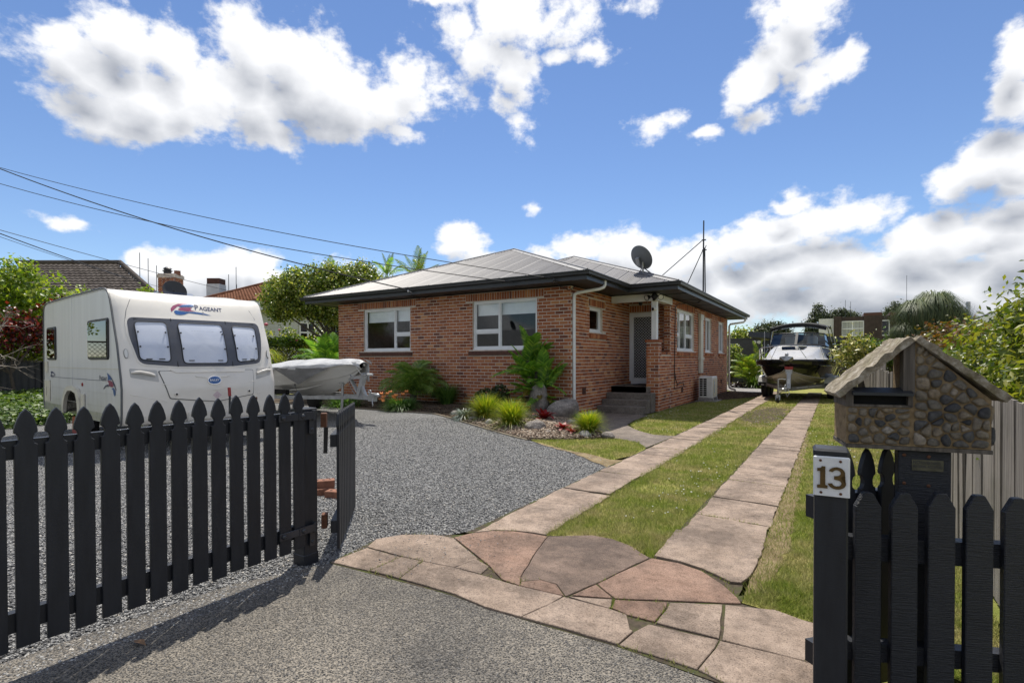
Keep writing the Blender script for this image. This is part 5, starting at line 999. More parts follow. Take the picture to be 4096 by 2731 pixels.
def section(w):
    zz = [z for _, z in CPF]
    return [Vector((cv_x(w, z), w, z)) for z in zz]+[Vector((-2.0, w, 2.62))]+[Vector((x, w, z)) for x, z in REAR]+[Vector((x, w, z)) for x, z in ARCH]
rows = [section(w) for w in ws]; m = len(rows[0]); mb = MB(); mb.mi = 0
vs = [p for r in rows for p in r]; fs = [(i*m+j, i*m+(j+1) % m, (i+1)*m+(j+1) % m, (i+1)*m+j) for i in range(len(ws)-1) for j in range(m)]
mb.add(vs, fs); na_ = len(ARCH); mb.m = [2 if m-na_ <= (k_ % m) < m-1 else 0 for k_ in range(len(fs))]; mb.mi = 1; mb.add(rows[0], [tuple(range(m))]); mb.add(rows[-1], [tuple(range(m))])
BODY = mb.build('body', [M['gelcoat'], M['alloy_side'], M['black_plastic']], CV, world=False, smooth=True, angle=40)

def P(mb, name, mat, parent=None, **k):
    """part of the caravan: geometry in caravan coordinates"""
    if parent is not None:
        L = parent.location; mb.v = [(a-L.x, b-L.y, c-L.z) for a, b, c in mb.v]; return mb.build(name, mat, parent, world=False, **k)
    return mb.build(name, mat, CV, world=False, **k)
def rrect(pts, r, n=5):
    """polygon with its corners rounded"""
    out = []; N = len(pts)
    for i in range(N):
        a, b, c = Vector(pts[i-1]), Vector(pts[i]), Vector(pts[(i+1) % N]); d1 = (a-b).normalized(); d2 = (c-b).normalized(); p, q = b+d1*r, b+d2*r
        for k in range(n+1): t = k/n; out.append(tuple((p*(1-t)**2+b*2*t*(1-t)+q*t*t)))
    return out
def dens(poly, step=0.07):
    out = []
    for i in range(len(poly)):
        a, b = Vector(poly[i]), Vector(poly[(i+1) % len(poly)]); n = max(1, int((b-a).length/step))
        for k in range(n): out.append(tuple(a.lerp(b, k/n)))
    return out
def fpatch(mb, poly, off, rings=4, skirt=True):
    """a panel laid on the curved front, polygon in (w, z)"""
    poly = dens(poly); n = len(poly); cx = sum(p[0] for p in poly)/n; cz = sum(p[1] for p in poly)/n; rws = []
    if skirt: rws.append([cv_p(w, z, -0.02) for w, z in poly])
    for k in range(rings, 0, -1): t = k/rings; rws.append([cv_p(cx+(w-cx)*t, cz+(z-cz)*t, off) for w, z in poly])
    vs = [p for r in rws for p in r]; fs = [(i*n+j, i*n+(j+1) % n, (i+1)*n+(j+1) % n, (i+1)*n+j) for i in range(len(rws)-1) for j in range(n)]
    vs.append(cv_p(cx, cz, off)); c = len(vs)-1; b = (len(rws)-1)*n; fs += [(b+j, b+(j+1) % n, c) for j in range(n)]; return mb.add(vs, fs)
def fstrip(mb, pts, off, r=0.006): return mb.tube([cv_p(w, z, off) for w, z in pts], r, 6)

# front window: one surround, three lights
WO = rrect([(0.13, 2.15), (2.24, 2.155), (2.235, 1.86), (2.14, 1.37), (1.60, 1.322), (0.75, 1.325), (0.22, 1.37), (0.125, 1.80)], 0.10)
mb = MB(); fpatch(mb, WO, 0.006); FR = P(mb, 'window_recess', M['gelcoat'])
WI = rrect([(0.155, 2.125), (2.215, 2.13), (2.21, 1.86), (2.115, 1.395), (1.60, 1.345), (0.75, 1.348), (0.24, 1.395), (0.15, 1.80)], 0.10)
mb = MB(); fpatch(mb, WI, 0.012); FS = P(mb, 'front_window', M['window_surround'], smooth=True)
for poly in ([(0.235, 2.055), (0.675, 2.06), (0.655, 1.42), (0.245, 1.455)], [(0.83, 2.06), (1.53, 2.062), (1.52, 1.395), (0.83, 1.395)], [(1.695, 2.05), (2.125, 2.04), (2.085, 1.45), (1.69, 1.415)]):
    p = rrect(poly, 0.07); mb = MB(); fpatch(mb, p, 0.0145, skirt=False); P(mb, 'net_curtain', M['net'], FS, smooth=True)
    mb = MB(); fpatch(mb, p, 0.022); P(mb, 'pane', M['acrylic'], FS, smooth=True)
    c = dens(p, 0.05); mb = MB(); mb.tube([cv_p(w, z, 0.021) for w, z in c+[c[0]]], 0.007, 6, cap=False); P(mb, 'pane_seal', M['black_plastic'], FS)
    xs_ = sorted(a for a, _ in poly); zz = sorted(b for _, b in poly)
    for w in (xs_[1]+0.01, xs_[2]-0.01):
        for z in (zz[-1]-0.17, zz[0]+0.24): mb = MB(); mb.sphere(tuple(cv_p(w+0.012*(1 if w < sum(xs_)/4 else -1), z, 0.026)), 0.012, 0.014, 0.014, 8, 5); P(mb, 'catch', M['black_plastic'], FS)
    for w in (xs_[1]+0.12, xs_[2]-0.12): mb = MB(); mb.tube([cv_p(w-0.04, zz[0]+0.045, 0.026), cv_p(w+0.04, zz[0]+0.045, 0.026)], 0.008, 6); P(mb, 'catch', M['black_plastic'], FS)
mb = MB(); fstrip(mb, [(0.752, 2.13), (0.745, 1.345)], 0.016, 0.006); fstrip(mb, [(1.612, 2.13), (1.600, 1.345)], 0.016, 0.006); fstrip(mb, [(0.24, 2.105), (2.12, 2.108)], 0.012, 0.007); P(mb, 'window_gap', M['void'], FS)
# gas locker lid below the window
LK = rrect([(0.46, 1.285), (1.95, 1.285), (1.925, 0.84), (1.285, 0.752), (0.60, 0.838)], 0.03)
mb = MB(); fpatch(mb, LK, 0.004); P(mb, 'lid_gap', M['grey_seal'])
LK2 = rrect([(0.475, 1.275), (1.94, 1.275), (1.913, 0.852), (1.285, 0.765), (0.608, 0.852)], 0.03)
mb = MB(); fpatch(mb, LK2, 0.014); LID = P(mb, 'locker_lid', M['gelcoat'], smooth=True)
mb = MB(); fpatch(mb, rrect([(0.62, 1.292), (1.80, 1.292), (1.78, 1.245), (0.70, 1.245)], 0.015), 0.026); P(mb, 'lid_lip', M['gelcoat'], LID, smooth=True)
mb = MB()
for pts in ([(0.50, 1.075), (1.285, 0.955), (1.94, 1.078)],): fstrip(mb, pts, 0.016, 0.006)
for pts in ([(0.09, 0.932), (0.57, 0.80)], [(2.0, 0.85), (2.33, 0.955)], [(0.06, 0.62), (2.30, 0.62)]): fstrip(mb, pts, 0.002, 0.006)
P(mb, 'crease', M['gelcoat'], LID)
for w in (0.687, 1.835): mb = MB(); mb.lathe([(0.032, 0), (0.032, 0.008), (0.022, 0.012)], cv_p(w, 0.91, 0.014), (1, 0, 0), 14); lk = P(mb, 'lock', M['gelcoat'], LID); mb = MB(); mb.lathe([(0.017, 0), (0.017, 0.004)], cv_p(w, 0.91, 0.027), (1, 0, 0), 12); P(mb, 'keyhole', M['black_plastic'], LID)
mb = MB(); fpatch(mb, rrect([(0.975, 1.188), (1.52, 1.188), (1.51, 1.172), (1.36, 1.155), (1.33, 1.06), (1.17, 1.06), (1.14, 1.155), (0.985, 1.172)], 0.02), 0.024); P(mb, 'badge_wing', M['gelcoat'], LID, smooth=True)
el = lambda a, b, cx, cz: [(cx+a*cos(t), cz+b*sin(t)) for t in np.linspace(0, 2*pi, 25)[:-1]]
mb = MB(); fpatch(mb, el(0.108, 0.068, 1.255, 1.110), 0.030); P(mb, 'badge_rim', M['chrome'], LID)
mb = MB(); fpatch(mb, el(0.098, 0.058, 1.255, 1.110), 0.034); BDG = P(mb, 'badge', M['logo_blue'], LID)
mb = MB(); word([('BAILEY', 0.052, 0.15)], lambda p: cv_p(1.178+p[0], 1.096+p[1], 0.0365), mb, 0.156); P(mb, 'badge_lettering', M['white_paint'], LID)
mb = MB(); fpatch(mb, [(1.294, 0.935), (1.365, 0.868), (1.294, 0.80), (1.225, 0.868)], 0.0165, 2); P(mb, 'diamond_sticker', plain('faded_sticker', (0.58, 0.47, 0.50), 0.5, grime=0.2, scale=40), LID)
# grab handles in their recesses
for (a, flip) in (([(0.10, 1.325), (0.45, 1.295), (0.465, 1.11), (0.105, 1.19)], 0), ([(2.01, 1.295), (2.30, 1.325), (2.30, 1.19), (1.985, 1.105)], 1)):
    mb = MB(); fpatch(mb, rrect(a, 0.02), 0.0035, 2); P(mb, 'handle_recess', plain('recess_grey', (0.44, 0.43, 0.41), 0.4) if not flip else bpy.data.materials['recess_grey'])
    h = [(0.12, 1.262), (0.22, 1.262), (0.33, 1.236), (0.42, 1.212)] if not flip else [(2.29, 1.265), (2.2, 1.262), (2.10, 1.236), (2.02, 1.212)]
    mb = MB(); mb.tube([cv_p(w, z, 0.012+0.03*(0 < i < 3)) for i, (w, z) in enumerate(h)], 0.020, 8); P(mb, 'grab_handle', M['gelcoat'], smooth=True)
for w in (0.082, 2.285):
    mb = MB(); fpatch(mb, el(0.026, 0.075, w, 1.552), 0.012, 2); lp = P(mb, 'marker_lamp', M['grey_seal']); mb = MB(); fpatch(mb, el(0.021, 0.068, w, 1.552), 0.018, 2); P(mb, 'marker_lens', M['white_plastic'], lp)
# name on the front
def fmap(w0, z0, rot=-0.02): return lambda p: cv_p(w0+p[0], z0+p[1]+rot*p[0], 0.004)
mb = MB(); word([('P', 0.128, 0.12), ('AGEANT', 0.098, 0.12)], fmap(1.172, 2.318), mb, 0.45); P(mb, 'lettering', M['logo_navy'])
mb = MB(); word([('S E R I E S', 0.032, 0.1)], fmap(1.07, 2.268), mb, 0.15); mb.tube([cv_p(1.285+0.018*cos(t), 2.262+0.020*sin(t), 0.004) for t in np.linspace(0, 2*pi, 12)], 0.003, 5); P(mb, 'small_lettering', M['logo_grey'])
def swoosh(name, pts, mat): mb = MB(); fpatch(mb, pts, 0.004, 2, False); return P(mb, name, mat)
swoosh('swoosh', [(0.795, 2.262), (0.800, 2.315), (0.845, 2.365), (0.93, 2.405), (1.03, 2.428), (1.13, 2.434), (1.02, 2.412), (0.93, 2.382), (0.86, 2.335), (0.82, 2.30), (0.808, 2.262)], M['logo_red'])
swoosh('swoosh', [(0.925, 2.347), (1.00, 2.395), (1.09, 2.418), (1.20, 2.427), (1.165, 2.395), (1.17, 2.370), (1.08, 2.362)], M['logo_blue'])
swoosh('swoosh', [(0.905, 2.307), (0.955, 2.342), (1.05, 2.352), (1.14, 2.352), (1.10, 2.325), (1.115, 2.302), (1.18, 2.286), (1.05, 2.280), (0.94, 2.285)], M['logo_red'])
swoosh('swoosh', [(0.838, 2.268), (0.87, 2.288), (0.93, 2.276), (1.02, 2.270), (1.18, 2.278), (1.30, 2.262), (1.415, 2.228), (1.30, 2.254), (1.15, 2.266), (1.03, 2.254), (0.985, 2.222), (0.92, 2.208), (0.86, 2.215), (0.84, 2.24)], M['logo_blue'])
# seams
mb = MB(); fstrip(mb, [(0.38, 2.58), (0.32, 2.52), (0.24, 2.40), (0.17, 2.24), (0.13, 2.06)], 0.0, 0.004); fstrip(mb, [(1.95, 2.59), (2.02, 2.50), (2.12, 2.36), (2.18, 2.2)], 0.0, 0.004); P(mb, 'panel_seam', M['recess'] if 'recess' in M else M['grey_seal'])
# edge trim round the side, double rubber line
tr = [Vector((cv_x(0, z), 0, z)) for _, z in CPF]+[Vector((-2, 0, 2.62))]+[Vector((x, 0, z)) for x, z in REAR]
mb = MB(); mb.tube([p+Vector((0, -0.004, 0)) for p in tr], 0.016, 6); P(mb, 'edge_trim', M['grey_seal'], smooth=True)
mb = MB(); mb.tube([p+Vector((-0.022 if i < 14 else 0.0, -0.006, -0.022 if 12 < i < 20 else 0)) for i, p in enumerate(tr[:-7])], 0.007, 6); P(mb, 'edge_bead', M['alloy_side'], smooth=True)
# side windows
def sidewin(x0, x1, z0, z1):
    p = rrect([(x0, z0), (x1, z0), (x1, z1), (x0, z1)], 0.07); q_ = inset(p, 0.035)
    def ring(mb, poly, y0, y1): n = len(poly); mb.add([(a, y0, b) for a, b in poly]+[(a, y1, b) for a, b in inset(poly, 0.012)], [(i, (i+1) % n, n+(i+1) % n, n+i) for i in range(n)]+[tuple(range(n, 2*n))])
    mb = MB(); ring(mb, p, 0.0, -0.024); w = P(mb, 'side_window', M['black_plastic'], smooth=True, angle=30)
    mb = MB(); ring(mb, q_, -0.022, -0.032); P(mb, 'pane', M['black_glass'], w); return w
sidewin(-1.01, 0.085, 1.462, 2.125); sidewin(-3.845, -3.165, 1.46, 2.115)
# side details
mb = MB(); mb.box(-4.08, 0.515, -0.006, 0, 1.312, 1.322); P(mb, 'belt_line', M['cream_plastic'])
mb = MB(); mb.box(-3.28, -0.44, -0.0045, 0, 1.122, 1.128); P(mb, 'pin_stripe', M['logo_navy'])
mb = MB(); mb.box(-2.055, -2.045, -0.004, 0, 0.95, 2.58); mb.box(-4.1, 0.6, -0.004, 0, 0.925, 0.930); mb.box(-4.1, 0.6, -0.004, 0, 0.705, 0.71); P(mb, 'panel_join', M['alloy_side'])
def smap(x0, z0, rot=0.0, sh=0): return lambda p: Vector((x0+p[0], -0.005, z0+p[1]+rot*p[0]))
mb = MB(); word([('P', 0.125, 0.1), ('AGEANT', 0.092, 0.1)], smap(-0.43, 1.122), mb, 0.40); P(mb, 'side_lettering', M['logo_navy'])
mb = MB(); word([('M', 0.085, 0.1), ('AJESTIC', 0.06, 0.1)], smap(-3.64, 1.122), mb, 0.36); P(mb, 'side_lettering', M['logo_navy'])
mb = MB(); word([('SERIES', 0.03, 0)], smap(-0.07, 1.022), mb, 0.13); P(mb, 'side_small_lettering', M['logo_grey'])
def sw2(pts, mat): mb = MB(); n = len(pts); mb.add([(x, -0.006, z) for x, z in pts], [tuple(range(n))]); P(mb, 'side_swoosh', mat)
sw2([(-0.03, 1.255), (0.09, 1.22), (0.20, 1.16), (0.20, 1.145), (0.08, 1.145), (0.0, 1.13), (0.02, 1.19)], M['logo_blue']); sw2([(0.10, 1.22), (0.23, 1.16), (0.34, 1.08), (0.42, 0.995), (0.40, 0.99), (0.32, 1.055), (0.22, 1.145)], M['logo_navy'])
sw2([(-0.01, 1.13), (0.13, 1.135), (0.22, 1.12), (0.29, 1.07), (0.255, 1.035), (0.17, 1.035), (0.05, 1.055), (0.06, 1.09)], M['logo_red']); sw2([(-0.22, 1.0), (-0.12, 1.05), (0.0, 1.07), (0.14, 1.045), (0.05, 1.045), (-0.09, 1.035), (-0.20, 0.99)], M['logo_navy']); sw2([(0.19, 1.01), (0.29, 1.03), (0.38, 0.98), (0.38, 0.92), (0.33, 0.895), (0.285, 0.93), (0.26, 0.99)], M['logo_blue'])
sw2([(-3.63, 1.235), (-3.5, 1.235), (-3.38, 1.21), (-3.28, 1.17), (-3.27, 1.155), (-3.40, 1.195), (-3.52, 1.205), (-3.58, 1.18), (-3.60, 1.2)], M['logo_navy'])
mb = MB(); mb.lathe([(0.032, 0), (0.032, 0.012), (0.02, 0.018)], (-1.407, 0, 1.032), (0, -1, 0), 12); P(mb, 'side_reflector', M['red_plastic'])
mb = MB(); mb.cbox(-4.09, -3.67, -0.022, 0.0, 0.635, 1.055, 0.012); lk = P(mb, 'side_locker', M['cream_plastic'], bevel=0.01); mb = MB(); mb.cbox(-3.95, -3.88, -0.04, -0.02, 0.75, 0.92, 0.008); P(mb, 'latch', M['cream_plastic'], lk)
mb = MB(); mb.cbox(-4.05, -3.84, -0.022, 0.0, 1.22, 1.43, 0.012); P(mb, 'vent_cover', M['cream_plastic'], bevel=0.008)
mb = MB(); mb.box(-4.19, -4.16, 0.02, 0.08, 2.36, 2.47); P(mb, 'rear_marker', M['red_plastic'])
# wheel arch, flap, skirt rail, wheel
mb = MB(); A = [Vector((x, 0, z)) for x, z in ARCH]; out = [Vector((-2.62, 0, 0.49)), Vector((-2.62, 0, 0.60)), Vector((-2.55, 0, 0.78)), Vector((-2.42, 0, 0.915)), Vector((-2.2, 0, 0.985)), Vector((-1.90, 0, 0.998)), Vector((-1.60, 0, 0.955)), Vector((-1.46, 0, 0.80)), Vector((-1.43, 0, 0.62)), Vector((-1.43, 0, 0.49))]
rws = [[p+Vector((0, -0.002, 0)) for p in out], [p+Vector((0, -0.05, 0)) for p in out], [p+Vector((0, -0.055, 0)) for p in A], [p+Vector((0, 0.16, 0)) for p in A]]; mb.grid(rws); P(mb, 'wheel_arch', M['cream_plastic'], smooth=True, angle=30)
mb = MB(); mb.cbox(-1.42, -1.25, -0.03, -0.002, 0.50, 0.875, 0.008); P(mb, 'wheel_spat', M['cream_plastic'])
for x0, x1 in ((-4.15, -2.63), (-1.24, 0.60)):
    mb = MB(); mb.box(x0, x1, -0.012, 0.02, 0.455, 0.53); mb.box(x0, x1, -0.006, 0.02, 0.5301, 0.60); P(mb, 'skirt_rail', M['galv'])
def wheel(mbt, mbr, c, ax, R, w, rim=0.6):
    mbt.lathe([(R*rim, -w/2), (R*0.93, -w/2), (R, -w*0.36), (R, w*0.36), (R*0.93, w/2), (R*rim, w/2)], c, ax, 28)
    mbr.lathe([(R*0.12, w*0.36), (R*0.3, w*0.40), (R*0.5, w*0.34), (R*rim, w*0.48), (R*rim, -w*0.4), (R*0.12, -w*0.3)], c, ax, 24)
for y, s in ((0.20, -1), (CWd-0.2, 1)):
    t, r_ = MB(), MB(); wheel(t, r_, (-1.96, y, 0.325), (0, s, 0), 0.325, 0.19); tw = P(t, 'wheel', M['rubber'], smooth=True, angle=40); P(r_, 'rim', M['galv'], tw, smooth=True, angle=40)
mb = MB(); mb.box(-2.2, -1.72, 0.02, 0.05, 0.12, 0.42); P(mb, 'wheel_clamp', M['red_plastic'])
mb = MB(); mb.box(-4.0, 0.4, 0.35, 0.42, 0.36, 0.48); mb.box(-4.0, 0.4, CWd-0.42, CWd-0.35, 0.36, 0.48); mb.tube([(-1.96, 0.2, 0.325), (-1.96, CWd-0.2, 0.325)], 0.05, 8); P(mb, 'chassis', M['galv'])
# drawbar, coupling, jockey wheel, handbrake
mb = MB(); mb.bar((0.2, 0.55, 0.40), (1.75, 1.16, 0.44), 0.06, 0.12); mb.bar((0.2, CWd-0.55, 0.40), (1.75, 1.20, 0.44), 0.06, 0.12); mb.box(1.65, 1.98, 1.12, 1.24, 0.42, 0.54); P(mb, 'drawbar', M['galv'])
mb = MB(); mb.tube([(1.98, 1.18, 0.50), (2.16, 1.18, 0.52)], 0.045, 10); mb.sphere((2.18, 1.18, 0.50), 0.06, 0.055, 0.05); P(mb, 'coupling', M['black_plastic'])
mb = MB(); fpatch(mb, rrect([(0.86, 0.62), (1.86, 0.62), (1.86, 0.46), (0.86, 0.46)], 0.03), 0.03, 2); P(mb, 'drawbar_cover', M['gelcoat'])
mb = MB(); mb.tube([(1.02, 1.40, 0.55), (0.98, 1.42, 0.86)], 0.018, 8); hb = P(mb, 'handbrake', M['black_plastic']); mb = MB(); mb.tube([(0.98, 1.42, 0.85), (0.96, 1.42, 0.99)], 0.026, 8); P(mb, 'grip', M['red_plastic'], hb)
mb = MB(); mb.tube([(1.35, 1.66, 0.14), (1.35, 1.66, 0.80)], 0.026, 10); mb.bar((1.30, 1.66, 0.80), (1.40, 1.66, 0.80), 0.04, 0.07); js = P(mb, 'jockey_stand', M['rust']); t, r_ = MB(), MB(); wheel(t, r_, (1.35, 1.66, 0.11), (0, 1, 0), 0.11, 0.07, 0.5); P(t, 'jockey_wheel', M['rubber'], js, smooth=True)
# roof lights and a round vent
mb = MB(); mb.cbox(-1.05, -0.45, 0.85, 1.45, 2.60, 2.675, 0.03); P(mb, 'roof_light', M['acrylic'], bevel=0.01)
mb = MB(); mb.lathe([(0.30, 0.0), (0.32, 0.02), (0.30, 0.05), (0.10, 0.07)], (-0.75, 1.98, 2.60), (0, 0, 1), 24); P(mb, 'roof_vent', M['white_plastic'], smooth=True)
mb = MB(); mb.lathe([(0.05, -0.03), (0.15, -0.024), (0.22, 0.0), (0.215, 0.006), (0.14, -0.015), (0.02, -0.022)], (-1.6, 1.52, 2.84), (0.9, 0.0, 0.35), 24); mb.tube([(-1.62, 1.52, 2.84), (-1.62, 1.52, 2.60)], 0.02, 6); P(mb, 'aerial_dish', M['black_plastic'], smooth=True)

# ---------------------------------------------------------------- dinghy on its trailer (local x = forward, y = across, away from the camera)
DJ = Vector((-9.59, 8.20, 0.082)); DRZ = radians(-6.0)
TR = thing('boat_trailer', 'galvanised boat trailer with jockey wheel carrying the small white dinghy', 'trailer', DJ, DRZ)
DG = thing('dinghy', 'small white dinghy under a grey tarpaulin on the trailer beside the caravan', 'boat', DJ, DRZ)
TP = thing('tarpaulin', 'grey tarpaulin draped and tied over the small white dinghy', 'tarpaulin', DJ, DRZ)
def Q(mb, name, mat, root, parent=None, **k):
    if parent is not None:
        L = parent.location; mb.v = [(a-L.x, b-L.y, c-L.z) for a, b, c in mb.v]; return mb.build(name, mat, parent, world=False, **k)
    return mb.build(name, mat, root, world=False, **k)
for o_ in (TR, DG, TP): o_.scale = (0.943,)*3
# hull: stations from stern to stem; keel, chine, spray line, gunwale
ST = [(-3.5, 0.56, 0.66, 0.74, 0.80, 0.96, 0.86, 1.14), (-2.6, 0.54, 0.66, 0.76, 0.80, 1.00, 0.87, 1.19), (-1.8, 0.53, 0.63, 0.80, 0.77, 1.03, 0.86, 1.235), (-1.1, 0.55, 0.53, 0.86, 0.69, 1.07, 0.80, 1.27), (-0.5, 0.615, 0.36, 0.93, 0.53, 1.11, 0.66, 1.30), (-0.05, 0.80, 0.17, 1.0, 0.33, 1.15, 0.47, 1.32), (0.35, 1.03, 0.05, 1.10, 0.15, 1.20, 0.27, 1.33), (0.70, 1.245, 0.0, 1.25, 0.03, 1.27, 0.07, 1.335)]
half = {-1: [], 1: []}
for s in (-1, 1):
    for (x, kz, cb, cz, mbm, mz, gb, gz) in ST: half[s].append([Vector((x, 0, kz)), Vector((x, s*cb*0.5, kz+(cz-kz)*0.42)), Vector((x, s*cb, cz)), Vector((x, s*(cb+0.035), cz+0.012)), Vector((x, s*mbm, mz)), Vector((x, s*(mbm+0.012), mz+0.008)), Vector((x, s*gb, gz))])
mb = MB()
for s in (-1, 1): mb.grid(half[s])
tr_ = half[-1][0][::-1]+half[1][0][1:]; mb.add(tr_, [tuple(range(len(tr_)))])
Q(mb, 'hull', M['boat_white'], DG, smooth=True, angle=25)
mb = MB()
for s in (-1, 1): mb.tube([r[-1] for r in half[s]], 0.028, 8)
Q(mb, 'gunwale', M['boat_white'], DG, smooth=True)
mb = MB(); mb.add([r[-1]-Vector((0, 0, 0.03)) for r in half[-1]]+[r[-1]-Vector((0, 0, 0.03)) for r in half[1]][::-1], [tuple(range(16))]); Q(mb, 'deck', M['boat_white'], DG)
mb = MB(); mb.tube([(-1.7, -0.5, 0.68), (-1.0, -0.42, 0.74), (-0.45, -0.28, 0.86)], [0.02, 0.02, 0.006], 6); Q(mb, 'spray_rail', M['boat_white'], DG, smooth=True)
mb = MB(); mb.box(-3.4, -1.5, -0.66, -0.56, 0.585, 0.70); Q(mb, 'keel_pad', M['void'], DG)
for x in (0.62, 0.52): mb = MB(); mb.obox((x, -0.14, 1.365), (1, 0, 0), (0, 1, 0), (0, 0, 1), 0.05, 0.02, 0.022); mb.tube([(x-0.04, -0.14, 1.40), (x+0.05, -0.14, 1.40)], 0.012, 6); Q(mb, 'cleat', M['white_plastic'], DG)
mb = MB(); mb.tube([(0.60, -0.15, 1.38), (0.66, -0.1, 1.25), (0.70, 0, 1.10)], 0.008, 5); Q(mb, 'bow_rope', M['white_plastic'], DG)
# tarpaulin: a draped grid, edges hanging unevenly, one corner pulled to a point on the near side
xs_ = np.linspace(-3.6, 0.80, 60); vsd = np.linspace(-1, 1, 41); rows = []
def gun(x): return float(np.interp(x, [s[0] for s in ST], [s[6] for s in ST])), float(np.interp(x, [s[0] for s in ST], [s[7] for s in ST]))
def drop(x, side):
    base = 0.10+0.04*sin(x*3.1)+0.02*sin(x*9)
    if side < 0:
        base = np.interp(x, [-3.6, -2.9, -2.1, -1.75, -1.62, -1.45, -1.05, -0.86, -0.6, -0.1, 0.25, 0.55, 0.8], [0.25, 0.24, 0.17, 0.06, 0.03, 0.04, 0.06, 0.07, 0.06, 0.07, 0.02, -0.02, 0.08])
    else: base = np.interp(x, [-3.6, 0.2, 0.55, 0.8], [0.3, 0.25, 0.30, 0.40])
    return base
for x in xs_:
    gb, gz = gun(min(x, 0.66)); gb = max(gb, 0.10)+0.035; col = []
    ridge = np.interp(x, [-3.6, -2.6, -2.0, -1.0, 0.2, 0.62, 0.8], [1.30, 1.37, 1.455, 1.48, 1.475, 1.46, 1.40])
    for v in vsd:
        a = abs(v); s = -1 if v < 0 else 1
        if a < 0.55: t = a/0.55; y = s*gb*t; z = ridge-(ridge-gz-0.03)*t**1.7+0.010*sin(x*11+v*7)*(t)+0.012*sin(x*5-3*v)
        else: t = (a-0.55)/0.45; y = s*(gb+0.02*sin(t*2)+0.018*sin(x*13+1)*t); z = gz+0.03-t*(drop(x, s)+0.03)
        col.append(Vector((x, y, float(z))))
    rows.append(col)
mb = MB(); mb.grid(rows); tp = Q(mb, 'tarp_sheet', M['tarp'], TP, smooth=True, angle=70); so_ = tp.modifiers.new('thickness', 'SOLIDIFY'); so_.thickness = 0.004
mb = MB(); tri = [(-1.62, 1.27), (-1.40, 1.12), (-0.86, 0.855), (-0.45, 1.10), (0.05, 1.26)]; n_t = 9; rws_ = []
for k in range(n_t+1):
    t = k/n_t; a_, b_ = -1.62+(0.76)*t, 0.05-0.91*t; z_ = 1.255-0.40*t; row_ = []
    for i in range(9):
        x = a_+(b_-a_)*i/8; gb_ = gun(x)[0]; row_.append(Vector((x, -(gb_+0.068-0.13*t+0.02*sin(i*1.4+k)*(1-t)), z_+0.012*sin(i*2.0)*(1-t))))
    rws_.append(row_)
mb.grid(rws_); Q(mb, 'tarp_flap', M['tarp_dark'], TP, smooth=True, angle=70)
mb = MB(); mb.tube([(-0.86, -0.78, 0.87), (-0.80, -0.80, 0.79)], [0.02, 0.008], 6); mb.tube([(-0.80, -0.80, 0.79), (-0.62, -0.78, 0.58)], 0.005, 5); mb.tube([(-2.5, -0.92, 0.98), (-2.42, -0.90, 0.62)], 0.005, 5); Q(mb, 'tie_cord', M['wire'], TP)
mb = MB(); mb.add([(0.78, 0.02, 1.47), (0.92, 0.10, 1.42), (0.90, 0.14, 1.34), (0.76, 0.16, 1.38)], [(0, 1, 2, 3)]); Q(mb, 'tarp_corner', M['tarp'], TP)
# trailer
mb = MB(); mb.bar((0.10, 0, 0.545), (-1.35, -0.82, 0.535), 0.05, 0.085); mb.bar((0.10, 0, 0.545), (-1.35, 0.82, 0.535), 0.05, 0.085); mb.bar((-1.35, -0.82, 0.535), (-3.7, -0.82, 0.535), 0.05, 0.085); mb.bar((-1.35, 0.82, 0.535), (-3.7, 0.82, 0.535), 0.05, 0.085)
for x in (-1.4, -2.4, -3.6): mb.bar((x, -0.82, 0.50), (x, 0.82, 0.50), 0.05, 0.05)
Q(mb, 'frame', M['white_galv'], TR)
mb = MB(); mb.bar((-0.3, 0, 0.575), (1.02, 0, 0.575), 0.07, 0.10); Q(mb, 'drawbar', M['white_galv'], TR)
mb = MB(); mb.obox((1.10, 0, 0.57), (1, 0, 0), (0, 1, 0), (0, 0, 1), 0.10, 0.05, 0.07); mb.bar((1.0, 0, 0.66), (1.22, 0, 0.65), 0.07, 0.06); mb.sphere((1.27, 0, 0.645), 0.075, 0.055, 0.045, 12, 8); mb.tube([(1.02+0.05*cos(t), -0.02, 0.72+0.035*sin(t)) for t in np.linspace(0, 2*pi, 14)], 0.013, 6); Q(mb, 'coupling', M['galv'], TR, smooth=True, angle=40)
mb = MB(); mb.tube([(1.16, -0.05, 0.55), (1.20, -0.08, 0.44), (1.18, -0.06, 0.40), (1.16, -0.04, 0.45)], 0.012, 6); Q(mb, 'safety_shackle', M['galv'], TR)
mb = MB(); mb.bar((0.60, 0, 0.60), (0.80, 0, 1.135), 0.10, 0.11, up=(0, 1, 0)); mb.bar((0.86, 0, 0.60), (0.72, 0, 0.82), 0.06, 0.06, up=(0, 1, 0)); mb.bar((0.58, 0, 0.66), (0.15, 0, 1.12), 0.05, 0.07, up=(0, 1, 0)); mb.bar((0.50, 0, 0.70), (0.30, 0, 0.98), 0.04, 0.05, up=(0, 1, 0)); mb.bar((0.32, 0, 1.02), (0.76, 0, 1.05), 0.07, 0.10, up=(0, 1, 0)); wp = Q(mb, 'winch_post', M['white_galv'], TR)
mb = MB(); mb.tube([(0.80, -0.07, 1.08), (0.95, -0.09, 1.09), (1.06, -0.10, 1.12), (1.10, -0.10, 1.125)], 0.014, 6); ch = Q(mb, 'winch_crank', M['galv'], TR, wp); mb = MB(); mb.tube([(1.07, -0.11, 1.122), (1.26, -0.12, 1.122)], 0.024, 8); Q(mb, 'crank_grip', M['white_plastic'], TR, wp)
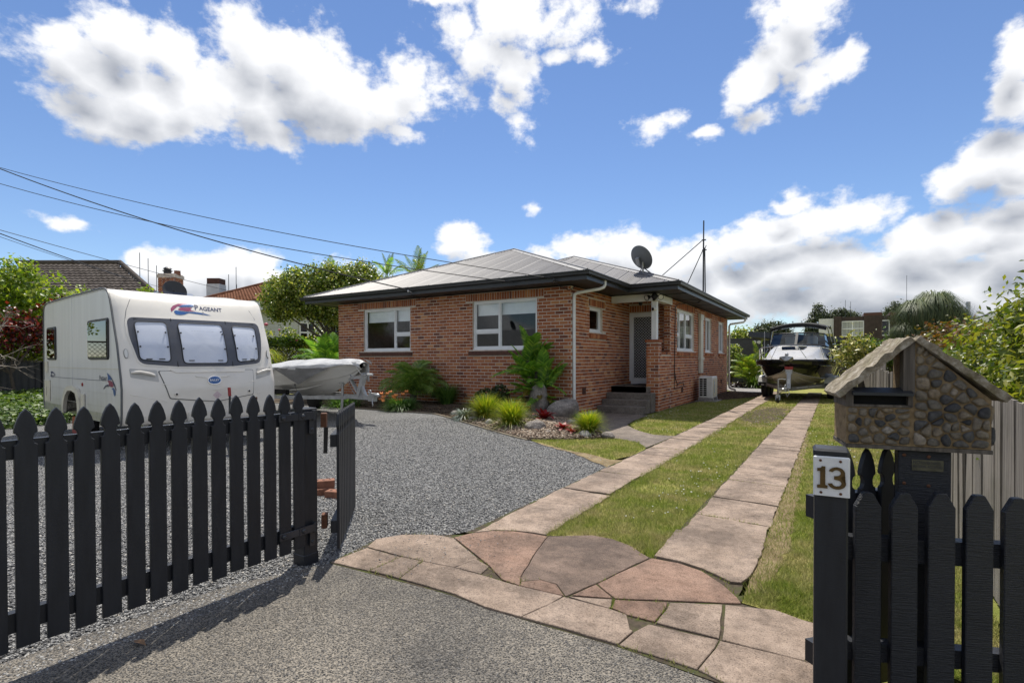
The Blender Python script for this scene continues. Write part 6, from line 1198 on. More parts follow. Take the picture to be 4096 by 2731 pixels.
mb = MB(); mb.lathe([(0.03, -0.09), (0.055, -0.085), (0.035, 0), (0.055, 0.085), (0.03, 0.09)], (0.26, 0, 1.11), (1, -0.15, 0), 12); Q(mb, 'bow_roller', M['blue_roller'], TR, wp, smooth=True)
mb = MB()
for i in range(14):
    t = i/13; c = Vector((0.26+0.30*t, -0.04, 0.92-0.30*t-0.06*sin(pi*t))); mb.obox(c, (0.7, 0, -0.7), (0, 1, 0), (0.7, 0, 0.7), 0.016, 0.004 if i % 2 else 0.012, 0.012 if i % 2 else 0.004)
Q(mb, 'chain', M['galv'], TR)
mb = MB(); mb.tube([(-0.02, -0.06, 0.22), (0.01, -0.06, 0.50), (0.03, -0.06, 0.86)], 0.032, 10); mb.obox((0.01, -0.06, 0.89), (1, 0, 0), (0, 1, 0), (0, 0, 1), 0.05, 0.05, 0.02); js = Q(mb, 'jockey_stand', M['galv'], TR, smooth=True, angle=40)
mb = MB(); mb.bar((-0.02, -0.12, 0.24), (-0.06, -0.12, 0.10), 0.015, 0.06); mb.bar((-0.02, 0.0, 0.24), (-0.06, 0.0, 0.10), 0.015, 0.06); mb.bar((-0.04, -0.12, 0.235), (-0.04, 0.0, 0.235), 0.06, 0.03); Q(mb, 'wheel_fork', M['galv'], TR, js)
t, r_ = MB(), MB(); wheel(t, r_, (-0.06, -0.06, 0.105), (0, 1, 0), 0.105, 0.07, 0.5); jw = Q(t, 'jockey_wheel', M['rubber'], TR, js, smooth=True)
for s in (-1, 1):
    t, r_ = MB(), MB(); wheel(t, r_, (-2.93, s*1.02, 0.29), (0, -1, 0), 0.29, 0.17); tw = Q(t, 'wheel', M['rubber'], TR, smooth=True, angle=40); Q(r_, 'rim', M['galv'], TR, tw, smooth=True, angle=40)
    mb = MB(); mb.grid([[Vector((-2.93+0.36*cos(a), s*1.02+y, 0.30+0.36*sin(a))) for a in np.linspace(0.25, pi-0.25, 10)] for y in (-0.12, 0.12)]); Q(mb, 'mudguard', M['galv'], TR, smooth=True)

# ---------------------------------------------------------------- cabin boat on its trailer (local -y = bow towards the street)
BT = thing('cabin_boat', 'black and white cabin boat with folding canopy parked bow forward on the strip driveway', 'boat', (-1.40, 20.0, 0.0), radians(-4.0))
B2 = thing('boat_trailer', 'trailer under the black and white cabin boat, its jockey wheel on the centre lawn', 'trailer', (-1.40, 19.95, 0.0), radians(-4.0))
# stations from the stem: y, keel z, chine half beam, chine z, gunwale half beam, gunwale z
S2 = [(0.0, 1.02, 0.02, 1.10, 0.10, 1.43), (0.12, 0.86, 0.16, 0.99, 0.42, 1.43), (0.35, 0.66, 0.40, 0.90, 0.80, 1.425), (0.7, 0.50, 0.64, 0.83, 1.05, 1.42), (1.2, 0.40, 0.84, 0.77, 1.20, 1.41), (2.0, 0.36, 0.98, 0.735, 1.27, 1.395), (3.5, 0.36, 1.03, 0.70, 1.28, 1.36), (5.6, 0.36, 1.03, 0.68, 1.24, 1.32)]
hb = {s: [[Vector((s*0.0, y, kz)), Vector((s*cb*0.5, y, kz+(cz-kz)*0.46)), Vector((s*cb, y, cz))] for (y, kz, cb, cz, gb, gz) in S2] for s in (-1, 1)}
ht = {s: [[Vector((s*(cb+0.03), y, cz+0.01)), Vector((s*(cb+(gb-cb)*0.42), y, cz+(gz-0.20-cz)*0.55)), Vector((s*(cb+(gb-cb)*0.62), y-0.02, gz-0.22)), Vector((s*(gb-0.01), y-0.07, gz-0.17)), Vector((s*gb, y-0.10, gz-0.05)), Vector((s*(gb+0.012), y-0.10, gz-0.03)), Vector((s*(gb-0.01), y-0.09, gz))] for (y, kz, cb, cz, gb, gz) in S2] for s in (-1, 1)}
mb = MB()
for s in (-1, 1): mb.grid(hb[s])
Q(mb, 'hull_bottom', M['boat_cream'], BT, smooth=True, angle=50)
mb = MB()
for s in (-1, 1): mb.grid(ht[s])
for k in range(6): mb.add([ht[-1][0][k], ht[1][0][k], ht[1][0][k+1], ht[-1][0][k+1]], [(0, 1, 2, 3)])
e = ht[-1][-1]+hb[1][-1][::-1]; Q(mb, 'hull', M['boat_black'], BT, smooth=True, angle=40)
mb = MB()
for s in (-1, 1): mb.tube([r[0]+Vector((s*0.004, -0.006, 0)) for r in ht[s]], 0.012, 5)
Q(mb, 'chine_line', M['boat_cream'], BT)
mb = MB()
for s in (-1, 1):
    for f in (0.36, 0.70): mb.tube([Vector((s*cb*f, y, kz+(cz-kz)*f*0.90-0.004)) for (y, kz, cb, cz, gb, gz) in S2[2:]], 0.016, 5)
Q(mb, 'strake', M['boat_cream'], BT)
# deck and cabin top: cross sections that rise from the gunwale to a crowned coach roof
DK = [(-0.08, 0.08, 1.435, 1.45), (0.12, 0.40, 1.44, 1.48), (0.35, 0.77, 1.44, 1.53), (0.7, 1.02, 1.435, 1.63), (1.1, 1.14, 1.43, 1.76), (1.6, 1.20, 1.42, 1.88), (2.1, 1.24, 1.41, 1.965), (2.6, 1.25, 1.40, 2.0)]
rows = []
for (y, hb_, gz, top) in DK:
    row = []
    for u in np.linspace(-1, 1, 25):
        a = abs(u); side = 0.90; k = 1 if a < 0.62 else max(0.0, 1-(a-0.62)/0.24); k = k*k*(3-2*k); z = gz+(top-gz)*(k*(1-0.10*(a/0.62)**2 if a < 0.62 else k*0.90)) + 0.0; row.append(Vector((u*hb_, y-0.02, max(gz, z))))
    rows.append(row)
mb = MB(); mb.grid(rows); mb.add([(-1.25, 2.6, 1.40), (1.25, 2.6, 1.40), (1.24, 5.6, 1.36), (-1.24, 5.6, 1.36)], [(0, 1, 2, 3)]); Q(mb, 'deck', M['deck'], BT, smooth=True, angle=60)
mb = MB(); hpts = [(-0.34, 1.15), (0.34, 1.15), (0.42, 1.62), (-0.42, 1.62)]
def dz(x, y):
    t = np.interp(y, [d[0] for d in DK], [d[3] for d in DK]); return float(t)-0.10*(t-1.42)*(abs(x)/0.75)**2
hp = rrect(hpts, 0.07); mb.add([(x, y, dz(x, y)+0.035) for x, y in hp]+[(x, y, dz(x, y)-0.02) for x, y in hp], [tuple(range(len(hp)))]+[(i, (i+1) % len(hp), len(hp)+(i+1) % len(hp), len(hp)+i) for i in range(len(hp))]); hh = Q(mb, 'deck_hatch', M['black_glass'], BT)
for s in (-1, 1): mb = MB(); mb.add([(s*0.86, 1.75, 1.80), (s*1.02, 1.55, 1.55), (s*1.08, 2.1, 1.56), (s*0.98, 2.35, 1.86)], [(0, 1, 2, 3)]); o = Q(mb, 'side_port', M['black_plastic'], BT); o.location += Vector((s*0.02, -0.02, 0.01))
# windscreen: two raked panes, wrapped sides, black frame
wsb = [(-1.02, 2.75, 1.86), (-0.92, 2.2, 1.92), (-0.55, 1.98, 1.955), (0, 1.93, 1.97), (0.55, 1.98, 1.955), (0.92, 2.2, 1.92), (1.02, 2.75, 1.86)]; wst = [(-0.90, 2.95, 2.33), (-0.84, 2.55, 2.38), (-0.50, 2.38, 2.415), (0, 2.34, 2.43), (0.50, 2.38, 2.415), (0.84, 2.55, 2.38), (0.90, 2.95, 2.33)]
mb = MB(); mb.tube(wsb, 0.022, 8); mb.tube(wst, 0.022, 8); mb.tube([wsb[0], wst[0]], 0.02, 6); mb.tube([wsb[6], wst[6]], 0.02, 6); mb.bar(wsb[3], wst[3], 0.085, 0.035, up=(0, 1, 0)); mb.tube([wsb[1], wst[1]], 0.012, 6); mb.tube([wsb[5], wst[5]], 0.012, 6); WS = Q(mb, 'windscreen', M['black_plastic'], BT, smooth=True, angle=50)
for i0, i1 in ((0, 1), (1, 3), (3, 5), (5, 6)):
    mb = MB(); mb.grid([[Vector(wsb[k]) for k in range(i0, i1+1)], [Vector(wst[k]) for k in range(i0, i1+1)]]); Q(mb, 'pane', M['tint_glass'], BT, WS)
mb = MB(); mb.cbox(-0.55, -0.2, 3.3, 3.6, 1.5, 2.34, 0.05); mb.cbox(0.2, 0.55, 3.3, 3.6, 1.5, 2.34, 0.05); Q(mb, 'seat', M['white_plastic'], BT)
mb = MB(); mb.cbox(-1.0, 1.0, 2.9, 3.05, 1.4, 2.02, 0.05); Q(mb, 'dashboard', M['canvas_black'], BT)
# canopy and its hoops
rows = []
for y, dzz in ((2.55, -0.02), (2.75, 0.03), (3.3, 0.06), (4.2, 0.05), (4.5, 0.0)): rows.append([Vector((x, y, 2.80+dzz-0.16*(abs(x)/0.92)**2.2)) for x in np.linspace(-0.92, 0.92, 15)])
front = [[p+Vector((0, 0.0, -0.10-0.02*abs(sin(i*1.1)))) for i, p in enumerate(rows[0])], rows[0]]
mb = MB(); mb.grid(rows); mb.grid(front); mb.tube([p for p in rows[0]], 0.02, 6); cn = Q(mb, 'canopy', M['canvas_black'], BT, smooth=True, angle=60); cn.modifiers.new('thickness', 'SOLIDIFY').thickness = 0.012
mb = MB(); mb.tube([(x, 2.58, 2.655-0.14*(abs(x)/0.90)**2.2) for x in np.linspace(-0.90, 0.90, 13)], 0.012, 6); Q(mb, 'canopy_hoop', M['chrome'], BT)
for s in (-1, 1):
    mb = MB(); mb.tube([(s*1.17, 3.1, 1.38), (s*1.06, 3.0, 2.0), (s*0.95, 2.62, 2.62), (s*0.92, 2.6, 2.66)], 0.02, 8); Q(mb, 'canopy_frame', M['chrome'] if s > 0 else M['black_plastic'], BT, smooth=True)
    mb = MB(); mb.tube([(s*1.20, 3.7, 1.38), (s*1.10, 3.6, 2.1), (s*0.98, 3.4, 2.72)], 0.02, 8); mb.tube([(s*1.09, 3.02, 2.0), (s*1.16, 3.3, 2.02)], 0.014, 6); Q(mb, 'canopy_frame', M['chrome'], BT, smooth=True)
for x in (-0.45, -0.2, 0.1, 0.62): mb = MB(); mb.lathe([(0.03, 0), (0.03, 0.05), (0.022, 0.055)], (x, 2.7, 2.84-0.15*(abs(x)/0.92)**2.2), (0, 0, 1), 8); Q(mb, 'rod_holder', M['chrome'], BT)
mb = MB(); mb.tube([(-1.22, 2.9, 1.38), (-1.22, 2.9, 2.55)], 0.012, 6); Q(mb, 'whip_aerial', M['white_plastic'], BT)
# bow rail
rl = [(-1.17, 2.3, 1.43), (-1.20, 2.25, 1.70), (-1.13, 1.4, 1.80), (-0.90, 0.6, 1.86), (-0.42, 0.06, 1.89), (0, -0.06, 1.895), (0.42, 0.06, 1.89), (0.90, 0.6, 1.86), (1.13, 1.4, 1.80), (1.20, 2.25, 1.70), (1.17, 2.3, 1.43)]
mb = MB(); mb.tube(rl, 0.015, 8)
for s in (-1, 1):
    for a, b in (((0.30, -0.02, 1.885), (0.55, 0.30, 1.45)), ((0.90, 0.6, 1.855), (1.0, 0.75, 1.44)), ((1.13, 1.4, 1.80), (1.16, 1.55, 1.43))): mb.tube([(s*a[0], a[1], a[2]), (s*b[0], b[1], b[2])], 0.012, 6)
Q(mb, 'bow_rail', M['chrome'], BT, smooth=True)
mb = MB(); mb.tube([(0, -0.30, 1.47), (0, 0.4, 1.50)], 0.022, 8); mb.add([(-0.20, -0.26, 1.52), (-0.05, -0.33, 1.40), (0.05, -0.33, 1.40), (0.20, -0.26, 1.52), (0.14, -0.18, 1.38), (-0.14, -0.18, 1.38), (0, -0.30, 1.56), (0.22, -0.2, 1.45), (-0.22, -0.2, 1.45)], [(0, 1, 5, 8), (3, 7, 4, 2), (1, 2, 4, 5), (0, 6, 3, 2, 1)]); mb.sphere((0, -0.14, 1.60), 0.06, 0.06, 0.06, 8, 6); an = Q(mb, 'anchor', M['galv'], BT); an.modifiers.new('thickness', 'SOLIDIFY').thickness = 0.012
mb = MB()
for s in (-1, 1): mb.obox((s*0.72, 0.62, 1.455), (1, 0, 0), (0, 1, 0), (0, 0, 1), 0.06, 0.02, 0.015)
Q(mb, 'cleat', M['chrome'], BT)
# trailer
mb = MB()
for s in (-1, 1): mb.bar((s*0.12, 0.0, 0.44), (s*0.93, 1.75, 0.505), 0.07, 0.12); mb.bar((s*0.93, 1.75, 0.505), (s*0.96, 5.4, 0.505), 0.07, 0.12)
for y in (1.8, 3.2, 5.0): mb.bar((-0.95, y, 0.46), (0.95, y, 0.46), 0.07, 0.07)
mb.bar((0, -0.55, 0.42), (0, 1.8, 0.42), 0.10, 0.10); Q(mb, 'frame', M['galv'], B2)
mb = MB()
for s in (-1, 1):
    d = Vector((0.81, 1.75, 0.065)).normalized(); d.x *= s
    for f0, f1 in ((0.12, 0.45), (0.5, 0.9)): a = Vector((s*0.155, -0.03, 0.445)); L_ = 1.93; n_ = Vector((s*0.9, -0.42, 0)); mb.bar(a+d*L_*f0+n_*0.008+Vector((0, 0, 0.015)), a+d*L_*f1+n_*0.008+Vector((0, 0, 0.015)), 0.006, 0.022)
Q(mb, 'reflective_strip', M['white_plastic'], B2)
for s, mt in ((-1, 'white_plastic'), (1, 'white_plastic')):
    x0, x1 = sorted((s*0.93, s*1.24)); mb = MB(); mb.prism([(1.80, 0.47), (1.80, 0.60), (1.92, 0.78), (2.2, 0.83), (3.6, 0.83), (3.95, 0.72), (3.95, 0.47)], x0, x1, 0.02); mb.v = [(c, a, b) for a, b, c in mb.v]; fd = Q(mb, 'mudguard', M[mt], B2)
    mb = MB(); mb.box(x0+0.02, x1-0.02, 1.785, 1.80, 0.44, 0.58); Q(mb, 'mudguard_skirt', M['black_plastic'], B2, fd); mb = MB(); mb.box(s*1.08-0.05, s*1.08+0.05, 1.778, 1.786, 0.47, 0.51); Q(mb, 'marker_lamp', M['white_plastic'], B2, fd)
    for y in (2.45, 3.25): t, r_ = MB(), MB(); wheel(t, r_, (s*1.09, y, 0.325), (s, 0, 0), 0.325, 0.22); tw = Q(t, 'wheel', M['rubber'], B2, smooth=True, angle=40); Q(r_, 'rim', M['galv'], B2, tw, smooth=True, angle=40)
mb = MB(); mb.bar((0.06, -0.10, 0.45), (0.06, -0.02, 1.15), 0.12, 0.09, up=(0, 1, 0)); mb.box(-0.04, 0.16, -0.08, 0.05, 0.95, 1.10); mb.bar((0.06, -0.02, 1.0), (0.06, 0.10, 1.0), 0.06, 0.06); wp = Q(mb, 'winch_post', M['galv'], B2)
mb = MB(); mb.box(-0.06, 0.18, -0.10, 0.02, 1.10, 1.20); Q(mb, 'bow_stop', M['red_plastic'], B2, wp)
mb = MB(); mb.tube([(-0.18, -0.62, 0.18), (-0.18, -0.62, 0.78)], 0.032, 10); mb.tube([(-0.18, -0.62, 0.78), (-0.06, -0.62, 0.80), (0.05, -0.60, 0.78)], 0.014, 6); mb.bar((-0.18, -0.62, 0.44), (0, -0.55, 0.44), 0.06, 0.10); js = Q(mb, 'jockey_stand', M['galv'], B2); t, r_ = MB(), MB(); wheel(t, r_, (-0.18, -0.66, 0.11), (1, 0, 0), 0.11, 0.07, 0.5); Q(t, 'jockey_wheel', M['rubber'], B2, js, smooth=True); mb = MB(); mb.bar((-0.225, -0.64, 0.26), (-0.225, -0.66, 0.10), 0.01, 0.05); mb.bar((-0.135, -0.64, 0.26), (-0.135, -0.66, 0.10), 0.01, 0.05); mb.bar((-0.23, -0.64, 0.265), (-0.13, -0.64, 0.265), 0.05, 0.02); Q(mb, 'wheel_fork', M['galv'], B2, js)
mb = MB(); mb.obox((0.02, -0.62, 0.44), (1, 0, 0), (0, 1, 0), (0, 0, 1), 0.06, 0.16, 0.06); mb.sphere((0.0, -0.80, 0.46), 0.055, 0.075, 0.055); mb.tube([(0.02, -0.66, 0.50), (0.03, -0.62, 0.58), (0.02, -0.5, 0.60)], 0.016, 6); mb.tube([(0.12, -0.6, 0.46), (0.16, -0.66, 0.34), (0.10, -0.70, 0.22), (0.06, -0.66, 0.33)], 0.012, 6); Q(mb, 'coupling', M['galv'], B2)

# ---------------------------------------------------------------- picket gates, posts, letterbox, boundary fences
def picket_poly(w, h, kind='ogee'):
    if kind == 'ogee': return [(-w/2, 0), (w/2, 0), (w/2, h-0.165), (w*0.37, h-0.158), (w*0.31, h-0.145), (w*0.31, h-0.128), (w*0.37, h-0.115), (w*0.5, h-0.108), (w*0.5, h-0.098), (w*0.47, h-0.08), (w*0.36, h-0.048), (w*0.2, h-0.018), (0, h), (-w*0.2, h-0.018), (-w*0.36, h-0.048), (-w*0.47, h-0.08), (-w*0.5, h-0.098), (-w*0.5, h-0.108), (-w*0.37, h-0.115), (-w*0.31, h-0.128), (-w*0.31, h-0.145), (-w*0.37, h-0.158), (-w/2, h-0.165)]
    return [(-w/2, 0), (w/2, 0), (w/2, h-0.055), (w*0.2, h-0.004), (w*0.12, h), (-w*0.12, h), (-w*0.2, h-0.004), (-w/2, h-0.055)]
PMESH = {}
def picket(parent, pos, ang, w, h, t, kind, mat):
    """one board: face normal at angle ang; parent sits at the origin of its own frame"""
    key = (round(w, 3), round(h, 3), round(t, 3), kind)
    if key not in PMESH:
        mb = MB(); p = picket_poly(w, h, kind); n = len(p); c = 0.003; q = inset(p, c)
        mb.add([(x, -t/2, z) for x, z in q]+[(x, -t/2+c, z) for x, z in p]+[(x, t/2-c, z) for x, z in p]+[(x, t/2, z) for x, z in q], [tuple(range(n))]+[tuple(range(4*n-1, 3*n-1, -1))]+[(k*n+i, k*n+(i+1) % n, (k+1)*n+(i+1) % n, (k+1)*n+i) for k in range(3) for i in range(n)])
        me = bpy.data.meshes.new('picket'); me.from_pydata(mb.v, [], mb.f); bm = bmesh.new(); bm.from_mesh(me); bmesh.ops.recalc_face_normals(bm, faces=bm.faces); bm.to_mesh(me); bm.free(); me.materials.append(mat); PMESH[key] = me
    o = bpy.data.objects.new('picket', PMESH[key]); COL.objects.link(o); o.parent = parent; o.location = Vector(pos)-parent.location; o.rotation_euler = (0, 0, ang); return o
PK = M['picket_paint']
# left gate: strap hinged to the post, runs back towards the street along x = -3.3
LG = thing('picket_gate', 'charcoal picket gate of pointed pickets hung on strap hinges, left of the driveway mouth', 'gate', (-3.3, 1.3, 0.08))
g = random.Random(8)
for i in range(18): picket(LG, (-3.145, 2.296-0.1102*i+g.uniform(-0.003, 0.003), 0.148+g.uniform(-0.007, 0.007)), pi/2+g.uniform(-0.025, 0.025), 0.083, 1.082, 0.02, 'ogee', PK)
mb = MB(); mb.box(-3.20, -3.1565, 0.20, 2.335, 1.003, 1.090); mb.build('rail', PK, LG); mb = MB(); mb.box(-3.20, -3.1565, 0.20, 2.335, 0.219, 0.309); mb.build('rail', PK, LG)
for z in (1.062, 0.270):
    mb = MB(); mb.cbox(-3.134, -3.127, 2.135, 2.31, z-0.024, z+0.024, 0.003); mb.obox((-3.128, 2.345, z), (1, 0, 0), (0, 1, 0), (0, 0, 1), 0.004, 0.06, 0.026); mb.tube([(-3.14, 2.415, z-0.035), (-3.14, 2.415, z+0.035)], 0.014, 8)
    mb.obox((-3.146, 2.40, z-0.07), (1, 0, 0), (0, 1, 0), (0, 0, 1), 0.004, 0.02, 0.06)
    for y in (2.165, 2.315): mb.sphere((-3.124, y, z), 0.012, 0.017, 0.017, 10, 6)
    mb.sphere((-3.142, 2.40, z-0.10), 0.008, 0.013, 0.013, 8, 6); mb.build('strap_hinge', M['hinge_paint'], LG, smooth=True, angle=35)
LP = thing('gate_post', 'square charcoal gate post between the strap hinged gate and the folded back leaf', 'post', (-3.22, 2.40, 0.0))
mb = MB(); mb.cbox(-3.278, -3.160, 2.345, 2.460, -0.2, 1.11, 0.006); mb.build('shaft', PK, LP); mb = MB(); mb.cbox(-3.282, -3.156, 2.341, 2.464, -0.1, 0.08, 0.005); mb.build('collar', PK, LP)
# the leaf folded back over the gravel, nearly edge on
def leaf(name, label, a, d, n, z0, h, w=0.082, pitch=0.112, rail=(0.16, 0.93), face=1, sag=0.0):
    d = Vector((d[0], d[1], 0)).normalized(); nrm = Vector((-d.y, d.x, 0))*face; ang = atan2(d.y, d.x); R0 = thing(name, label, 'gate', (a[0]+d.x*0.5, a[1]+d.y*0.5, z0))
    for i in range(n): p = Vector((a[0], a[1], 0))+d*(0.05+pitch*i); picket(R0, (p.x, p.y, z0-sag*i), ang, w, h, 0.02, 'ogee', PK)
    L_ = pitch*n
    for z in rail: mb = MB(); c = Vector((a[0], a[1], 0))+d*(L_/2)+nrm*0.0325; mb.obox((c.x, c.y, z0+z), d, nrm, (0, 0, 1), L_/2-0.01, 0.0215, 0.045); mb.build('rail', PK, R0)
    return R0, d, nrm
EL, d_, n_ = leaf('picket_gate', 'charcoal picket gate leaf seen nearly edge on, propped open over the gravel', (-3.09, 2.58), (-0.68, 0.73), 11, 0.07, 1.0, rail=(0.16, 0.79), face=1, sag=0.002)
for z in (0.24, 0.98): mb = MB(); mb.obox((-3.20, 2.55, z+0.03), (0.7, 0.7, 0), (-0.7, 0.7, 0), (0, 0, 1), 0.02, 0.035, 0.05); mb.build('hinge', M['rust'], EL)
mb = MB(); mb.bar((-3.24, 2.60, 0.97), (-3.5, 2.80, 0.72), 0.03, 0.05); mb.build('brace', PK, EL)
for i, (x, y, r_, z) in enumerate(((-4.47, 3.72, 0.35, 0.0), (-4.70, 3.72, 1.1, 0.0), (-4.72, 3.75, 0.9, 0.077))):
    o = thing('loose_brick', ['loose red brick lying by the end of the propped open leaf, nearest the strips', 'lower loose red brick under another beside the propped open leaf', 'loose holed red brick topmost of the two stacked by the propped open leaf'][i], 'brick', (x, y, z), r_, 'bricks propping the gate leaf')
    mb = MB(); mb.cbox(-0.115, 0.115, -0.055, 0.055, 0, 0.076, 0.006); b_ = mb.build('body', M['red_brick_loose'], o, world=False)
    mb = MB()
    for k in (-1, 0, 1): mb.lathe([(0.014, 0), (0.014, 0.001)], (k*0.065, 0, 0.0765), (0, 0, 1), 8)
    mb.build('hole', M['void'], o, world=False)
# right hand side: numbered post, folded leaf, splayed wing of plain pickets
NP = thing('gate_post', 'square charcoal gate post carrying the white number 13 plate', 'post', (-0.015, 2.24, 0.0), radians(3))
mb = MB(); mb.cbox(-0.052, 0.052, -0.052, 0.052, -0.2, 1.10, 0.006); mb.build('shaft', M['picket_paint'], NP, world=False); mb = MB(); mb.cbox(-0.056, 0.056, -0.056, 0.056, 1.10, 1.128, 0.008); mb.build('cap', M['picket_paint'], NP, world=False)
mb = MB(); mb.cbox(-0.056, 0.056, -0.064, -0.0525, 0.962, 1.103, 0.004); pl = mb.build('number_plate', M['number_white'], NP, world=False, bevel=0.003)
L_ = pl.location
def npmap(x0, z0, y): return lambda p: Vector((x0+p[0]-L_.x, y-L_.y, z0+p[1]-L_.z))
def digit(pts_list, mat, y0=-0.0645, th=0.004):
    for pts in pts_list:
        mb = MB(); n = len(pts); mb.add([(x-L_.x, y0-th-L_.y, z-L_.z) for x, z in pts]+[(x-L_.x, y0-L_.y, z-L_.z) for x, z in pts], [tuple(range(n))]+[(i, (i+1) % n, n+(i+1) % n, n+i) for i in range(n)]); mb.build('number', mat, pl, world=False)
zb_, zt_ = 0.990, 1.068
digit([[(-0.044, zb_), (-0.012, zb_), (-0.012, zb_+0.010), (-0.019, zb_+0.012), (-0.019, zt_), (-0.029, zt_), (-0.033, zt_-0.006), (-0.044, zt_-0.008), (-0.044, zt_-0.018), (-0.035, zt_-0.018), (-0.035, zb_+0.012), (-0.044, zb_+0.010)]], M['brass'])
def arc(cx, cz, rx, rz, a0, a1, n=12): return [(cx+rx*cos(a0+(a1-a0)*i/n), cz+rz*sin(a0+(a1-a0)*i/n)) for i in range(n+1)]
o3 = arc(0.016, 1.0475, 0.025, 0.0205, pi*0.92, -pi*0.38)+arc(0.016, 1.0115, 0.028, 0.0220, pi*0.36, -pi*0.95); i3 = arc(0.016, 1.0115, 0.014, 0.0115, -pi*0.95, pi*0.55)+[(0.008, 1.024), (0.008, 1.036)]+arc(0.016, 1.0475, 0.012, 0.0105, -pi*0.5, pi*0.92)
digit([o3+i3], M['brass'])
mb = MB()
for x, z in ((-0.034, 1.088), (0.027, 1.088), (-0.032, 0.974), (0.028, 0.974), (-0.029, 1.060), (0.016, 1.062), (-0.029, 0.998), (0.02, 0.997)): mb.sphere((x-L_.x, -0.0655-L_.y, z-L_.z), 0.0048, 0.003, 0.0048, 8, 5); mb.build('screw', M['rust'], pl, world=False); mb = MB()

RL_, d_, n_ = leaf('picket_gate', 'charcoal picket gate leaf folded back behind the numbered post and the letterbox', (-0.07, 2.44), (0.66, 0.75), 5, 0.075, 1.0, rail=(0.17, 0.77), face=1)
WG = thing('picket_fence', 'near charcoal picket fence of clipped corner pickets below the stone letterbox', 'fence', (0.5, 2.6, 0.0))
a = Vector((0.095, 2.43, 0)); d = Vector((cos(radians(21.7)), sin(radians(21.7)), 0)); nr = Vector((-d.y, d.x, 0))
for i in range(12): p = a+d*(0.005+0.1245*i); picket(WG, (p.x-nr.x*0.012, p.y-nr.y*0.012, 0.0), radians(21.7)+g.uniform(-0.02, 0.02), 0.090, 0.945+g.uniform(-0.006, 0.004), 0.026, 'clip', M['rough_picket_paint'])
for z0, z1 in ((0.67, 0.76), (0.28, 0.35)): mb = MB(); c = a+d*0.72+nr*0.03; mb.obox((c.x, c.y, (z0+z1)/2), d, nr, (0, 0, 1), 0.80, 0.026, (z1-z0)/2); mb.build('rail', M['rough_picket_paint'], WG)

# stone letterbox: a little gabled cottage on a board post
MX = Vector((0.037, 2.55, 0.0)); MRZ = atan2(0.087, 0.494); S = 0.935
LB = thing('letterbox', 'stone cottage shaped letterbox with mossy gable roof on a dark post', 'letterbox', (0.27, 2.60, 0.0)); bpy.data.objects.remove(LB)
LB = thing('letterbox', 'stone cottage shaped letterbox with a steep mossy gable roof on a dark board post', 'letterbox', MX, MRZ)
zf = lambda z: 1.45-(1.45-z)*S
def LBp(mb, name, mat, parent=None, **k):
    if parent is not None: L = parent.location; mb.v = [(p-L.x, q-L.y, r-L.z) for p, q, r in mb.v]; return mb.build(name, mat, parent, world=False, **k)
    return mb.build(name, mat, LB, world=False, **k)
w1, xm = 0.503*S, 0.236*S; zb, ze, zp = zf(1.080), zf(1.272), zf(1.525); dep = 0.24
mb = MB(); f_ = [(0.0, zb), (xm-0.004, zb), (xm-0.004, zf(1.245)), (0.0, zf(1.245))]; mb.prism([(0, 0), (xm, 0), (xm, dep), (0, dep)], zb, zf(1.250))
pts = [(xm, zb), (w1, zb), (w1, ze+0.01), (xm+0.01, zp-0.005), (xm, zp-0.005)]; n = len(pts); mb.add([(x, 0.0, z) for x, z in pts]+[(x, dep, z) for x, z in pts], [tuple(range(n)), tuple(range(2*n-1, n-1, -1))]+[(i, (i+1) % n, n+(i+1) % n, n+i) for i in range(n)])
SW_ = LBp(mb, 'stone_wall', M['stone_mortar'])
r = random.Random(5)
def clip_half(poly, px, pz, nx, nz):
    """keep the side of the line through (px, pz) that lies against the normal"""
    out = []
    for i in range(len(poly)):
        a, b = poly[i-1], poly[i]; da = (a[0]-px)*nx+(a[1]-pz)*nz; db = (b[0]-px)*nx+(b[1]-pz)*nz
        if (da < 0) != (db < 0): t = da/(da-db); out.append((a[0]+(b[0]-a[0])*t, a[1]+(b[1]-a[1])*t))
        if db < 0: out.append(b)
    return out
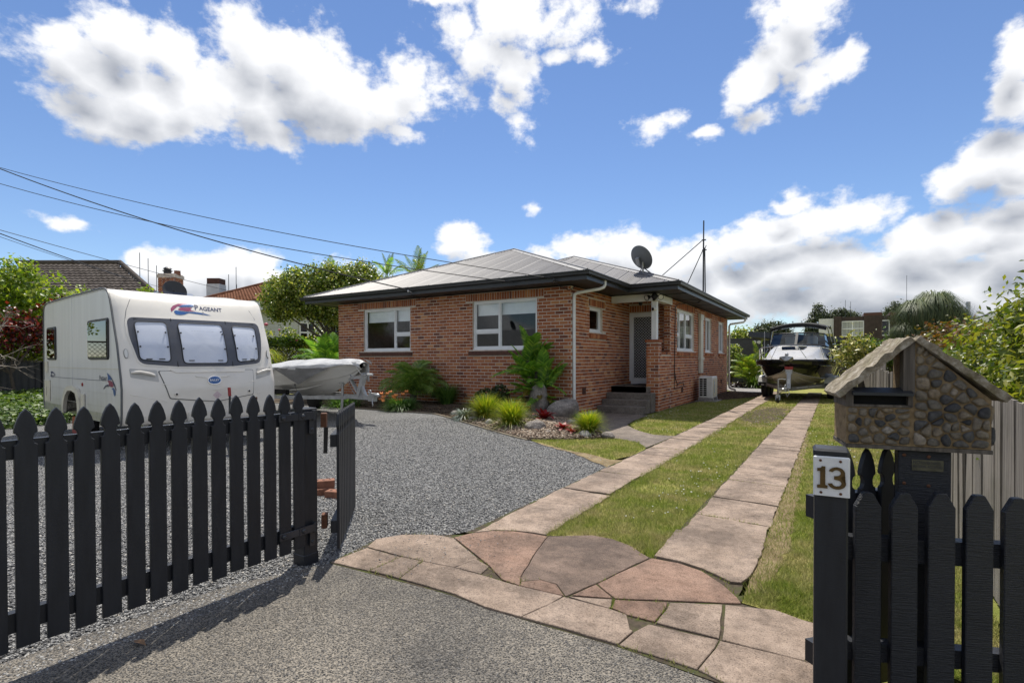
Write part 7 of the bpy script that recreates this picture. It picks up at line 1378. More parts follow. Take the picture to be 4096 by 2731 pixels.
def stonework(dom, n, seed, place):
    g = np.random.default_rng(seed); xs0, xs1 = min(p[0] for p in dom), max(p[0] for p in dom); zs0, zs1 = min(p[1] for p in dom), max(p[1] for p in dom); pts = []
    while len(pts) < n:
        p = (g.uniform(xs0, xs1), g.uniform(zs0, zs1))
        if in_poly(np.array([p[0]]), np.array([p[1]]), dom)[0]: pts.append(p)
    S_ = np.stack([g.uniform(xs0, xs1, 6000), g.uniform(zs0, zs1, 6000)], 1); S_ = S_[in_poly(S_[:, 0], S_[:, 1], dom)]; pts = np.array(pts)
    for _ in range(3):
        k = np.argmin(((S_[:, None, :]-pts[None])**2).sum(-1), 1); pts = np.array([S_[k == i].mean(0)*0.8+pts[i]*0.2 if (k == i).any() else pts[i] for i in range(n)])
    for i in range(n):
        cell = list(dom)
        for j in range(n):
            if j != i and cell:
                m_ = (pts[i]+pts[j])/2; d_ = pts[j]-pts[i]; cell = clip_half(cell, m_[0], m_[1], d_[0], d_[1])
        if len(cell) < 3: continue
        cell = inset(cell, 0.0015+0.0028*g.uniform(0, 1))
        for _ in range(2): cell = [q for u in range(len(cell)) for q in ((0.78*cell[u][0]+0.22*cell[(u+1) % len(cell)][0], 0.78*cell[u][1]+0.22*cell[(u+1) % len(cell)][1]), (0.22*cell[u][0]+0.78*cell[(u+1) % len(cell)][0], 0.22*cell[u][1]+0.78*cell[(u+1) % len(cell)][1]))]
        c = np.mean(cell, 0); rad = np.mean(np.hypot(*(np.array(cell)-c).T)); h = min(0.026, rad*g.uniform(0.45, 0.85)); mb = MB(); vs = []; N = len(cell); tilt = g.normal(0, 0.12, 2); ph = g.uniform(0, 6, 3)
        for kk, hh in ((1.0, -0.006), (0.97, 0.35), (0.86, 0.70), (0.62, 0.93), (0.30, 1.0)):
            for (x, z) in cell:
                dx, dz = x-c[0], z-c[1]; w_ = 1+0.05*sin(dx*140+ph[0])*cos(dz*120+ph[1])+0.03*sin(dx*310+dz*260+ph[2]); y = -(hh*h*w_ if hh > 0 else hh)+(tilt[0]*dx+tilt[1]*dz)*kk*(hh > 0); vs.append(place(c[0]+dx*kk*w_**0.5, y, c[1]+dz*kk*w_**0.5))
        vs.append(place(c[0], -h, c[1])); fs = [(a_*N+u, a_*N+(u+1) % N, (a_+1)*N+(u+1) % N, (a_+1)*N+u) for a_ in range(4) for u in range(N)]+[(4*N+u, 4*N+(u+1) % N, 5*N) for u in range(N)]
        mb.add(vs, fs); LBp(mb, 'stone', M['cobble'], SW_, smooth=True, angle=60)
stonework([(0.004, zb+0.002), (xm-0.002, zb+0.002), (xm-0.002, zf(1.241)), (0.004, zf(1.241))], 25, 3, lambda x, y, z: Vector((x, y, z)))
stonework([(xm+0.004, zb+0.002), (w1-0.003, zb+0.002), (w1-0.003, ze-0.006), (xm+0.036, zp-0.020), (xm+0.014, zp-0.020)], 46, 7, lambda x, y, z: Vector((x, y, z)))
stonework([(0.012, zb+0.004), (dep-0.012, zb+0.004), (dep-0.012, ze-0.008), (0.012, ze-0.008)], 16, 9, lambda x, y, z: Vector((w1-y, x, z)))
# mail slot compartment: dark void framed by boards, hood above
z0, z1 = zf(1.252), zf(1.300)
mb = MB(); mb.box(0.022, xm-0.006, 0.02, 0.20, z0-0.002, z1); LBp(mb, 'slot', M['void'])
mb = MB(); mb.box(-0.003, 0.024, -0.006, dep, zf(1.243), zf(1.318)); mb.box(xm-0.012, xm+0.004, -0.004, 0.05, zf(1.246), zf(1.312)); mb.box(0.0, xm, -0.004, dep, zf(1.243), z0+0.001); LBp(mb, 'slot_frame', M['old_timber'])
mb = MB(); mb.add([(0.018, -0.030, zf(1.294)), (xm, -0.030, zf(1.294)), (xm, -0.030, zf(1.306)), (0.018, -0.030, zf(1.306)), (0.018, 0.03, zf(1.326)), (xm, 0.03, zf(1.326)), (0.018, 0.03, zf(1.296)), (xm, 0.03, zf(1.296))], [(0, 1, 2, 3), (3, 2, 5, 4), (0, 6, 7, 1), (0, 3, 4, 6), (1, 7, 5, 2)]); LBp(mb, 'slot_hood', M['dark_trim'])
mb = MB(); mb.box(xm-0.028, xm+0.010, -0.004, 0.045, zf(1.30), zp+0.004); LBp(mb, 'king_post', M['old_timber'])
# roof slabs: thick, rough, overhanging
def roofslab(x0, z0_, x1, z1_, seed):
    rr = random.Random(seed); a = Vector((x0, 0, z0_)); b = Vector((x1, 0, z1_)); d = (b-a); n = Vector((-d.z, 0, d.x)).normalized(); n = n if n.z > 0 else -n; rows = []; N, K = 16, 12
    for side, off in ((0, 0.0), (1, 0.026)):
        for i in range(N+1):
            rows.append([a+d*(i/N)+Vector((0, -0.022+(dep+0.05)*k/K+rr.uniform(-0.004, 0.004), 0))+n*(off+(0.0025*sin(i*1.9+k*1.3+seed)+0.006*((i % 4)/3-0.5)+rr.uniform(-0.003, 0.003) if side else rr.uniform(-0.002, 0.002))) for k in range(K+1)])
    mb = MB(); top = rows[N+1:]; bot = rows[:N+1]; mb.grid(top); mb.grid([r_[::-1] for r_ in bot])
    for A_, B_ in ((bot[0], top[0]), (top[-1], bot[-1]), ([r_[0] for r_ in top], [r_[0] for r_ in bot]), ([r_[-1] for r_ in bot], [r_[-1] for r_ in top])): mb.grid([A_, B_])
    return LBp(mb, 'roof_slab', M['mossy_tile'], smooth=True, angle=45)
roofslab(-0.026, zf(1.280), 0.242*S, zf(1.524), 1); roofslab(0.242*S, zf(1.524), 0.543*S, zf(1.276), 2)
mb = MB(); mb.box(-0.004, w1+0.004, -0.004, dep+0.004, zb-0.016, zb-0.001); LBp(mb, 'base_board', M['old_timber'])
bx0_, bx1_ = 0.195*S, 0.380*S; mb = MB(); mb.cbox(bx0_, bx1_, 0.015, 0.06, -0.1, zb-0.017, 0.004); mb.box(bx0_+0.012, bx0_+0.05, 0.055, 0.11, -0.1, zb-0.02); LBp(mb, 'post_board', M['rough_picket_paint'])
mb = MB(); sx0, sx1, sz0, sz1 = 0.243*S, 0.352*S, zf(0.978), zf(1.024); mb.box(sx0, sx1, 0.0125, 0.0149, sz0, sz1); sg = LBp(mb, 'notice_plate', M['worn_sign'])
for tx, zz, hh in ((('NO ', 0.018), ('ADVERTISING', 0.0125), sz1-0.019), (('MATERIAL ACCEPTED', 0.0125), None, sz0+0.010)) if False else ():
    pass
for runs, z_, ln_ in (([('NO', 0.019, 0), (' ADVERTISING', 0.0135, 0)], sz1-0.0165, 0.088), ([('MATERIAL ACCEPTED', 0.0135, 0)], sz1-0.031, 0.094)):
    mb = MB(); word(runs, lambda p: Vector((sx0+0.004+p[0], 0.0118, z_+p[1])), mb, ln_); LBp(mb, 'notice_lettering', M['dark_trim'], sg)
mb = MB()
for x, z in ((bx0_+0.02, zf(1.04)), (bx0_+0.10, zf(1.038)), (bx0_+0.02, zf(0.92)), (bx0_+0.1, zf(0.915))): mb.sphere((x, 0.015, z), 0.007, 0.004, 0.007, 8, 5)
LBp(mb, 'bolt', M['rust'])

# paling fence down the right boundary, every board its own
PF = thing('paling_fence', 'long weathered grey paling fence along the right hand boundary lawn', 'fence', (0.84, 11.0, 0.0))
r = random.Random(12); PML = []
for k in range(6):
    mb = MB(); w = 0.145; h = 1.0
    mb.add([(-0.009, -w/2, 0), (0.009, -w/2, 0), (0.009, w/2, 0), (-0.009, w/2, 0), (-0.009, -w/2, h), (0.009, -w/2, h), (0.009, w/2, h+r.uniform(-0.012, 0.012)), (-0.009, w/2, h+r.uniform(-0.012, 0.012))], [(3, 2, 1, 0), (4, 5, 6, 7), (0, 1, 5, 4), (1, 2, 6, 5), (2, 3, 7, 6), (3, 0, 4, 7)])
    me = bpy.data.meshes.new('paling'); me.from_pydata(mb.v, [], mb.f); me.materials.append(M['paling']); PML.append(me)
y = 2.95; i = 0
while y < 19.4:
    o = bpy.data.objects.new('paling', PML[i % 6]); COL.objects.link(o); o.parent = PF; top = 1.235+0.03*sin(y*0.9)+r.uniform(-0.015, 0.015)+(0.05 if y < 3.5 else 0); o.location = Vector((0.83+r.uniform(-0.006, 0.006), y, 0.0))-PF.location; o.scale = (1, r.uniform(0.86, 1.0), top); o.rotation_euler = (0, r.uniform(-0.012, 0.012), r.uniform(-0.05, 0.05)); y += 0.151; i += 1
for z in (0.3, 1.0): mb = MB(); mb.box(0.845, 0.89, 2.9, 19.4, z, z+0.075); mb.build('rail', M['old_timber'], PF)
mb = MB(); mb.box(0.87, 0.875, 2.9, 19.4, 0.02, 1.12); mb.build('backing_board', M['old_timber'], PF)
HF = thing('paling_fence', 'taller weathered paling fence beyond the first, beside the cabin boat', 'fence', (0.95, 22.5, 0.0))
a, b = Vector((1.22, 18.6, 0)), Vector((0.74, 25.4, 0)); d = (b-a).normalized(); n = int((b-a).length/0.151)
for i in range(n): o = bpy.data.objects.new('paling', PML[i % 6]); COL.objects.link(o); o.parent = HF; p = a+d*(0.151*i); o.location = p-HF.location; o.scale = (1, 0.97, 1.68-0.008*i+r.uniform(-0.02, 0.02)); o.rotation_euler = (0, 0, atan2(-d.x, d.y))
mb = MB(); mb.bar(a+Vector((0.03, 0, 0.5)), b+Vector((0.03, 0, 0.5)), 0.05, 0.08); mb.build('rail', M['old_timber'], HF)
GF = thing('paling_fence', 'short fence of gapped grey boards facing the street behind the cabin boat', 'fence', (0.5, 25.6, 0.0))
for i in range(5): mb = MB(); x = 0.14+0.225*i; mb.box(x, x+0.15, 25.55, 25.575, 0.0, 1.50+r.uniform(-0.02, 0.02)); mb.build('paling', M['paling'], GF)
mb = MB(); mb.box(0.1, 1.2, 25.58, 25.62, 0.5, 0.58); mb.build('rail', M['old_timber'], GF)
# left boundary: corrugated sheet below, trellis above
TF = thing('trellis_fence', 'charcoal corrugated fence topped with timber trellis along the left boundary', 'fence', (-20.0, 9.0, 0.0))
rows = []; yy = np.arange(1.0, 15.4, 0.0304)
for z in (0.0, 1.42): rows.append([Vector((-20.0+0.012*cos(2*pi*y/0.15), y, z)) for y in yy])
mb = MB(); mb.grid(rows); mb.build('corrugated_sheet', M['dark_colorsteel'], TF, smooth=True, angle=60)
mb = MB()
for y in (3.05, 6.15, 9.1, 12.1, 15.1): mb.box(-19.98, -19.88, y-0.25 if y == 6.15 else y-0.05, y+0.15 if y == 6.15 else y+0.05, 0, 1.43)
mb.build('fence_post', M['dark_colorsteel'], TF)
mb = MB(); mb.box(-20.03, -19.97, 1.0, 15.4, 1.43, 1.47); mb.box(-20.03, -19.97, 1.0, 15.4, 2.0, 2.05)
for y in (3.05, 6.15, 9.1, 12.1, 15.1): mb.box(-20.05, -19.95, y-0.06, y+0.06, 1.47, 2.04)
tf = mb.build('trellis_frame', M['old_timber'], TF)
mb = MB(); y = 0.6
while y < 15.3: mb.bar((-20.005, y, 1.47), (-20.005, y+0.53, 2.0), 0.008, 0.034, up=(1, 0, 0)); mb.bar((-19.992, y+0.53, 1.47), (-19.992, y, 2.0), 0.008, 0.034, up=(1, 0, 0)); y += 0.13
mb.build('lattice', M['old_timber'], TF)

# ---------------------------------------------------------------- plants
def leaves(name, blobs, n, size, mat, parent=None, seed=1, aspect=0.45, up=0.35, shell=0.65, droop=0.0, fold=True, kind=None, clump=0):
    """leaf faces spread through ellipsoid lobes [(x, y, z, rx, ry, rz)], denser near their skins; each leaf a folded pair of faces"""
    g = np.random.default_rng(seed); B = np.array(blobs, float); vol = B[:, 3]*B[:, 4]*B[:, 5]; w = vol**0.75; idx = g.choice(len(B), n, p=w/w.sum())
    d = g.normal(size=(n, 3)); d /= np.linalg.norm(d, axis=1)[:, None]; rad = np.where(g.uniform(size=n) < shell, g.uniform(0.78, 1.05, n), g.uniform(0.2, 0.85, n))
    if clump:
        # gather the leaves into sprays so that the outline breaks up
        m = max(8, n//clump); k = g.integers(0, m, n); cd_ = g.normal(size=(m, 3)); cd_ /= np.linalg.norm(cd_, axis=1)[:, None]; cr = np.where(g.uniform(size=m) < shell, g.uniform(0.8, 1.12, m), g.uniform(0.3, 0.85, m)); ci = g.choice(len(B), m, p=w/w.sum())
        Pp = B[ci[k], :3]+cd_[k]*cr[k][:, None]*B[ci[k], 3:6]+g.normal(size=(n, 3))*size*1.1; nrm = cd_[k]+g.normal(size=(n, 3))*0.7
    else: Pp = B[idx, :3]+d*rad[:, None]*B[idx, 3:6]; nrm = d*0.6+g.normal(size=(n, 3))*0.6
    nrm[:, 2] += up; nrm /= np.linalg.norm(nrm, axis=1)[:, None]
    t = np.cross(nrm, g.normal(size=(n, 3))); t[:, 2] -= droop; t -= nrm*(t*nrm).sum(1)[:, None]; t /= np.linalg.norm(t, axis=1)[:, None]+1e-9; b = np.cross(nrm, t); s = size*g.uniform(0.6, 1.25, n)[:, None]; hw = s*aspect
    p0, p2 = Pp-t*s*0.5, Pp+t*s*0.5; mid = Pp-t*s*0.05; sl = mid+b*hw+nrm*hw*0.35; sr = mid-b*hw+nrm*hw*0.35
    V = np.stack([p0, sl, p2, sr], 1).reshape(-1, 3); F = (np.array([0, 1, 2, 0, 2, 3])[None]+np.arange(n)[:, None]*4).reshape(-1)
    off = np.zeros(3) if parent is None else np.array(parent.matrix_basis.translation); 
    q = parent.parent if parent is not None else None
    while q is not None: off = off+np.array(q.matrix_basis.translation); q = q.parent
    return raw_mesh(name, V-off, F, 3, mat, parent=parent, kind=kind)

def limbs(name, base, tips, r0, mat, parent, seed=1, mid=0.5, sides=7):
    g = random.Random(seed); mb = MB(); b = Vector(base)
    for k, t in enumerate(tips):
        t = Vector(t); m_ = b.lerp(t, mid)+Vector((g.uniform(-0.1, 0.1), g.uniform(-0.1, 0.1), 0.05))*(t-b).length; mb.tube([b, b.lerp(m_, 0.5)+Vector((0, 0, 0.02)), m_, t], [r0*(0.9 if k else 1), r0*0.75, r0*0.5, r0*0.15], sides)
    return mb.build(name, mat, parent)

def tree(name, label, cat, base, blobs, n, size, leaf, bark='bark', r0=0.12, seed=1, group=None, **kw):
    R0 = thing(name, label, cat, base, 0, group)
    c = np.array(blobs, float); top = Vector((float(c[:, 0].mean()), float(c[:, 1].mean()), float(c[:, 2].min())))
    b = Vector(base); fork = b.lerp(top, 0.55); fork.z = b.z+(top.z-b.z)*0.6; mb = MB(); mb.tube([b, b.lerp(fork, 0.5)+Vector((0.04, 0.02, 0)), fork], [r0, r0*0.85, r0*0.7], 9)
    for k, q in enumerate(blobs): t = Vector(q[:3]); mb.tube([fork, fork.lerp(t, 0.5)+Vector((0, 0, 0.1*q[5])), t+Vector((0, 0, q[5]*0.4))], [r0*0.6, r0*0.35, r0*0.08], 6)
    mb.build('trunk', M[bark], R0); leaves('crown', blobs, n, size, M[leaf], R0, seed, **kw); return R0

# --- palms: a frond is a rib with two ranks of leaflets; fronds are parts sharing a few meshes
def frond_mesh(name, L, curve, width, nl, leaf_w, mat, droop=0.5, vee=0.35, flat=1.0, seed=1, taper=True):
    g = random.Random(seed); mb = MB(); pts = []
    for i in range(13): t = i/12; a = curve*t; pts.append(Vector((L*t*cos(a*0.75), 0, L*t*sin(0.0)+L*(0.55*t-0.62*t*t*curve))))
    mb.tube(pts, [0.012*(1-0.8*i/12) for i in range(13)], 4, cap=False)
    for k in range(nl):
        t = 0.12+0.88*k/(nl-1); i = min(11, int(t*12)); f = t*12-i; p = pts[i].lerp(pts[i+1], f); d = (pts[i+1]-pts[i]).normalized(); ll = width*(sin(pi*min(1, 0.12+t*0.88))**0.6 if taper else 1)*(1.05-0.35*t)
        for s in (-1, 1):
            sd = Vector((0, s, 0)); out = (sd*0.9+d*(0.55+0.3*t)).normalized(); l2 = ll*g.uniform(0.88, 1.08); up = Vector((-d.z, 0, d.x)); m_ = p+out*l2*0.5+up*l2*vee*0.35; e = p+out*l2+up*l2*vee*0.2-Vector((0, 0, l2*droop*g.uniform(0.7, 1.2))); w_ = d*leaf_w
            mb.add([p-w_*0.4, p+w_*0.4, m_+w_*0.55+Vector((0, 0, 0.003)), e, m_-w_*0.55], [(0, 1, 2, 4), (4, 2, 3)])
    me = bpy.data.meshes.new(name); me.from_pydata(mb.v, [], mb.f); me.materials.append(mat); me.update(); return me

def palm(name, label, cat, base, n, meshes, h, el0, el1, scale=1.0, stems=((0, 0, 0),), r0=0.05, bark='bark', seed=1, group=None, trunk=True, skirt=0):
    R0 = thing(name, label, cat, base, 0, group); g = random.Random(seed)
    if trunk:
        mb = MB()
        for (sx, sy, sh) in stems: mb.tube([(base[0]+sx*0.2, base[1]+sy*0.2, base[2]-0.05), (base[0]+sx*0.7, base[1]+sy*0.7, base[2]+(h+sh)*0.5), (base[0]+sx, base[1]+sy, base[2]+h+sh)], [r0, r0*0.85, r0*0.8], 8)
        mb.build('trunk', M[bark], R0)
    for k in range(n):
        st = stems[k % len(stems)]; o = bpy.data.objects.new('frond', meshes[g.randrange(len(meshes))]); COL.objects.link(o); o.parent = R0
        f = (k+0.5)/n; el = el0+(el1-el0)*f; az = k*2.399963+g.uniform(-0.3, 0.3); o.location = (st[0]+g.uniform(-0.03, 0.03), st[1]+g.uniform(-0.03, 0.03), h+st[2]+g.uniform(-0.05, 0.03)-(1-f)*skirt)
        o.rotation_euler = (g.uniform(-0.25, 0.25), -el, az); s = scale*g.uniform(0.85, 1.12); o.scale = (s, s, s)
    return R0

def tuft(name, label, cat, base, n, h, spread, mat, w=0.006, seed=1, group=None, droop=0.25, base_r=0.08, stiff=1.0, floor=-0.02):
    """a tussock: arching blades from a small base"""
    g = np.random.default_rng(seed); a = g.uniform(0, 2*pi, n); r0 = base_r*np.sqrt(g.uniform(0, 1, n)); lean = np.abs(g.normal(0, spread, n)); L = h*g.uniform(0.65, 1.1, n)
    bx, by = r0*np.cos(a), r0*np.sin(a); V = []; ts = (0.0, 0.45, 0.8, 1.0); ws = (1.0, 0.9, 0.55, 0.05); px, py = -np.sin(a), np.cos(a)
    for t, wv in zip(ts, ws):
        th = np.minimum(lean*(0.75+0.5*t)+droop*t*t, 2.85); rr = L*t*np.sin(th)*stiff; zz = L*t*np.cos(th)
        x, y = bx+rr*np.cos(a), by+rr*np.sin(a); ww = w*wv; V.append(np.stack([x-px*ww, y-py*ww, zz], 1)); V.append(np.stack([x+px*ww, y+py*ww, zz], 1))
    V = np.stack(V, 1).reshape(-1, 3); V[:, 2] = np.maximum(V[:, 2], floor); F = (np.array([0, 1, 3, 2, 2, 3, 5, 4, 4, 5, 7, 6])[None]+np.arange(n)[:, None]*8).reshape(-1)
    o = raw_mesh(name, V, F, 4, mat, loc=base); return tag(o, label, cat, group)
BZ = lambda x, y: float(bed_z(np.array([x]), np.array([y]))[0])

# garden in front of the house
for i, (x, y, s, lab) in enumerate(((-6.60, 9.57, 0.62, 'yellow green grass tussock beside the silver leaved clump, before the dark shrub'), (-5.63, 9.10, 0.60, 'yellow green grass tussock in the middle of the pebble bed, left of the red bromeliad'), (-3.99, 9.22, 0.46, 'yellow green grass tussock nearest the concrete path and the steps'))):
    tuft('grass_tussock', lab, 'tussock', (x, y, BZ(x, y)-0.02), 1500, 0.98*s, 0.58, M['tussock'], 0.0046, 40+i, 'yellow green tussocks in the pebble bed', droop=0.22, base_r=0.16*s)
tuft('silver_tussock', 'small silvery leaved grass clump at the left end of the pebble bed', 'tussock', (-7.07, 9.41, BZ(-7.07, 9.41)-0.02), 420, 0.30, 0.75, M['silver_leaf'], 0.009, 51, droop=0.7, base_r=0.10)
tuft('mondo_grass', 'dark green grass tuft against the front wall between the windows', 'grass', (-9.12, 11.35, 0.22), 700, 0.62, 0.33, M['mondo'], 0.006, 52, droop=0.35, base_r=0.16)
tuft('strap_leaf_clump', 'low strap leaved clump in the soil behind the trailer drawbar', 'plant', (-11.6, 9.95, 0.16), 260, 0.42, 0.75, M['mondo'], 0.012, 53, droop=0.5, base_r=0.45)
FL_ = thing('flower_clump', 'grassy green clump with orange flowers on stalks by the trailer coupling', 'flowers', (-9.68, 9.98, 0.18)); fo = tuft('grass_leaves', None, None, (-9.55, 10.0, 0.17), 1300, 0.40, 0.6, M['mondo'], 0.005, 54, droop=0.5, base_r=0.30); fo.parent = FL_; fo.location = (0.13, 0.02, -0.01)
g = random.Random(9)
for k in range(20):
    a = g.uniform(0, 2*pi); r_ = g.uniform(0.25, 0.75); x, y, z = FL_.location.x+r_*cos(a)*1.0-0.2, FL_.location.y+r_*sin(a)*0.45, g.uniform(0.36, 0.66); mb = MB(); mb.tube([(FL_.location.x, FL_.location.y, 0.2), (x, y, z)], 0.003, 4); st = mb.build('flower_stalk', M['leaf_bright'], FL_); mb = MB()
    for j in range(5): b_ = j*1.26; mb.sphere((x+0.03*cos(b_), y+0.03*sin(b_), z+0.016*(j % 2)), 0.024, 0.024, 0.02, 6, 4)
    mb.build('petals', M['petal_orange'], st)
leaves('shrub', [(-7.75, 11.35, 0.45, 0.38, 0.25, 0.26), (-7.4, 11.4, 0.55, 0.25, 0.2, 0.25)], 1200, 0.07, M['leaf_dark'], None, 55); tag(bpy.data.objects['shrub'], 'small dark leaved shrub against the front wall behind the left tussock', 'shrub')
# the tall feathery plant by the corner and the arching palm under the sill
FM = [frond_mesh('frond', 1.0, 0.55, 0.27, 26, 0.038, M['frond'], 0.12, 0.35, seed=s) for s in (1, 2)]; FMy = [frond_mesh('frond', 0.95, 0.75, 0.24, 22, 0.034, M['frond_yellow'], 0.3, 0.2, seed=3)]
CY = palm('cycad_palm', 'tall bushy palm like shrub with glossy fronds beside the house corner downpipe', 'palm', (-6.30, 11.25, 0.22), 58, FM, 0.95, -0.55, 1.25, 0.92, ((0.05, 0, 0), (-0.22, 0.05, -0.15), (0.28, -0.05, -0.35), (0.10, 0.05, -0.6), (-0.15, -0.05, 0.25)), 0.055, seed=4, skirt=0.25)
for k, (az, el_) in enumerate(((-0.9, -0.5), (-1.6, -0.4), (-0.3, -0.7))): o = bpy.data.objects.new('frond', FMy[0]); COL.objects.link(o); o.parent = CY; o.location = (0.1, -0.1, 0.55); o.rotation_euler = (0, -el_, az); o.scale = (0.75,)*3; o['label'] = 'yellowing old frond'
FP_ = [frond_mesh('frond', 1.35, 0.95, 0.42, 30, 0.024, M['frond_feather'], 0.45, 0.2, seed=s) for s in (5, 6, 7)]
palm('arching_palm', 'arching feathery date palm below the left window sill', 'palm', (-10.25, 11.2, 0.24), 34, FP_, 0.22, -0.05, 1.30, 0.98, ((0, 0, 0), (0.12, -0.05, 0)), 0.09, seed=6)
palm('corner_palm', 'green feathery palm at the far left corner of the brick house', 'palm', (-14.9, 11.95, 0.1), 30, [frond_mesh('frond', 1.35, 0.5, 0.34, 34, 0.026, M['frond'], 0.2, 0.3, seed=8), frond_mesh('frond', 1.25, 0.8, 0.34, 32, 0.026, M['frond'], 0.35, 0.2, seed=9)], 1.05, -0.45, 1.25, 1.22, ((0.1, 0, 0), (0.4, -0.1, -0.2), (-0.25, 0.1, -0.1)), 0.05, seed=10)
# bromeliads: strap leaves as parts
def brom(label, x, y, z, n, L, seed):
    R0 = thing('bromeliad', label, 'bromeliad', (x, y, z), 0, 'red bromeliads in the pebble bed'); g = random.Random(seed); mes = []
    for k in range(3):
        rows = []
        for i in range(7):
            t = i/6; a = 0.35+0.9*t*(0.6+0.3*k); wv = 0.17*L*(0.75+0.5*t-1.25*t**3)+0.004; p = Vector((L*t*sin(a)*0.9, 0, L*t*cos(a*0.85))); rows.append([p+Vector((0.03*L*(1-t), -wv, 0.05*L*(1-t))), p, p+Vector((0.03*L*(1-t), wv, 0.05*L*(1-t)))])
        mb = MB(); mb.grid(rows); me = bpy.data.meshes.new('leaf'); me.from_pydata(mb.v, [], mb.f); me.materials.append(M['bromeliad']); me.shade_smooth(); mes.append(me)
    for k in range(n): o = bpy.data.objects.new('leaf', mes[k % 3]); COL.objects.link(o); o.parent = R0; f = k/n; o.rotation_euler = (g.uniform(-0.1, 0.1), (0.45-0.75*f)+g.uniform(-0.1, 0.1), k*2.4+g.uniform(-0.2, 0.2)); s = 1.1-0.25*f; o.scale = (s, s, s)
brom('large red bromeliad with broad glossy leaves before the two boulders', -5.36, 9.97, 0.15, 16, 0.36, 3); brom('small red bromeliad between the low round rock and the right tussock', -4.46, 9.08, 0.10, 18, 0.21, 4); brom('smallest red bromeliad, nearest the right tussock', -4.20, 8.93, 0.07, 12, 0.16, 5)
# rocks
def rock(label, c, r, seed, mat='boulder', cat='rock', sub=4, tilt=0.0):
    bm = bmesh.new(); bmesh.ops.create_icosphere(bm, subdivisions=sub, radius=1.0); g = random.Random(seed); ph = [g.uniform(0, 6) for _ in range(6)]
    for v in bm.verts: n = v.co.copy(); k = 1+0.10*sin(2.1*n.x+ph[0])*cos(1.9*n.y+ph[1])+0.07*sin(4.3*n.z+ph[2]+2*n.x)+0.04*sin(8.1*n.y+ph[3])*sin(7.3*n.x+ph[4])+0.012*sin(19*n.z+ph[5]); v.co = Vector((n.x*r[0]*k, n.y*r[1]*k, n.z*r[2]*k))
    me = bpy.data.meshes.new('rock'); bm.to_mesh(me); bm.free(); me.materials.append(M[mat]); me.shade_smooth(); o = bpy.data.objects.new(cat, me); COL.objects.link(o); o.location = c; o.rotation_euler = (0, tilt, g.uniform(0, 6)); return tag(o, label, cat, 'garden rocks')
rock('tall upright lichen covered boulder behind the large red bromeliad', (-6.0, 10.95, 0.50), (0.24, 0.22, 0.36), 1, cat='boulder'); rock('dark broad boulder beside the house corner downpipe', (-5.38, 11.0, 0.28), (0.42, 0.28, 0.27), 2, cat='boulder', tilt=0.2)
rock('round grey rock half sunk in pebbles before the large bromeliad', (-4.98, 8.95, 0.13), (0.21, 0.17, 0.15), 3); rock('pale angular rock between the two left tussocks', (-6.15, 9.06, 0.12), (0.10, 0.09, 0.09), 4, 'pale_rock', sub=2); rock('pale flat rock at the foot of the leftmost tussock', (-6.82, 9.38, 0.13), (0.14, 0.10, 0.08), 5, 'pale_rock')
rock('pale low rock at the foot of the tussock by the path', (-3.93, 8.92, 0.06), (0.12, 0.10, 0.08), 6, 'pale_rock'); rock('small pale stone between the dark boulder and the path', (-4.86, 10.3, 0.09), (0.10, 0.07, 0.06), 7, 'pale_rock'); rock('grey flat rock at the tip of the bed by the path', (-3.55, 9.08, 0.05), (0.13, 0.10, 0.08), 8); rock('dark low rock against the downpipe foot', (-5.05, 11.2, 0.12), (0.16, 0.12, 0.10), 9); rock('brown stone left of the silver clump', (-7.55, 9.75, 0.17), (0.13, 0.10, 0.09), 10); rock('brown rough stone below the small bromeliads', (-4.62, 8.75, 0.06), (0.11, 0.08, 0.06), 11)
# leaves dropped on the drive
for i, (x, y) in enumerate(((-6.0, 7.9), (-1.75, 1.52), (-3.0, 1.25))): mb = MB(); mb.add([(x-0.05, y, 0.02), (x, y-0.02, 0.035), (x+0.06, y+0.01, 0.02), (x, y+0.025, 0.03)], [(0, 1, 2, 3)]); tag(mb.build('dead_leaf', M['dead_leaf']), ['single brown leaf on the grey gravel before the flower clump', 'pale fallen leaf on the road in the gate shadow', 'tan fallen leaf on gravel under the left gate'][i], 'leaf')

# left boundary planting
def B_(x, y, z, r, k=1.0): return (x, y, z, r, r, r*k)
tree('maple_tree', 'bright yellow green maple tree behind the corrugated fence on the far left', 'tree', (-21.3, 5.2, 0), [B_(-21.6, 4.3, 3.2, 1.1), B_(-21.2, 5.4, 3.5, 0.85), B_(-20.6, 5.9, 3.4, 0.75), B_(-20.2, 6.5, 2.9, 0.75), B_(-20.7, 5.0, 2.5, 0.9), B_(-20.0, 7.3, 2.7, 0.6), B_(-21.9, 3.2, 3.2, 1.0), B_(-20.3, 5.9, 2.0, 0.75), B_(-21.0, 4.2, 2.2, 0.9), B_(-20.6, 8.2, 2.85, 0.55), B_(-20.9, 5.6, 4.05, 0.35), B_(-19.8, 6.6, 2.1, 0.5)], 17000, 0.12, 'leaf_maple', seed=61, clump=14)
tree('maple_sapling', 'thin maple sprays rising before the dark tiled roof above the caravan', 'tree', (-20.8, 8.6, 0), [B_(-20.6, 8.3, 3.1, 0.45), B_(-20.5, 9.2, 3.25, 0.4), B_(-20.4, 10.0, 3.3, 0.3), B_(-20.7, 9.0, 3.7, 0.25), B_(-20.6, 10.4, 3.5, 0.22)], 1500, 0.11, 'leaf_maple', seed=62, r0=0.05, clump=16)
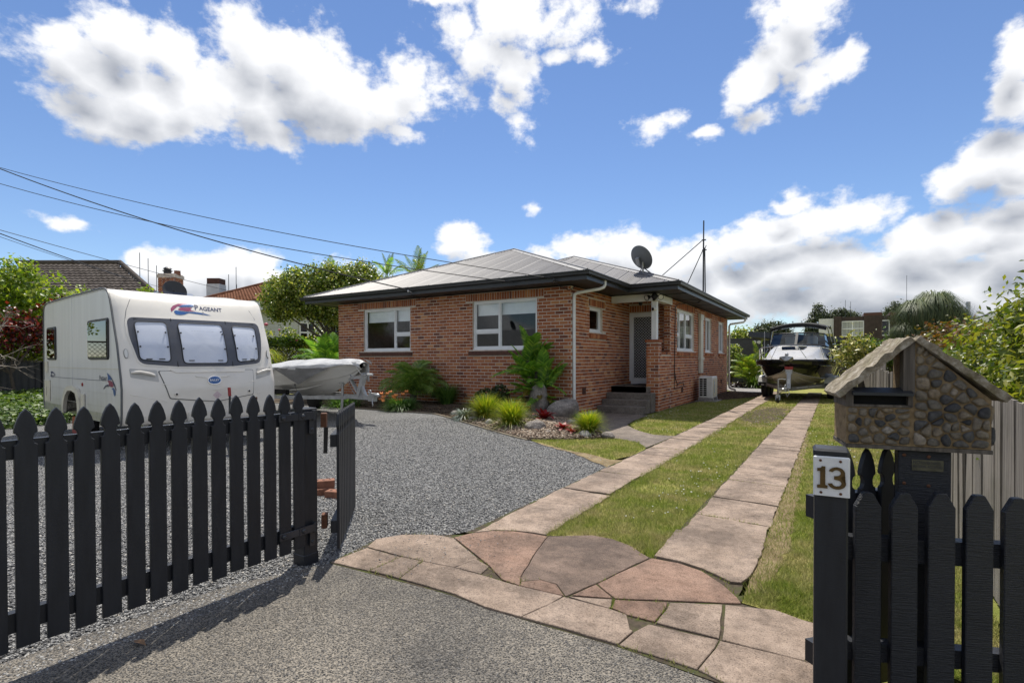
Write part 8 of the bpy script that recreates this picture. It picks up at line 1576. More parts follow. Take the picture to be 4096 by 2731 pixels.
tree('red_maple', 'dark red leaved maple shrub over the trellis on the far left', 'tree', (-19.6, 5.2, 0), [B_(-19.7, 4.3, 2.35, 0.5), B_(-19.5, 5.2, 2.45, 0.4), B_(-19.5, 5.9, 2.5, 0.38), B_(-19.8, 3.5, 2.2, 0.5), B_(-19.4, 5.4, 2.1, 0.4), B_(-19.3, 6.1, 2.85, 0.3), B_(-19.4, 4.6, 1.8, 0.3)], 2600, 0.10, 'leaf_red', seed=63, r0=0.05, clump=12)
BBS = thing('bare_shrub', 'leafless pale branching shrub before the corrugated fence', 'shrub', (-18.6, 3.4, 0.2)); mb = MB(); g = random.Random(14)
def twig(p, d, L, r_, lv):
    q = p; pts = [p]
    for i in range(4): d = (d+Vector((g.uniform(-.28, .28), g.uniform(-.28, .28), g.uniform(-.25, .22)))).normalized(); q = q+d*L/4; pts.append(q)
    mb.tube(pts, [r_*(1-0.5*i/4) for i in range(5)], 4, cap=False)
    if lv > 0:
        for k in range(3): i = g.choice((2, 3, 4)); twig(pts[i], (d+Vector((g.uniform(-.8, .8), g.uniform(-.8, .8), g.uniform(-.5, .6)))).normalized(), L*g.uniform(0.5, 0.72), r_*0.55, lv-1)
for k in range(5): twig(Vector((-18.9+0.25*k, 3.1+0.1*k, 0.75+0.1*k)), Vector((g.uniform(-.3, .4), g.uniform(0.2, 1.0), g.uniform(0.1, 0.7))).normalized(), 1.25, 0.022, 3)
mb.tube([(-18.6, 3.4, 0.1), (-18.5, 3.3, 0.6), (-18.4, 3.3, 1.0)], 0.04, 7); mb.build('branches', M['pale_bark'], BBS)
leaves('ground_cover', [(-16.3, 4.3, 0.18, 1.3, 0.7, 0.30), (-17.6, 4.9, 0.22, 1.5, 1.3, 0.36), (-18.8, 5.6, 0.25, 1.2, 1.6, 0.42), (-15.6, 3.9, 0.10, 0.8, 0.5, 0.22), (-16.6, 5.6, 0.2, 1.2, 0.7, 0.3), (-17.2, 3.6, 0.2, 1.4, 0.8, 0.34), (-16.0, 5.0, 0.15, 1.0, 0.7, 0.28)], 17000, 0.085, M['leaf_cover'], None, 64, up=1.1, shell=0.9, kind='stuff')
CAM_B = [B_(-19.6, 13.7, 4.0, 0.95, 0.95), B_(-18.8, 14.3, 4.3, 1.0), B_(-18.0, 14.9, 4.3, 1.0), B_(-17.2, 15.4, 4.45, 1.0), B_(-16.6, 15.9, 4.2, 0.8), B_(-17.1, 15.6, 5.0, 0.55), B_(-18.5, 14.6, 3.75, 0.7), B_(-17.6, 15.2, 3.6, 0.9), B_(-19.9, 13.5, 3.5, 0.35), B_(-16.7, 15.8, 3.4, 0.7), B_(-19.3, 13.9, 4.75, 0.45), B_(-18.2, 14.7, 4.95, 0.5)]
tree('camellia_tree', 'dense dark camellia tree between the orange roofed house and the brick house', 'tree', (-17.9, 15.0, 0), CAM_B, 38000, 0.105, 'leaf_camellia', seed=65, r0=0.13, clump=18)
RB = tree('rose_bush', 'rose bush with pink blooms before the white weatherboard wall', 'bush', (-20.4, 14.0, 1.0), [B_(-21.0, 13.8, 2.4, 0.4), B_(-20.4, 14.4, 2.45, 0.45), B_(-20.3, 14.5, 1.95, 0.6), B_(-19.6, 15.0, 2.0, 0.5), B_(-20.9, 14.0, 1.9, 0.5), B_(-19.4, 15.2, 2.5, 0.4)], 1500, 0.12, 'leaf_camellia', seed=66, r0=0.03)
for k, (x, y, z) in enumerate(((-21.0, 14.0, 2.98), (-21.3, 13.85, 2.92), (-20.2, 14.6, 2.25), (-20.6, 14.35, 2.75), (-19.9, 14.7, 2.30))): mb = MB(); s = 0.085 if k < 3 else 0.05; mb.sphere((x+0.15, y-0.35, z), s, s, s*0.85, 8, 6); mb.build('bloom', M['petal_pink'], RB, smooth=True)
leaves('creeper', [(-19.85, 13.7, 2.2, 0.25, 0.8, 0.22), (-19.9, 14.6, 2.25, 0.25, 0.8, 0.25)], 900, 0.12, M['leaf_bright'], None, 67); tag(bpy.data.objects['creeper'], 'bright green creeper spilling over the trellis top behind the dinghy', 'creeper')
tuft('drooping_grass_plant', 'drooping yellow green strap plant behind the caravan edge', 'plant', (-17.25, 11.1, 1.5), 200, 0.85, 0.4, M['tussock'], 0.014, 68, droop=2.0, base_r=0.2, floor=-9)
mb = MB(); mb.tube([(-17.25, 11.1, 0), (-17.25, 11.1, 1.55)], 0.07, 8); mb.build('stem', M['bark'], bpy.data.objects['drooping_grass_plant'])
PF2 = [frond_mesh('frond', 1.5, 0.35, 0.40, 26, 0.032, M['frond_lime'], 0.25, 0.5, seed=20), frond_mesh('frond', 1.5, 0.7, 0.40, 26, 0.032, M['frond'], 0.35, 0.4, seed=21)]
palm('bangalow_palm', 'palm with upright fronds rising behind the camellia, left one', 'palm', (-23.3, 19.0, 0), 9, PF2, 5.2, 0.2, 1.35, 1.15, ((0, 0, 0),), 0.09, seed=22, group='palms behind the camellia tree'); palm('bangalow_palm', 'palm with sparse fronds rising behind the camellia, middle one', 'palm', (-21.0, 21.0, 0), 9, PF2, 6.0, 0.1, 1.2, 0.95, ((0, 0, 0),), 0.08, seed=23, group='palms behind the camellia tree'); palm('bangalow_palm', 'palm whose fronds top the camellia nearest the iron roof', 'palm', (-18.6, 20.8, 0), 12, PF2, 5.6, 0.0, 1.2, 1.1, ((0, 0, 0),), 0.08, seed=24, group='palms behind the camellia tree')
tree('feathery_tree', 'sparse pale leaved tree beyond the orange tiled roof', 'tree', (-33, 25.5, 0), [B_(-34.5, 23.5, 6.4, 0.9, 0.5), B_(-33.0, 24.8, 6.7, 1.0, 0.55), B_(-31.6, 26.0, 6.8, 0.9, 0.6), B_(-30.4, 26.8, 7.0, 0.9, 0.5)], 1500, 0.17, 'leaf_camellia', seed=69, clump=9)

# right boundary and the back of the section
BB = [B_(1.42, 5.1, 1.25, 0.46), B_(1.62, 5.6, 1.60, 0.46), B_(1.34, 5.75, 1.90, 0.18), B_(1.75, 4.9, 1.5, 0.5), B_(1.36, 6.5, 1.35, 0.46), B_(1.9, 5.4, 1.85, 0.34), B_(1.45, 7.2, 1.45, 0.42), B_(1.28, 5.9, 1.08, 0.36), B_(1.30, 7.4, 1.1, 0.4), B_(1.4, 4.6, 1.1, 0.42), B_(1.6, 6.3, 1.70, 0.34), B_(1.30, 5.5, 1.66, 0.20), B_(1.8, 6.9, 1.55, 0.4), B_(1.5, 4.2, 1.3, 0.4), B_(1.85, 5.9, 1.95, 0.30), B_(2.1, 6.4, 1.8, 0.4), B_(1.5, 5.2, 1.6, 0.3), B_(1.26, 6.2, 1.25, 0.3)]
tree('glossy_bush', 'large glossy leaved bush leaning over the paling fence on the far right', 'bush', (1.6, 5.6, 0), BB, 27000, 0.070, 'leaf_gloss', seed=71, r0=0.05, aspect=0.22, clump=12)
tree('rusty_hedge', 'bronze and green hedge beyond the palings behind the letterbox roof', 'hedge', (2.0, 14.2, 0), [B_(1.7, 13.2, 1.65, 0.40), B_(2.1, 13.9, 1.75, 0.45), B_(1.8, 14.2, 1.45, 0.5), B_(2.6, 14.0, 1.7, 0.45), B_(1.6, 12.4, 1.4, 0.4), B_(2.2, 12.6, 1.5, 0.5), B_(2.9, 13.4, 1.75, 0.4), B_(1.45, 11.4, 1.35, 0.35)], 6500, 0.085, 'leaf_rust', seed=72, clump=10)
leaves('hedge', [(1.5, 8.3, 1.05, 0.35, 0.8, 0.4), (1.5, 9.6, 1.1, 0.35, 0.8, 0.4), (1.55, 11.0, 1.15, 0.4, 0.9, 0.45)], 3500, 0.09, M['leaf_bright'], None, 73, shell=0.8); tag(bpy.data.objects['hedge'], 'green leafy hedge just beyond the paling fence', 'hedge')
tree('variegated_shrub', 'cream and green variegated shrub beside the cabin boat canopy', 'shrub', (0.75, 21.6, 0), [B_(0.35, 21.3, 1.55, 0.33, 1.0), B_(0.75, 21.5, 1.75, 0.30), B_(0.58, 21.4, 1.98, 0.18), B_(0.9, 21.7, 1.5, 0.33)], 1500, 0.17, 'leaf_cream', seed=74, aspect=0.18, clump=8)
tree('green_shrub', 'bright green leafy shrub above the taller palings', 'shrub', (1.5, 22, 0), [B_(1.2, 21.7, 1.5, 0.42), B_(1.7, 22.1, 1.62, 0.42), B_(2.1, 22.3, 1.45, 0.45), B_(1.45, 21.9, 1.85, 0.2)], 2600, 0.15, 'leaf_bright', seed=75, aspect=0.22, clump=8)
tree('dark_shrub', 'dark shrub with bare twigs behind the variegated one', 'shrub', (1.0, 23.5, 0), [B_(0.9, 23.3, 2.0, 0.28), B_(1.2, 23.5, 1.75, 0.35)], 700, 0.12, 'leaf_dark', seed=76)
# pony tail palm: several heads of thin hanging leaves on bare stems
PT = thing('ponytail_palm', 'ponytail palm with shaggy heads of hanging leaves beyond the letterbox', 'palm', (2.0, 16.7, 0)); g = random.Random(31)
for k, (x, y, z, s) in enumerate(((1.75, 16.55, 2.62, 0.80), (2.10, 16.75, 2.75, 0.95), (2.42, 16.95, 2.45, 0.75), (1.55, 16.4, 2.15, 0.6), (2.25, 16.85, 2.35, 0.7))):
    mb = MB(); mb.tube([(2.0, 16.7, 0.4), (x*0.6+0.8, y, z*0.6), (x, y, z)], [0.10, 0.06, 0.05], 7); mb.build('trunk', M['pale_bark'], PT)
    o = tuft('leaf_head', None, None, (0, 0, 0), 760, 1.0*s, 0.38, M['frond_pony'], 0.006, 80+k, droop=2.5, base_r=0.05, floor=-9); o.parent = PT; o.location = Vector((x, y, z))-PT.location
PL_ = [frond_mesh('frond', 1.5, 0.6, 0.42, 26, 0.034, M['frond_lime'], 0.15, 0.35, seed=26), frond_mesh('frond', 1.4, 0.9, 0.42, 24, 0.034, M['frond_lime'], 0.25, 0.3, seed=27)]
palm('golden_palm', 'yellow green clumping palm at the back beside the garage wall', 'palm', (-3.75, 29.2, 0), 34, PL_, 0.75, -0.1, 1.3, 0.95, ((0, 0, 0), (0.25, 0.1, 0.2), (-0.25, 0, -0.1), (0.1, 0, -0.4)), 0.04, seed=28, skirt=0.3)
tuft('lily_clump', 'bright green strap leaved clump under the golden palm', 'plant', (-3.45, 28.6, 0), 260, 0.75, 0.5, M['leaf_bright'], 0.018, 90, droop=0.6, base_r=0.25)
leaves('purple_plant', [(-4.2, 28.6, 0.15, 0.45, 0.25, 0.18), (-3.8, 28.5, 0.14, 0.35, 0.2, 0.16)], 700, 0.13, M['leaf_purple'], None, 91, aspect=0.2, up=0.8); tag(bpy.data.objects['purple_plant'], 'low purple leaved plant at the edge of the rear path', 'plant')
tree('rear_bush', 'dark green bush beyond the house corner on the rear lawn', 'bush', (-5.4, 33.6, 0), [B_(-5.4, 33.6, 1.3, 0.8, 1.2), B_(-4.9, 33.9, 1.0, 0.6), B_(-6.2, 33.5, 1.3, 0.9), B_(-5.2, 33.7, 1.95, 0.45)], 4200, 0.13, 'leaf_camellia', seed=92)
# far trees
def far(label, name, x, y, blobs, n, seed, leaf='leaf_far', size=0.26): tree(name, label, 'tree', (x, y, 0), blobs, int(n*2.6), size, leaf, seed=seed, r0=0.3, group='distant trees beyond the back fence', clump=40, shell=0.5)
far('spreading dark tree far behind the garage, left of the boat', 'spreading_tree', -7.6, 85.5, [B_(-9.3, 84.3, 5.2, 1.2, 0.8), B_(-8.2, 85.0, 5.9, 1.3, 0.7), B_(-7.0, 85.7, 5.4, 1.2, 0.8), B_(-6.4, 86.1, 4.7, 1.0), B_(-8.6, 84.8, 4.5, 1.4)], 3200, 101)
far('tall dark conifer far behind the boat canopy', 'conifer_tree', -2.2, 88.8, [B_(-2.2, 88.8, 8.6, 0.6, 1.3), B_(-2.2, 88.8, 7.4, 1.0), B_(-2.5, 88.7, 6.2, 1.3), B_(-1.9, 89, 5.2, 1.5), B_(-2.6, 88.6, 4.0, 1.6), B_(-1.0, 89.3, 5.8, 1.0)], 3600, 102)
far('flat topped dark tree far above the brown building roof', 'spreading_tree', 1.0, 90.6, [B_(-0.6, 89.8, 7.3, 1.0, 0.8), B_(0.5, 90.4, 7.8, 1.1, 0.65), B_(1.6, 91.1, 7.4, 1.1, 0.65), B_(2.4, 91.6, 6.9, 0.9, 0.7), B_(0.4, 90.4, 6.4, 2.0, 0.6)], 3200, 103)
far('dark tree crown far behind the ponytail palm', 'spreading_tree', 7.6, 94.8, [B_(6.7, 94.2, 8.3, 0.9, 0.7), B_(7.8, 95, 8.7, 1.1, 0.7), B_(9.2, 95.8, 8.3, 1.2, 0.8), B_(8, 95, 7.4, 2.0, 0.6)], 2600, 104)
far('pale olive shrubby tree far behind the grey block wall', 'olive_tree', -11.3, 76, [B_(-12.0, 75.5, 3.6, 1.4, 0.7), B_(-10.6, 76.2, 4.0, 1.2, 0.8), B_(-9.6, 76.8, 3.6, 0.9, 0.7), B_(-11.2, 76, 4.4, 0.7)], 2400, 105, 'leaf_camellia', 0.35)
leaves('treeline', [(x, 140+RNG.uniform(-6, 6), RNG.uniform(0.6, 1.4), 7, 4, RNG.uniform(1.4, 2.2)) for x in np.arange(-260, 90, 8)], 26000, 0.9, M['leaf_far'], None, 106, kind='stuff')

# ---------------------------------------------------------------- neighbours
def tiled_plane(mb, o, ax, up, L, H, clip=None, course=0.32, pitch=0.26):
    """stepped courses of wavy tiles on a roof plane; clip(u, v) keeps a tile"""
    o, ax, up = Vector(o), Vector(ax).normalized(), Vector(up).normalized(); n = ax.cross(up).normalized(); n = n if n.z > 0 else -n; nr = int(H/course)
    for r in range(nr):
        nu = int(L/(pitch/4)); row0, row1 = [], []
        u0 = None
        for i in range(nu+1):
            u = L*i/nu; w = 0.022*cos(2*pi*u/pitch); inside = clip is None or clip(u, (r+0.5)*course)
            if inside: row0.append(o+ax*u+up*(r*course-0.03)+n*(0.055+w)); row1.append(o+ax*u+up*((r+1)*course)+n*(0.012+w*0.9))
            elif row0:
                if len(row0) > 1: mb.grid([row0, row1]); mb.grid([[p-n*0.04 for p in row0], row0])
                row0, row1 = [], []
        if len(row0) > 1: mb.grid([row0, row1]); mb.grid([[p-n*0.04 for p in row0], row0])
# white weatherboard house with the orange tiled roof
NH = thing('weatherboard_house', 'white weatherboard house with orange tiled hip roof beyond the trellis', 'house', (-27.0, 18.5, 0))
cx, cy, ge = -22.6, 14.2, 4.12; Lx, Ly = 9.0, 8.0; pt = 0.42
mb = MB(); rx = Lx/2
tiled_plane(mb, (cx-Lx, cy, ge), (1, 0, 0), (0, 1, pt), Lx, rx*hypot(1, pt), lambda u, v: v/hypot(1, pt) < min(u, Lx-u)); tiled_plane(mb, (cx, cy, ge), (0, 1, 0), (-1, 0, pt), Ly+6, rx*hypot(1, pt), lambda u, v: v/hypot(1, pt) < u)
rf = mb.build('roof', M['orange_tile'], NH); mb = MB(); mb.tube([(cx, cy, ge+0.06), (cx-rx, cy+rx, ge+rx*pt+0.06), (cx-rx, cy+Ly+6, ge+rx*pt+0.06)], 0.10, 8); mb.tube([(cx-Lx, cy, ge+0.06), (cx-rx, cy+rx, ge+rx*pt+0.06)], 0.10, 8); mb.build('ridge_tiles', M['orange_tile'], rf)
mb = MB(); mb.sweep([(cx-Lx, cy, 0), (cx, cy, 0), (cx, cy+Ly+6, 0)], [(0, ge-0.10), (0.12, ge-0.10), (0.12, ge+0.03), (0, ge+0.03)]); mb.sweep([(cx-Lx, cy, 0), (cx, cy, 0), (cx, cy+Ly+6, 0)], [(-0.02, ge-0.34), (0.02, ge-0.34), (0.02, ge-0.11), (-0.02, ge-0.11)]); mb.build('gutter', M['white_paint'], NH)
mb = MB(); mb.box(cx-Lx+0.45, cx-0.45, cy+0.45, cy+Ly+6, 0, ge-0.3); mb.box(cx-Lx, cx-0.03, cy+0.03, cy+Ly+6, ge-0.34, ge-0.30); wl = mb.build('wall', M['weatherboard'], NH); mb = MB(); z = 0.3
while z < ge-0.4: mb.add([(cx-0.43, cy+0.42, z), (cx-0.43, cy+12, z), (cx-0.449, cy+12, z+0.17), (cx-0.449, cy+0.42, z+0.17), (cx-0.449, cy+0.42, z), (cx-0.449, cy+12, z)], [(0, 1, 2, 3), (0, 4, 5, 1)]); mb.add([(cx-0.43, cy+0.43, z), (cx-Lx+0.5, cy+0.43, z), (cx-Lx+0.5, cy+0.449, z+0.17), (cx-0.43, cy+0.449, z+0.17), (cx-0.43, cy+0.449, z), (cx-Lx+0.5, cy+0.449, z)], [(0, 1, 2, 3), (0, 4, 5, 1)]); z += 0.17
mb.build('weatherboards', M['weatherboard'], wl, kind='stuff')
def bgwin(root, o, ax, out, w, h, nx, ny, frame='white_paint', pane='black_glass', t=0.05, back=None):
    o, ax, out = Vector(o), Vector(ax), Vector(out); up = Vector((0, 0, 1)); mb = MB()
    for i in range(nx+1): mb.obox(o+ax*(w*i/nx)+up*h/2+out*t/2, ax, out, up, 0.045, t/2, h/2)
    for j in range(ny+1): mb.obox(o+ax*w/2+up*(h*j/ny)+out*t/2, ax, out, up, w/2+0.045, t/2-0.004, 0.045)
    f = mb.build('window', M[frame], root); mb = MB(); mb.obox(o+ax*w/2+up*h/2+out*0.01, ax, out, up, w/2, 0.004, h/2); mb.build('pane', M[pane], f)
    if back: mb = MB(); mb.obox(o+ax*w/2+up*h/2+out*0.001, ax, out, up, w/2, 0.003, h/2); mb.build('curtain', M[back], f)
bgwin(NH, (cx-0.44, 16.9, 1.85), (0, 1, 0), (1, 0, 0), 0.95, 1.5, 2, 3); bgwin(NH, (cx-0.44, 18.6, 1.85), (0, 1, 0), (1, 0, 0), 0.8, 1.5, 1, 2)
# dark tiled house further left with two chimneys
DH = thing('tiled_house', 'house with a long dark brown tiled roof behind the caravan', 'house', (-37, 14, 0)); A, B = Vector((-36.6, 9.85, 6.55)), Vector((-31.9, 12.75, 6.0)); d = (B-A).normalized(); d = Vector((d.x, d.y, 0)).normalized(); n = Vector((d.y, -d.x, 0))
mb = MB(); sl_ = (n*1.0+Vector((0, 0, -0.62))); E0 = A+sl_*4.2-d*1.2; tiled_plane(mb, (E0.x, E0.y, E0.z), d, -sl_, 12.0, 4.2*sl_.length, lambda u, v: (1.0+v/sl_.length*0.25 < u) and u < 11.85-v/sl_.length*1.238)
rf = mb.build('roof', M['dark_tile'], DH); mb = MB(); B2_ = A+d*5.4; mb.tube([A+Vector((0, 0, 0.05)), B2_+Vector((0, 0, 0.05)), B2_+d*5.2+n*4.2+Vector((0, 0, -2.6))], 0.12, 8); mb.build('ridge_tiles', M['dark_tile'], rf)
mb = MB(); c = E0+d*6-n*4.6; mb.obox((c.x, c.y, 1.9), d, n, (0, 0, 1), 5.4, 4.2, 1.9); mb.build('wall', M['stucco_tan'], DH)
CH = thing('chimney', 'red brick chimney with a flue cap behind the caravan roof', 'chimney', (-33.4, 15.8, 3.0)); mb = MB(); mb.obox((-33.4, 15.8, 4.75), d, n, (0, 0, 1), 0.48, 0.42, 1.75); mb.obox((-33.4, 15.8, 6.35), d, n, (0, 0, 1), 0.52, 0.46, 0.10); st = mb.build('stack', M['mortar'], CH)
kk = 0
for zi in range(30):
    for fx, (axx, hw, ow, out) in enumerate(((d, 0.48, 0.42, n), (n, 0.42, 0.48, d))):
        u = -hw+(0.06 if zi % 2 else 0.0)
        while u < hw-0.05:
            w_ = min(0.22, hw-u); cpt = Vector((-33.4, 15.8, 0))+axx*(u+w_/2)+out*(ow+0.004)+Vector((0, 0, 4.05+0.075*zi)); mb = MB(); mb.obox(cpt, axx, out, (0, 0, 1), w_/2-0.008, 0.008, 0.031); mb.build('brick', M['brick'], st); u += 0.235
mb = MB(); mb.lathe([(0.20, 0), (0.20, 0.22), (0.26, 0.24), (0.26, 0.28), (0.18, 0.30), (0.18, 0.36), (0.25, 0.38), (0.12, 0.48)], (-33.55, 15.7, 6.45), (0, 0, 1), 14); mb.build('flue_cap', M['dark_metal'], CH); mb = MB(); mb.lathe([(0.18, 0), (0.16, 0.24), (0.19, 0.26)], (-33.05, 16.0, 6.45), (0, 0, 1), 12); mb.build('pot', M['red_brick_loose'], CH)
CW = thing('chimney', 'white rendered chimney with a brick crown, right of the red one', 'chimney', (-31.1, 17.2, 3.0)); mb = MB(); mb.obox((-31.1, 17.2, 4.45), d, n, (0, 0, 1), 0.38, 0.36, 1.45); mb.build('stack', M['stucco_white'], CW); mb = MB(); mb.obox((-31.1, 17.2, 6.06), d, n, (0, 0, 1), 0.36, 0.34, 0.17); mb.build('crown', plain('crown_brick', (0.085, 0.035, 0.025), 0.85, grime=0.4), CW)
def aerial(label, x, y, z, h, arms, grp='thin roof aerials'):
    R0 = thing('aerial', label, 'aerial', (x, y, z), 0, grp); mb = MB(); mb.tube([(x, y, z), (x, y, z+h)], 0.018, 5); mb.build('mast', M['dark_metal'], R0)
    if arms:
        mb = MB(); mb.tube([(x-0.7, y+0.4, z+h*0.2), (x+0.9, y-0.5, z+h*0.25)], 0.018, 5)
        for k in range(6): t = k/5; p = Vector((x-0.7, y+0.4, z+h*0.2)).lerp(Vector((x+0.9, y-0.5, z+h*0.25)), t); mb.tube([p-Vector((0, 0, 0.25)), p+Vector((0, 0, 0.3))], 0.010, 4)
        mb.build('dipole', M['dark_metal'], R0)
for i, (px, py, pz, h) in enumerate(((-33.9, 14.4, 5.3, 2.3), (-33.6, 14.7, 5.3, 2.0), (-33.3, 15.0, 5.2, 1.7))): aerial(['thin roof aerial tallest of three left of the red chimney', 'thin roof aerial middle of three left of the red chimney', 'thin roof aerial shortest of three, nearest the red chimney'][i], px, py, pz, h, False)
aerial('roof aerial with crossbars right of the white chimney', -29.9, 17.7, 5.0, 1.9, True); aerial('slim roof aerial just right of the white chimney', -30.5, 17.6, 5.2, 1.3, False)
# garage behind the boat
GG = thing('garage', 'dark blue grey flat roofed garage behind the cabin boat', 'garage', (-1.6, 34, 0)); mb = MB(); mb.box(-3.35, 0.15, 31.0, 36.0, 0, 2.45); mb.build('wall', M['garage_blue'], GG); mb = MB(); mb.add([(-4.0, 30.6, 2.64), (0.35, 30.6, 2.26), (0.35, 36.5, 2.26), (-4.0, 36.5, 2.64), (-4.0, 30.6, 2.94), (0.35, 30.6, 2.52), (0.35, 36.5, 2.52), (-4.0, 36.5, 2.94)], [(3, 2, 1, 0), (4, 5, 6, 7), (0, 1, 5, 4), (1, 2, 6, 5), (2, 3, 7, 6), (3, 0, 4, 7)]); mb.build('roof', M['garage_blue'], GG)
mb = MB(); mb.box(-3.0, -0.2, 30.98, 30.995, 0, 2.15)
for z in np.arange(0.2, 2.1, 0.4): mb.box(-3.0, -0.2, 30.97, 30.985, z, z+0.36)
mb.build('garage_door', M['garage_blue'], GG)
for x in (-3.72, -3.50): mb = MB(); mb.lathe([(0.05, -0.1), (0.09, 0.0), (0.095, 0.03), (0.03, 0.035)], (x, 30.75, 2.36), (0.2, -1, -0.2), 12); mb.build('floodlight', M['white_plastic'], GG)
mb = MB(); mb.box(-12, -4.0, 36.0, 36.2, 0, 2.72); mb.box(-12.05, -3.95, 35.95, 36.25, 2.72, 2.78); tag(mb.build('block_wall', M['grey_block']), 'dark grey block wall across the back beyond the rear lawn', 'wall')
# brown flat roofed building
BH_ = thing('brown_building', 'dark brown flat roofed building with white framed windows beyond the boat', 'building', (3, 66, 0)); mb = MB(); mb.box(-0.2, 0.45, 61.7, 70, 0, 5.70); mb.box(0.45, 2.32, 62.0, 70, 0, 5.62); mb.box(2.32, 3.75, 61.8, 70, 0, 5.66); mb.box(3.75, 4.4, 62.0, 70, 0, 5.6); mb.box(4.4, 8.6, 61.8, 70, 0, 5.62); mb.build('wall', M['brown_clad'], BH_)
mb = MB(); mb.box(2.30, 3.77, 61.78, 69, 5.67, 5.95); mb.box(4.36, 8.6, 61.78, 69, 5.63, 5.90); mb.build('parapet', plain('parapet_rust', (0.085, 0.035, 0.028), 0.7), BH_); mb = MB(); mb.box(-1.5, -0.21, 62, 70, 4.0, 5.52); mb.build('side_wing', M['stucco_white'], BH_)
mb = MB(); x = -0.15
while x < 8.5: mb.box(x, x+0.02, 61.66 if x < 0.45 or 2.32 < x < 3.75 or x > 4.4 else 61.97, 61.70 if x < 0.45 or 2.32 < x < 3.75 or x > 4.4 else 62.0, 0, 5.5); x += 0.30
mb.build('cladding_batten', M['brown_clad'], BH_, kind='stuff')
bgwin(BH_, (0.48, 61.98, 3.72), (1, 0, 0), (0, -1, 0), 1.80, 1.44, 2, 2, t=0.08, back='curtain', pane='glass'); bgwin(BH_, (3.72, 61.98, 3.72), (1, 0, 0), (0, -1, 0), 0.62, 1.42, 1, 1, t=0.08); bgwin(BH_, (5.75, 61.78, 3.8), (1, 0, 0), (0, -1, 0), 1.2, 1.35, 2, 2, t=0.08, back='curtain', pane='glass')
for i, (x, z, h) in enumerate(((5.85, 5.6, 4.0), (0.8, 5.6, 1.9), (1.25, 5.6, 1.7))): aerial(['tall whip aerial on the brown building beside the ponytail palm', 'thin whip aerial on the brown building, taller of the pair over the window', 'thin whip aerial on the brown building, shorter of the pair over the window'][i], x, 64, z, h, False, 'whip aerials on the brown building')
# pale gable house on the right
WH = thing('gable_house', 'pale rendered house with white gable barge boards behind the glossy bush', 'house', (6.2, 23, 0)); a, b = Vector((2.6, 19.5, 2.25)), Vector((6.2, 21.6, 3.85)); d2 = Vector((b.x-a.x, b.y-a.y, 0)).normalized(); n2 = Vector((d2.y, -d2.x, 0)); Lg = 8.4; ph = 0.385
ra, rb, rc = a, a+d2*Lg/2+Vector((0, 0, ph*Lg/2)), a+d2*Lg; mb = MB(); bk = Vector((0.10, 0.99, 0))*8
for p, q_ in ((ra, rb), (rb, rc)): mb.add([p+n2*0.3, q_+n2*0.3, q_+bk, p+bk, p+n2*0.3+Vector((0, 0, 0.08)), q_+n2*0.3+Vector((0, 0, 0.08)), q_+bk+Vector((0, 0, 0.08)), p+bk+Vector((0, 0, 0.08))], [(3, 2, 1, 0), (4, 5, 6, 7), (0, 1, 5, 4), (2, 3, 7, 6), (0, 4, 7, 3), (1, 2, 6, 5)])
mb.build('roof', M['flashing'], WH); mb = MB(); f0 = [a+d2*0.5, a+d2*(Lg-0.5)]; pts = [Vector((f0[0].x, f0[0].y, 0)), Vector((f0[1].x, f0[1].y, 0)), f0[1]+Vector((0, 0, 0.1)), rb-Vector((0, 0, 0.08)), f0[0]+Vector((0, 0, 0.1))]; mb.add(pts+[p+bk for p in pts], [(0, 1, 2, 3, 4), (9, 8, 7, 6, 5)]+[(i, (i+1) % 5, 5+(i+1) % 5, 5+i) for i in range(5)]); mb.build('wall', M['stucco_tan'], WH)
for p, q_ in ((ra, rb), (rb, rc)): mb = MB(); mb.bar(p+n2*0.32-Vector((0, 0, 0.06)), q_+n2*0.32-Vector((0, 0, 0.06)), 0.04, 0.16); mb.build('barge_board', M['white_paint'], WH)
mb = MB(); mb.tube([(3.3, 20.2, 2.4), (3.3, 20.2, 3.12)], 0.055, 8); mb.build('flue', M['galv'], WH)
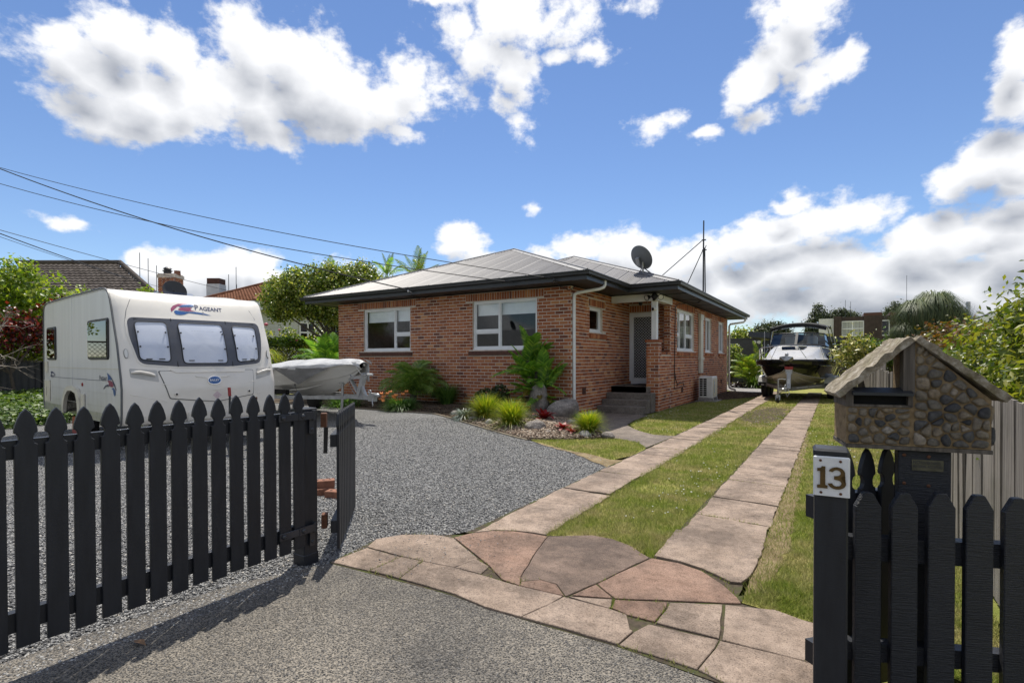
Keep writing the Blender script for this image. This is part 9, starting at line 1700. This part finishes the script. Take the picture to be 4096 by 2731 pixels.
# overhead service wires: each droops from off to the left down to the eave
def wire(label, a, b, sag, r=0.011, grp='overhead wires to the houses'):
    a, b = Vector(a), Vector(b); pts = [a.lerp(b, t)-Vector((0, 0, sag*4*t*(1-t))) for t in np.linspace(0, 1, 26)]; mb = MB(); mb.tube(pts, r, 5); o = mb.build('overhead_wire', M['wire']); return tag(o, label, 'wire', grp)
wire('thick black service wire running to the left end of the brick house eave', (-24, 6.05, 7.91), (-10.14, 10.98, 3.40), 0.26, 0.017)
wire('upper thin service wire running to the brick house eave by the downpipe', (-24, 6.05, 7.95), (-5.6, 10.98, 3.34), 0.25, 0.010)
wire('middle thin service wire running to the brick house eave above the right window', (-24, 6.04, 7.41), (-6.7, 10.98, 3.34), 0.30, 0.011)
wire('thin wire passing the chimneys to the aerial beside the white chimney', (-24, 6.03, 5.85), (-29.9, 17.7, 5.4), 0.06, 0.012)
wire('thick wire dropping behind the caravan roof before the dark tiles', (-24, 6.03, 5.73), (-31.0, 13.6, 5.45), 0.06, 0.018)
wire('faint wire lowest on the left, dropping behind the caravan roof', (-24, 6.03, 5.62), (-30.4, 14.6, 5.2), 0.10, 0.009)
# insulators at the eave
for lab, p in (('small insulator bracket where the thick wire meets the eave', (-10.14, 10.93, 3.36)), ('small dark insulator bracket at the eave by the downpipe', (-5.6, 10.93, 3.30))):
    R0 = thing('insulator', lab, 'insulator', p, 0, 'insulators on the eave'); mb = MB(); mb.sphere(p, 0.035, 0.03, 0.035, 8, 6); mb.tube([p, (p[0]+0.06, p[1]+0.06, p[2]-0.02)], 0.015, 6); mb.build('knob', M['galv'] if 'thick' in lab else M['black_plastic'], R0)
    mb = MB(); mb.tube([p, (p[0]+0.1, p[1]+0.1, p[2]-0.14), (p[0]+0.25, p[1]+0.3, p[2]-0.22), (p[0]+0.3, p[1]+0.5, p[2]-0.12), (p[0]+0.22, p[1]+0.6, p[2]-0.08)], 0.010, 5); mb.build('lead_in', M['wire'], R0)
# across the street, behind the viewer: what the windows mirror
SH = thing('street_house', 'low house with a gable roof across the street mirrored in the front window', 'house', (-3, -24, 0)); mb = MB(); mb.box(-9, 3, -30, -22, 0, 2.7); mb.build('wall', M['stucco_tan'], SH); mb = MB(); mb.add([(-9.5, -21.5, 2.6), (3.5, -21.5, 2.6), (3.5, -26, 4.7), (-9.5, -26, 4.7), (-9.5, -30.5, 2.6), (3.5, -30.5, 2.6)], [(0, 1, 2, 3), (3, 2, 5, 4), (0, 3, 4), (1, 5, 2)]); mb.build('roof', M['dark_tile'], SH)
leaves('street_trees', [(x, -20+RNG.uniform(-4, 4) if abs(x+3) > 9 else -34, RNG.uniform(1.5, 3.0), 2.6, 2.2, RNG.uniform(2.0, 3.4)) for x in np.arange(-48, 46, 4.2)], 26000, 0.42, M['leaf_camellia'], None, 107, kind='stuff')
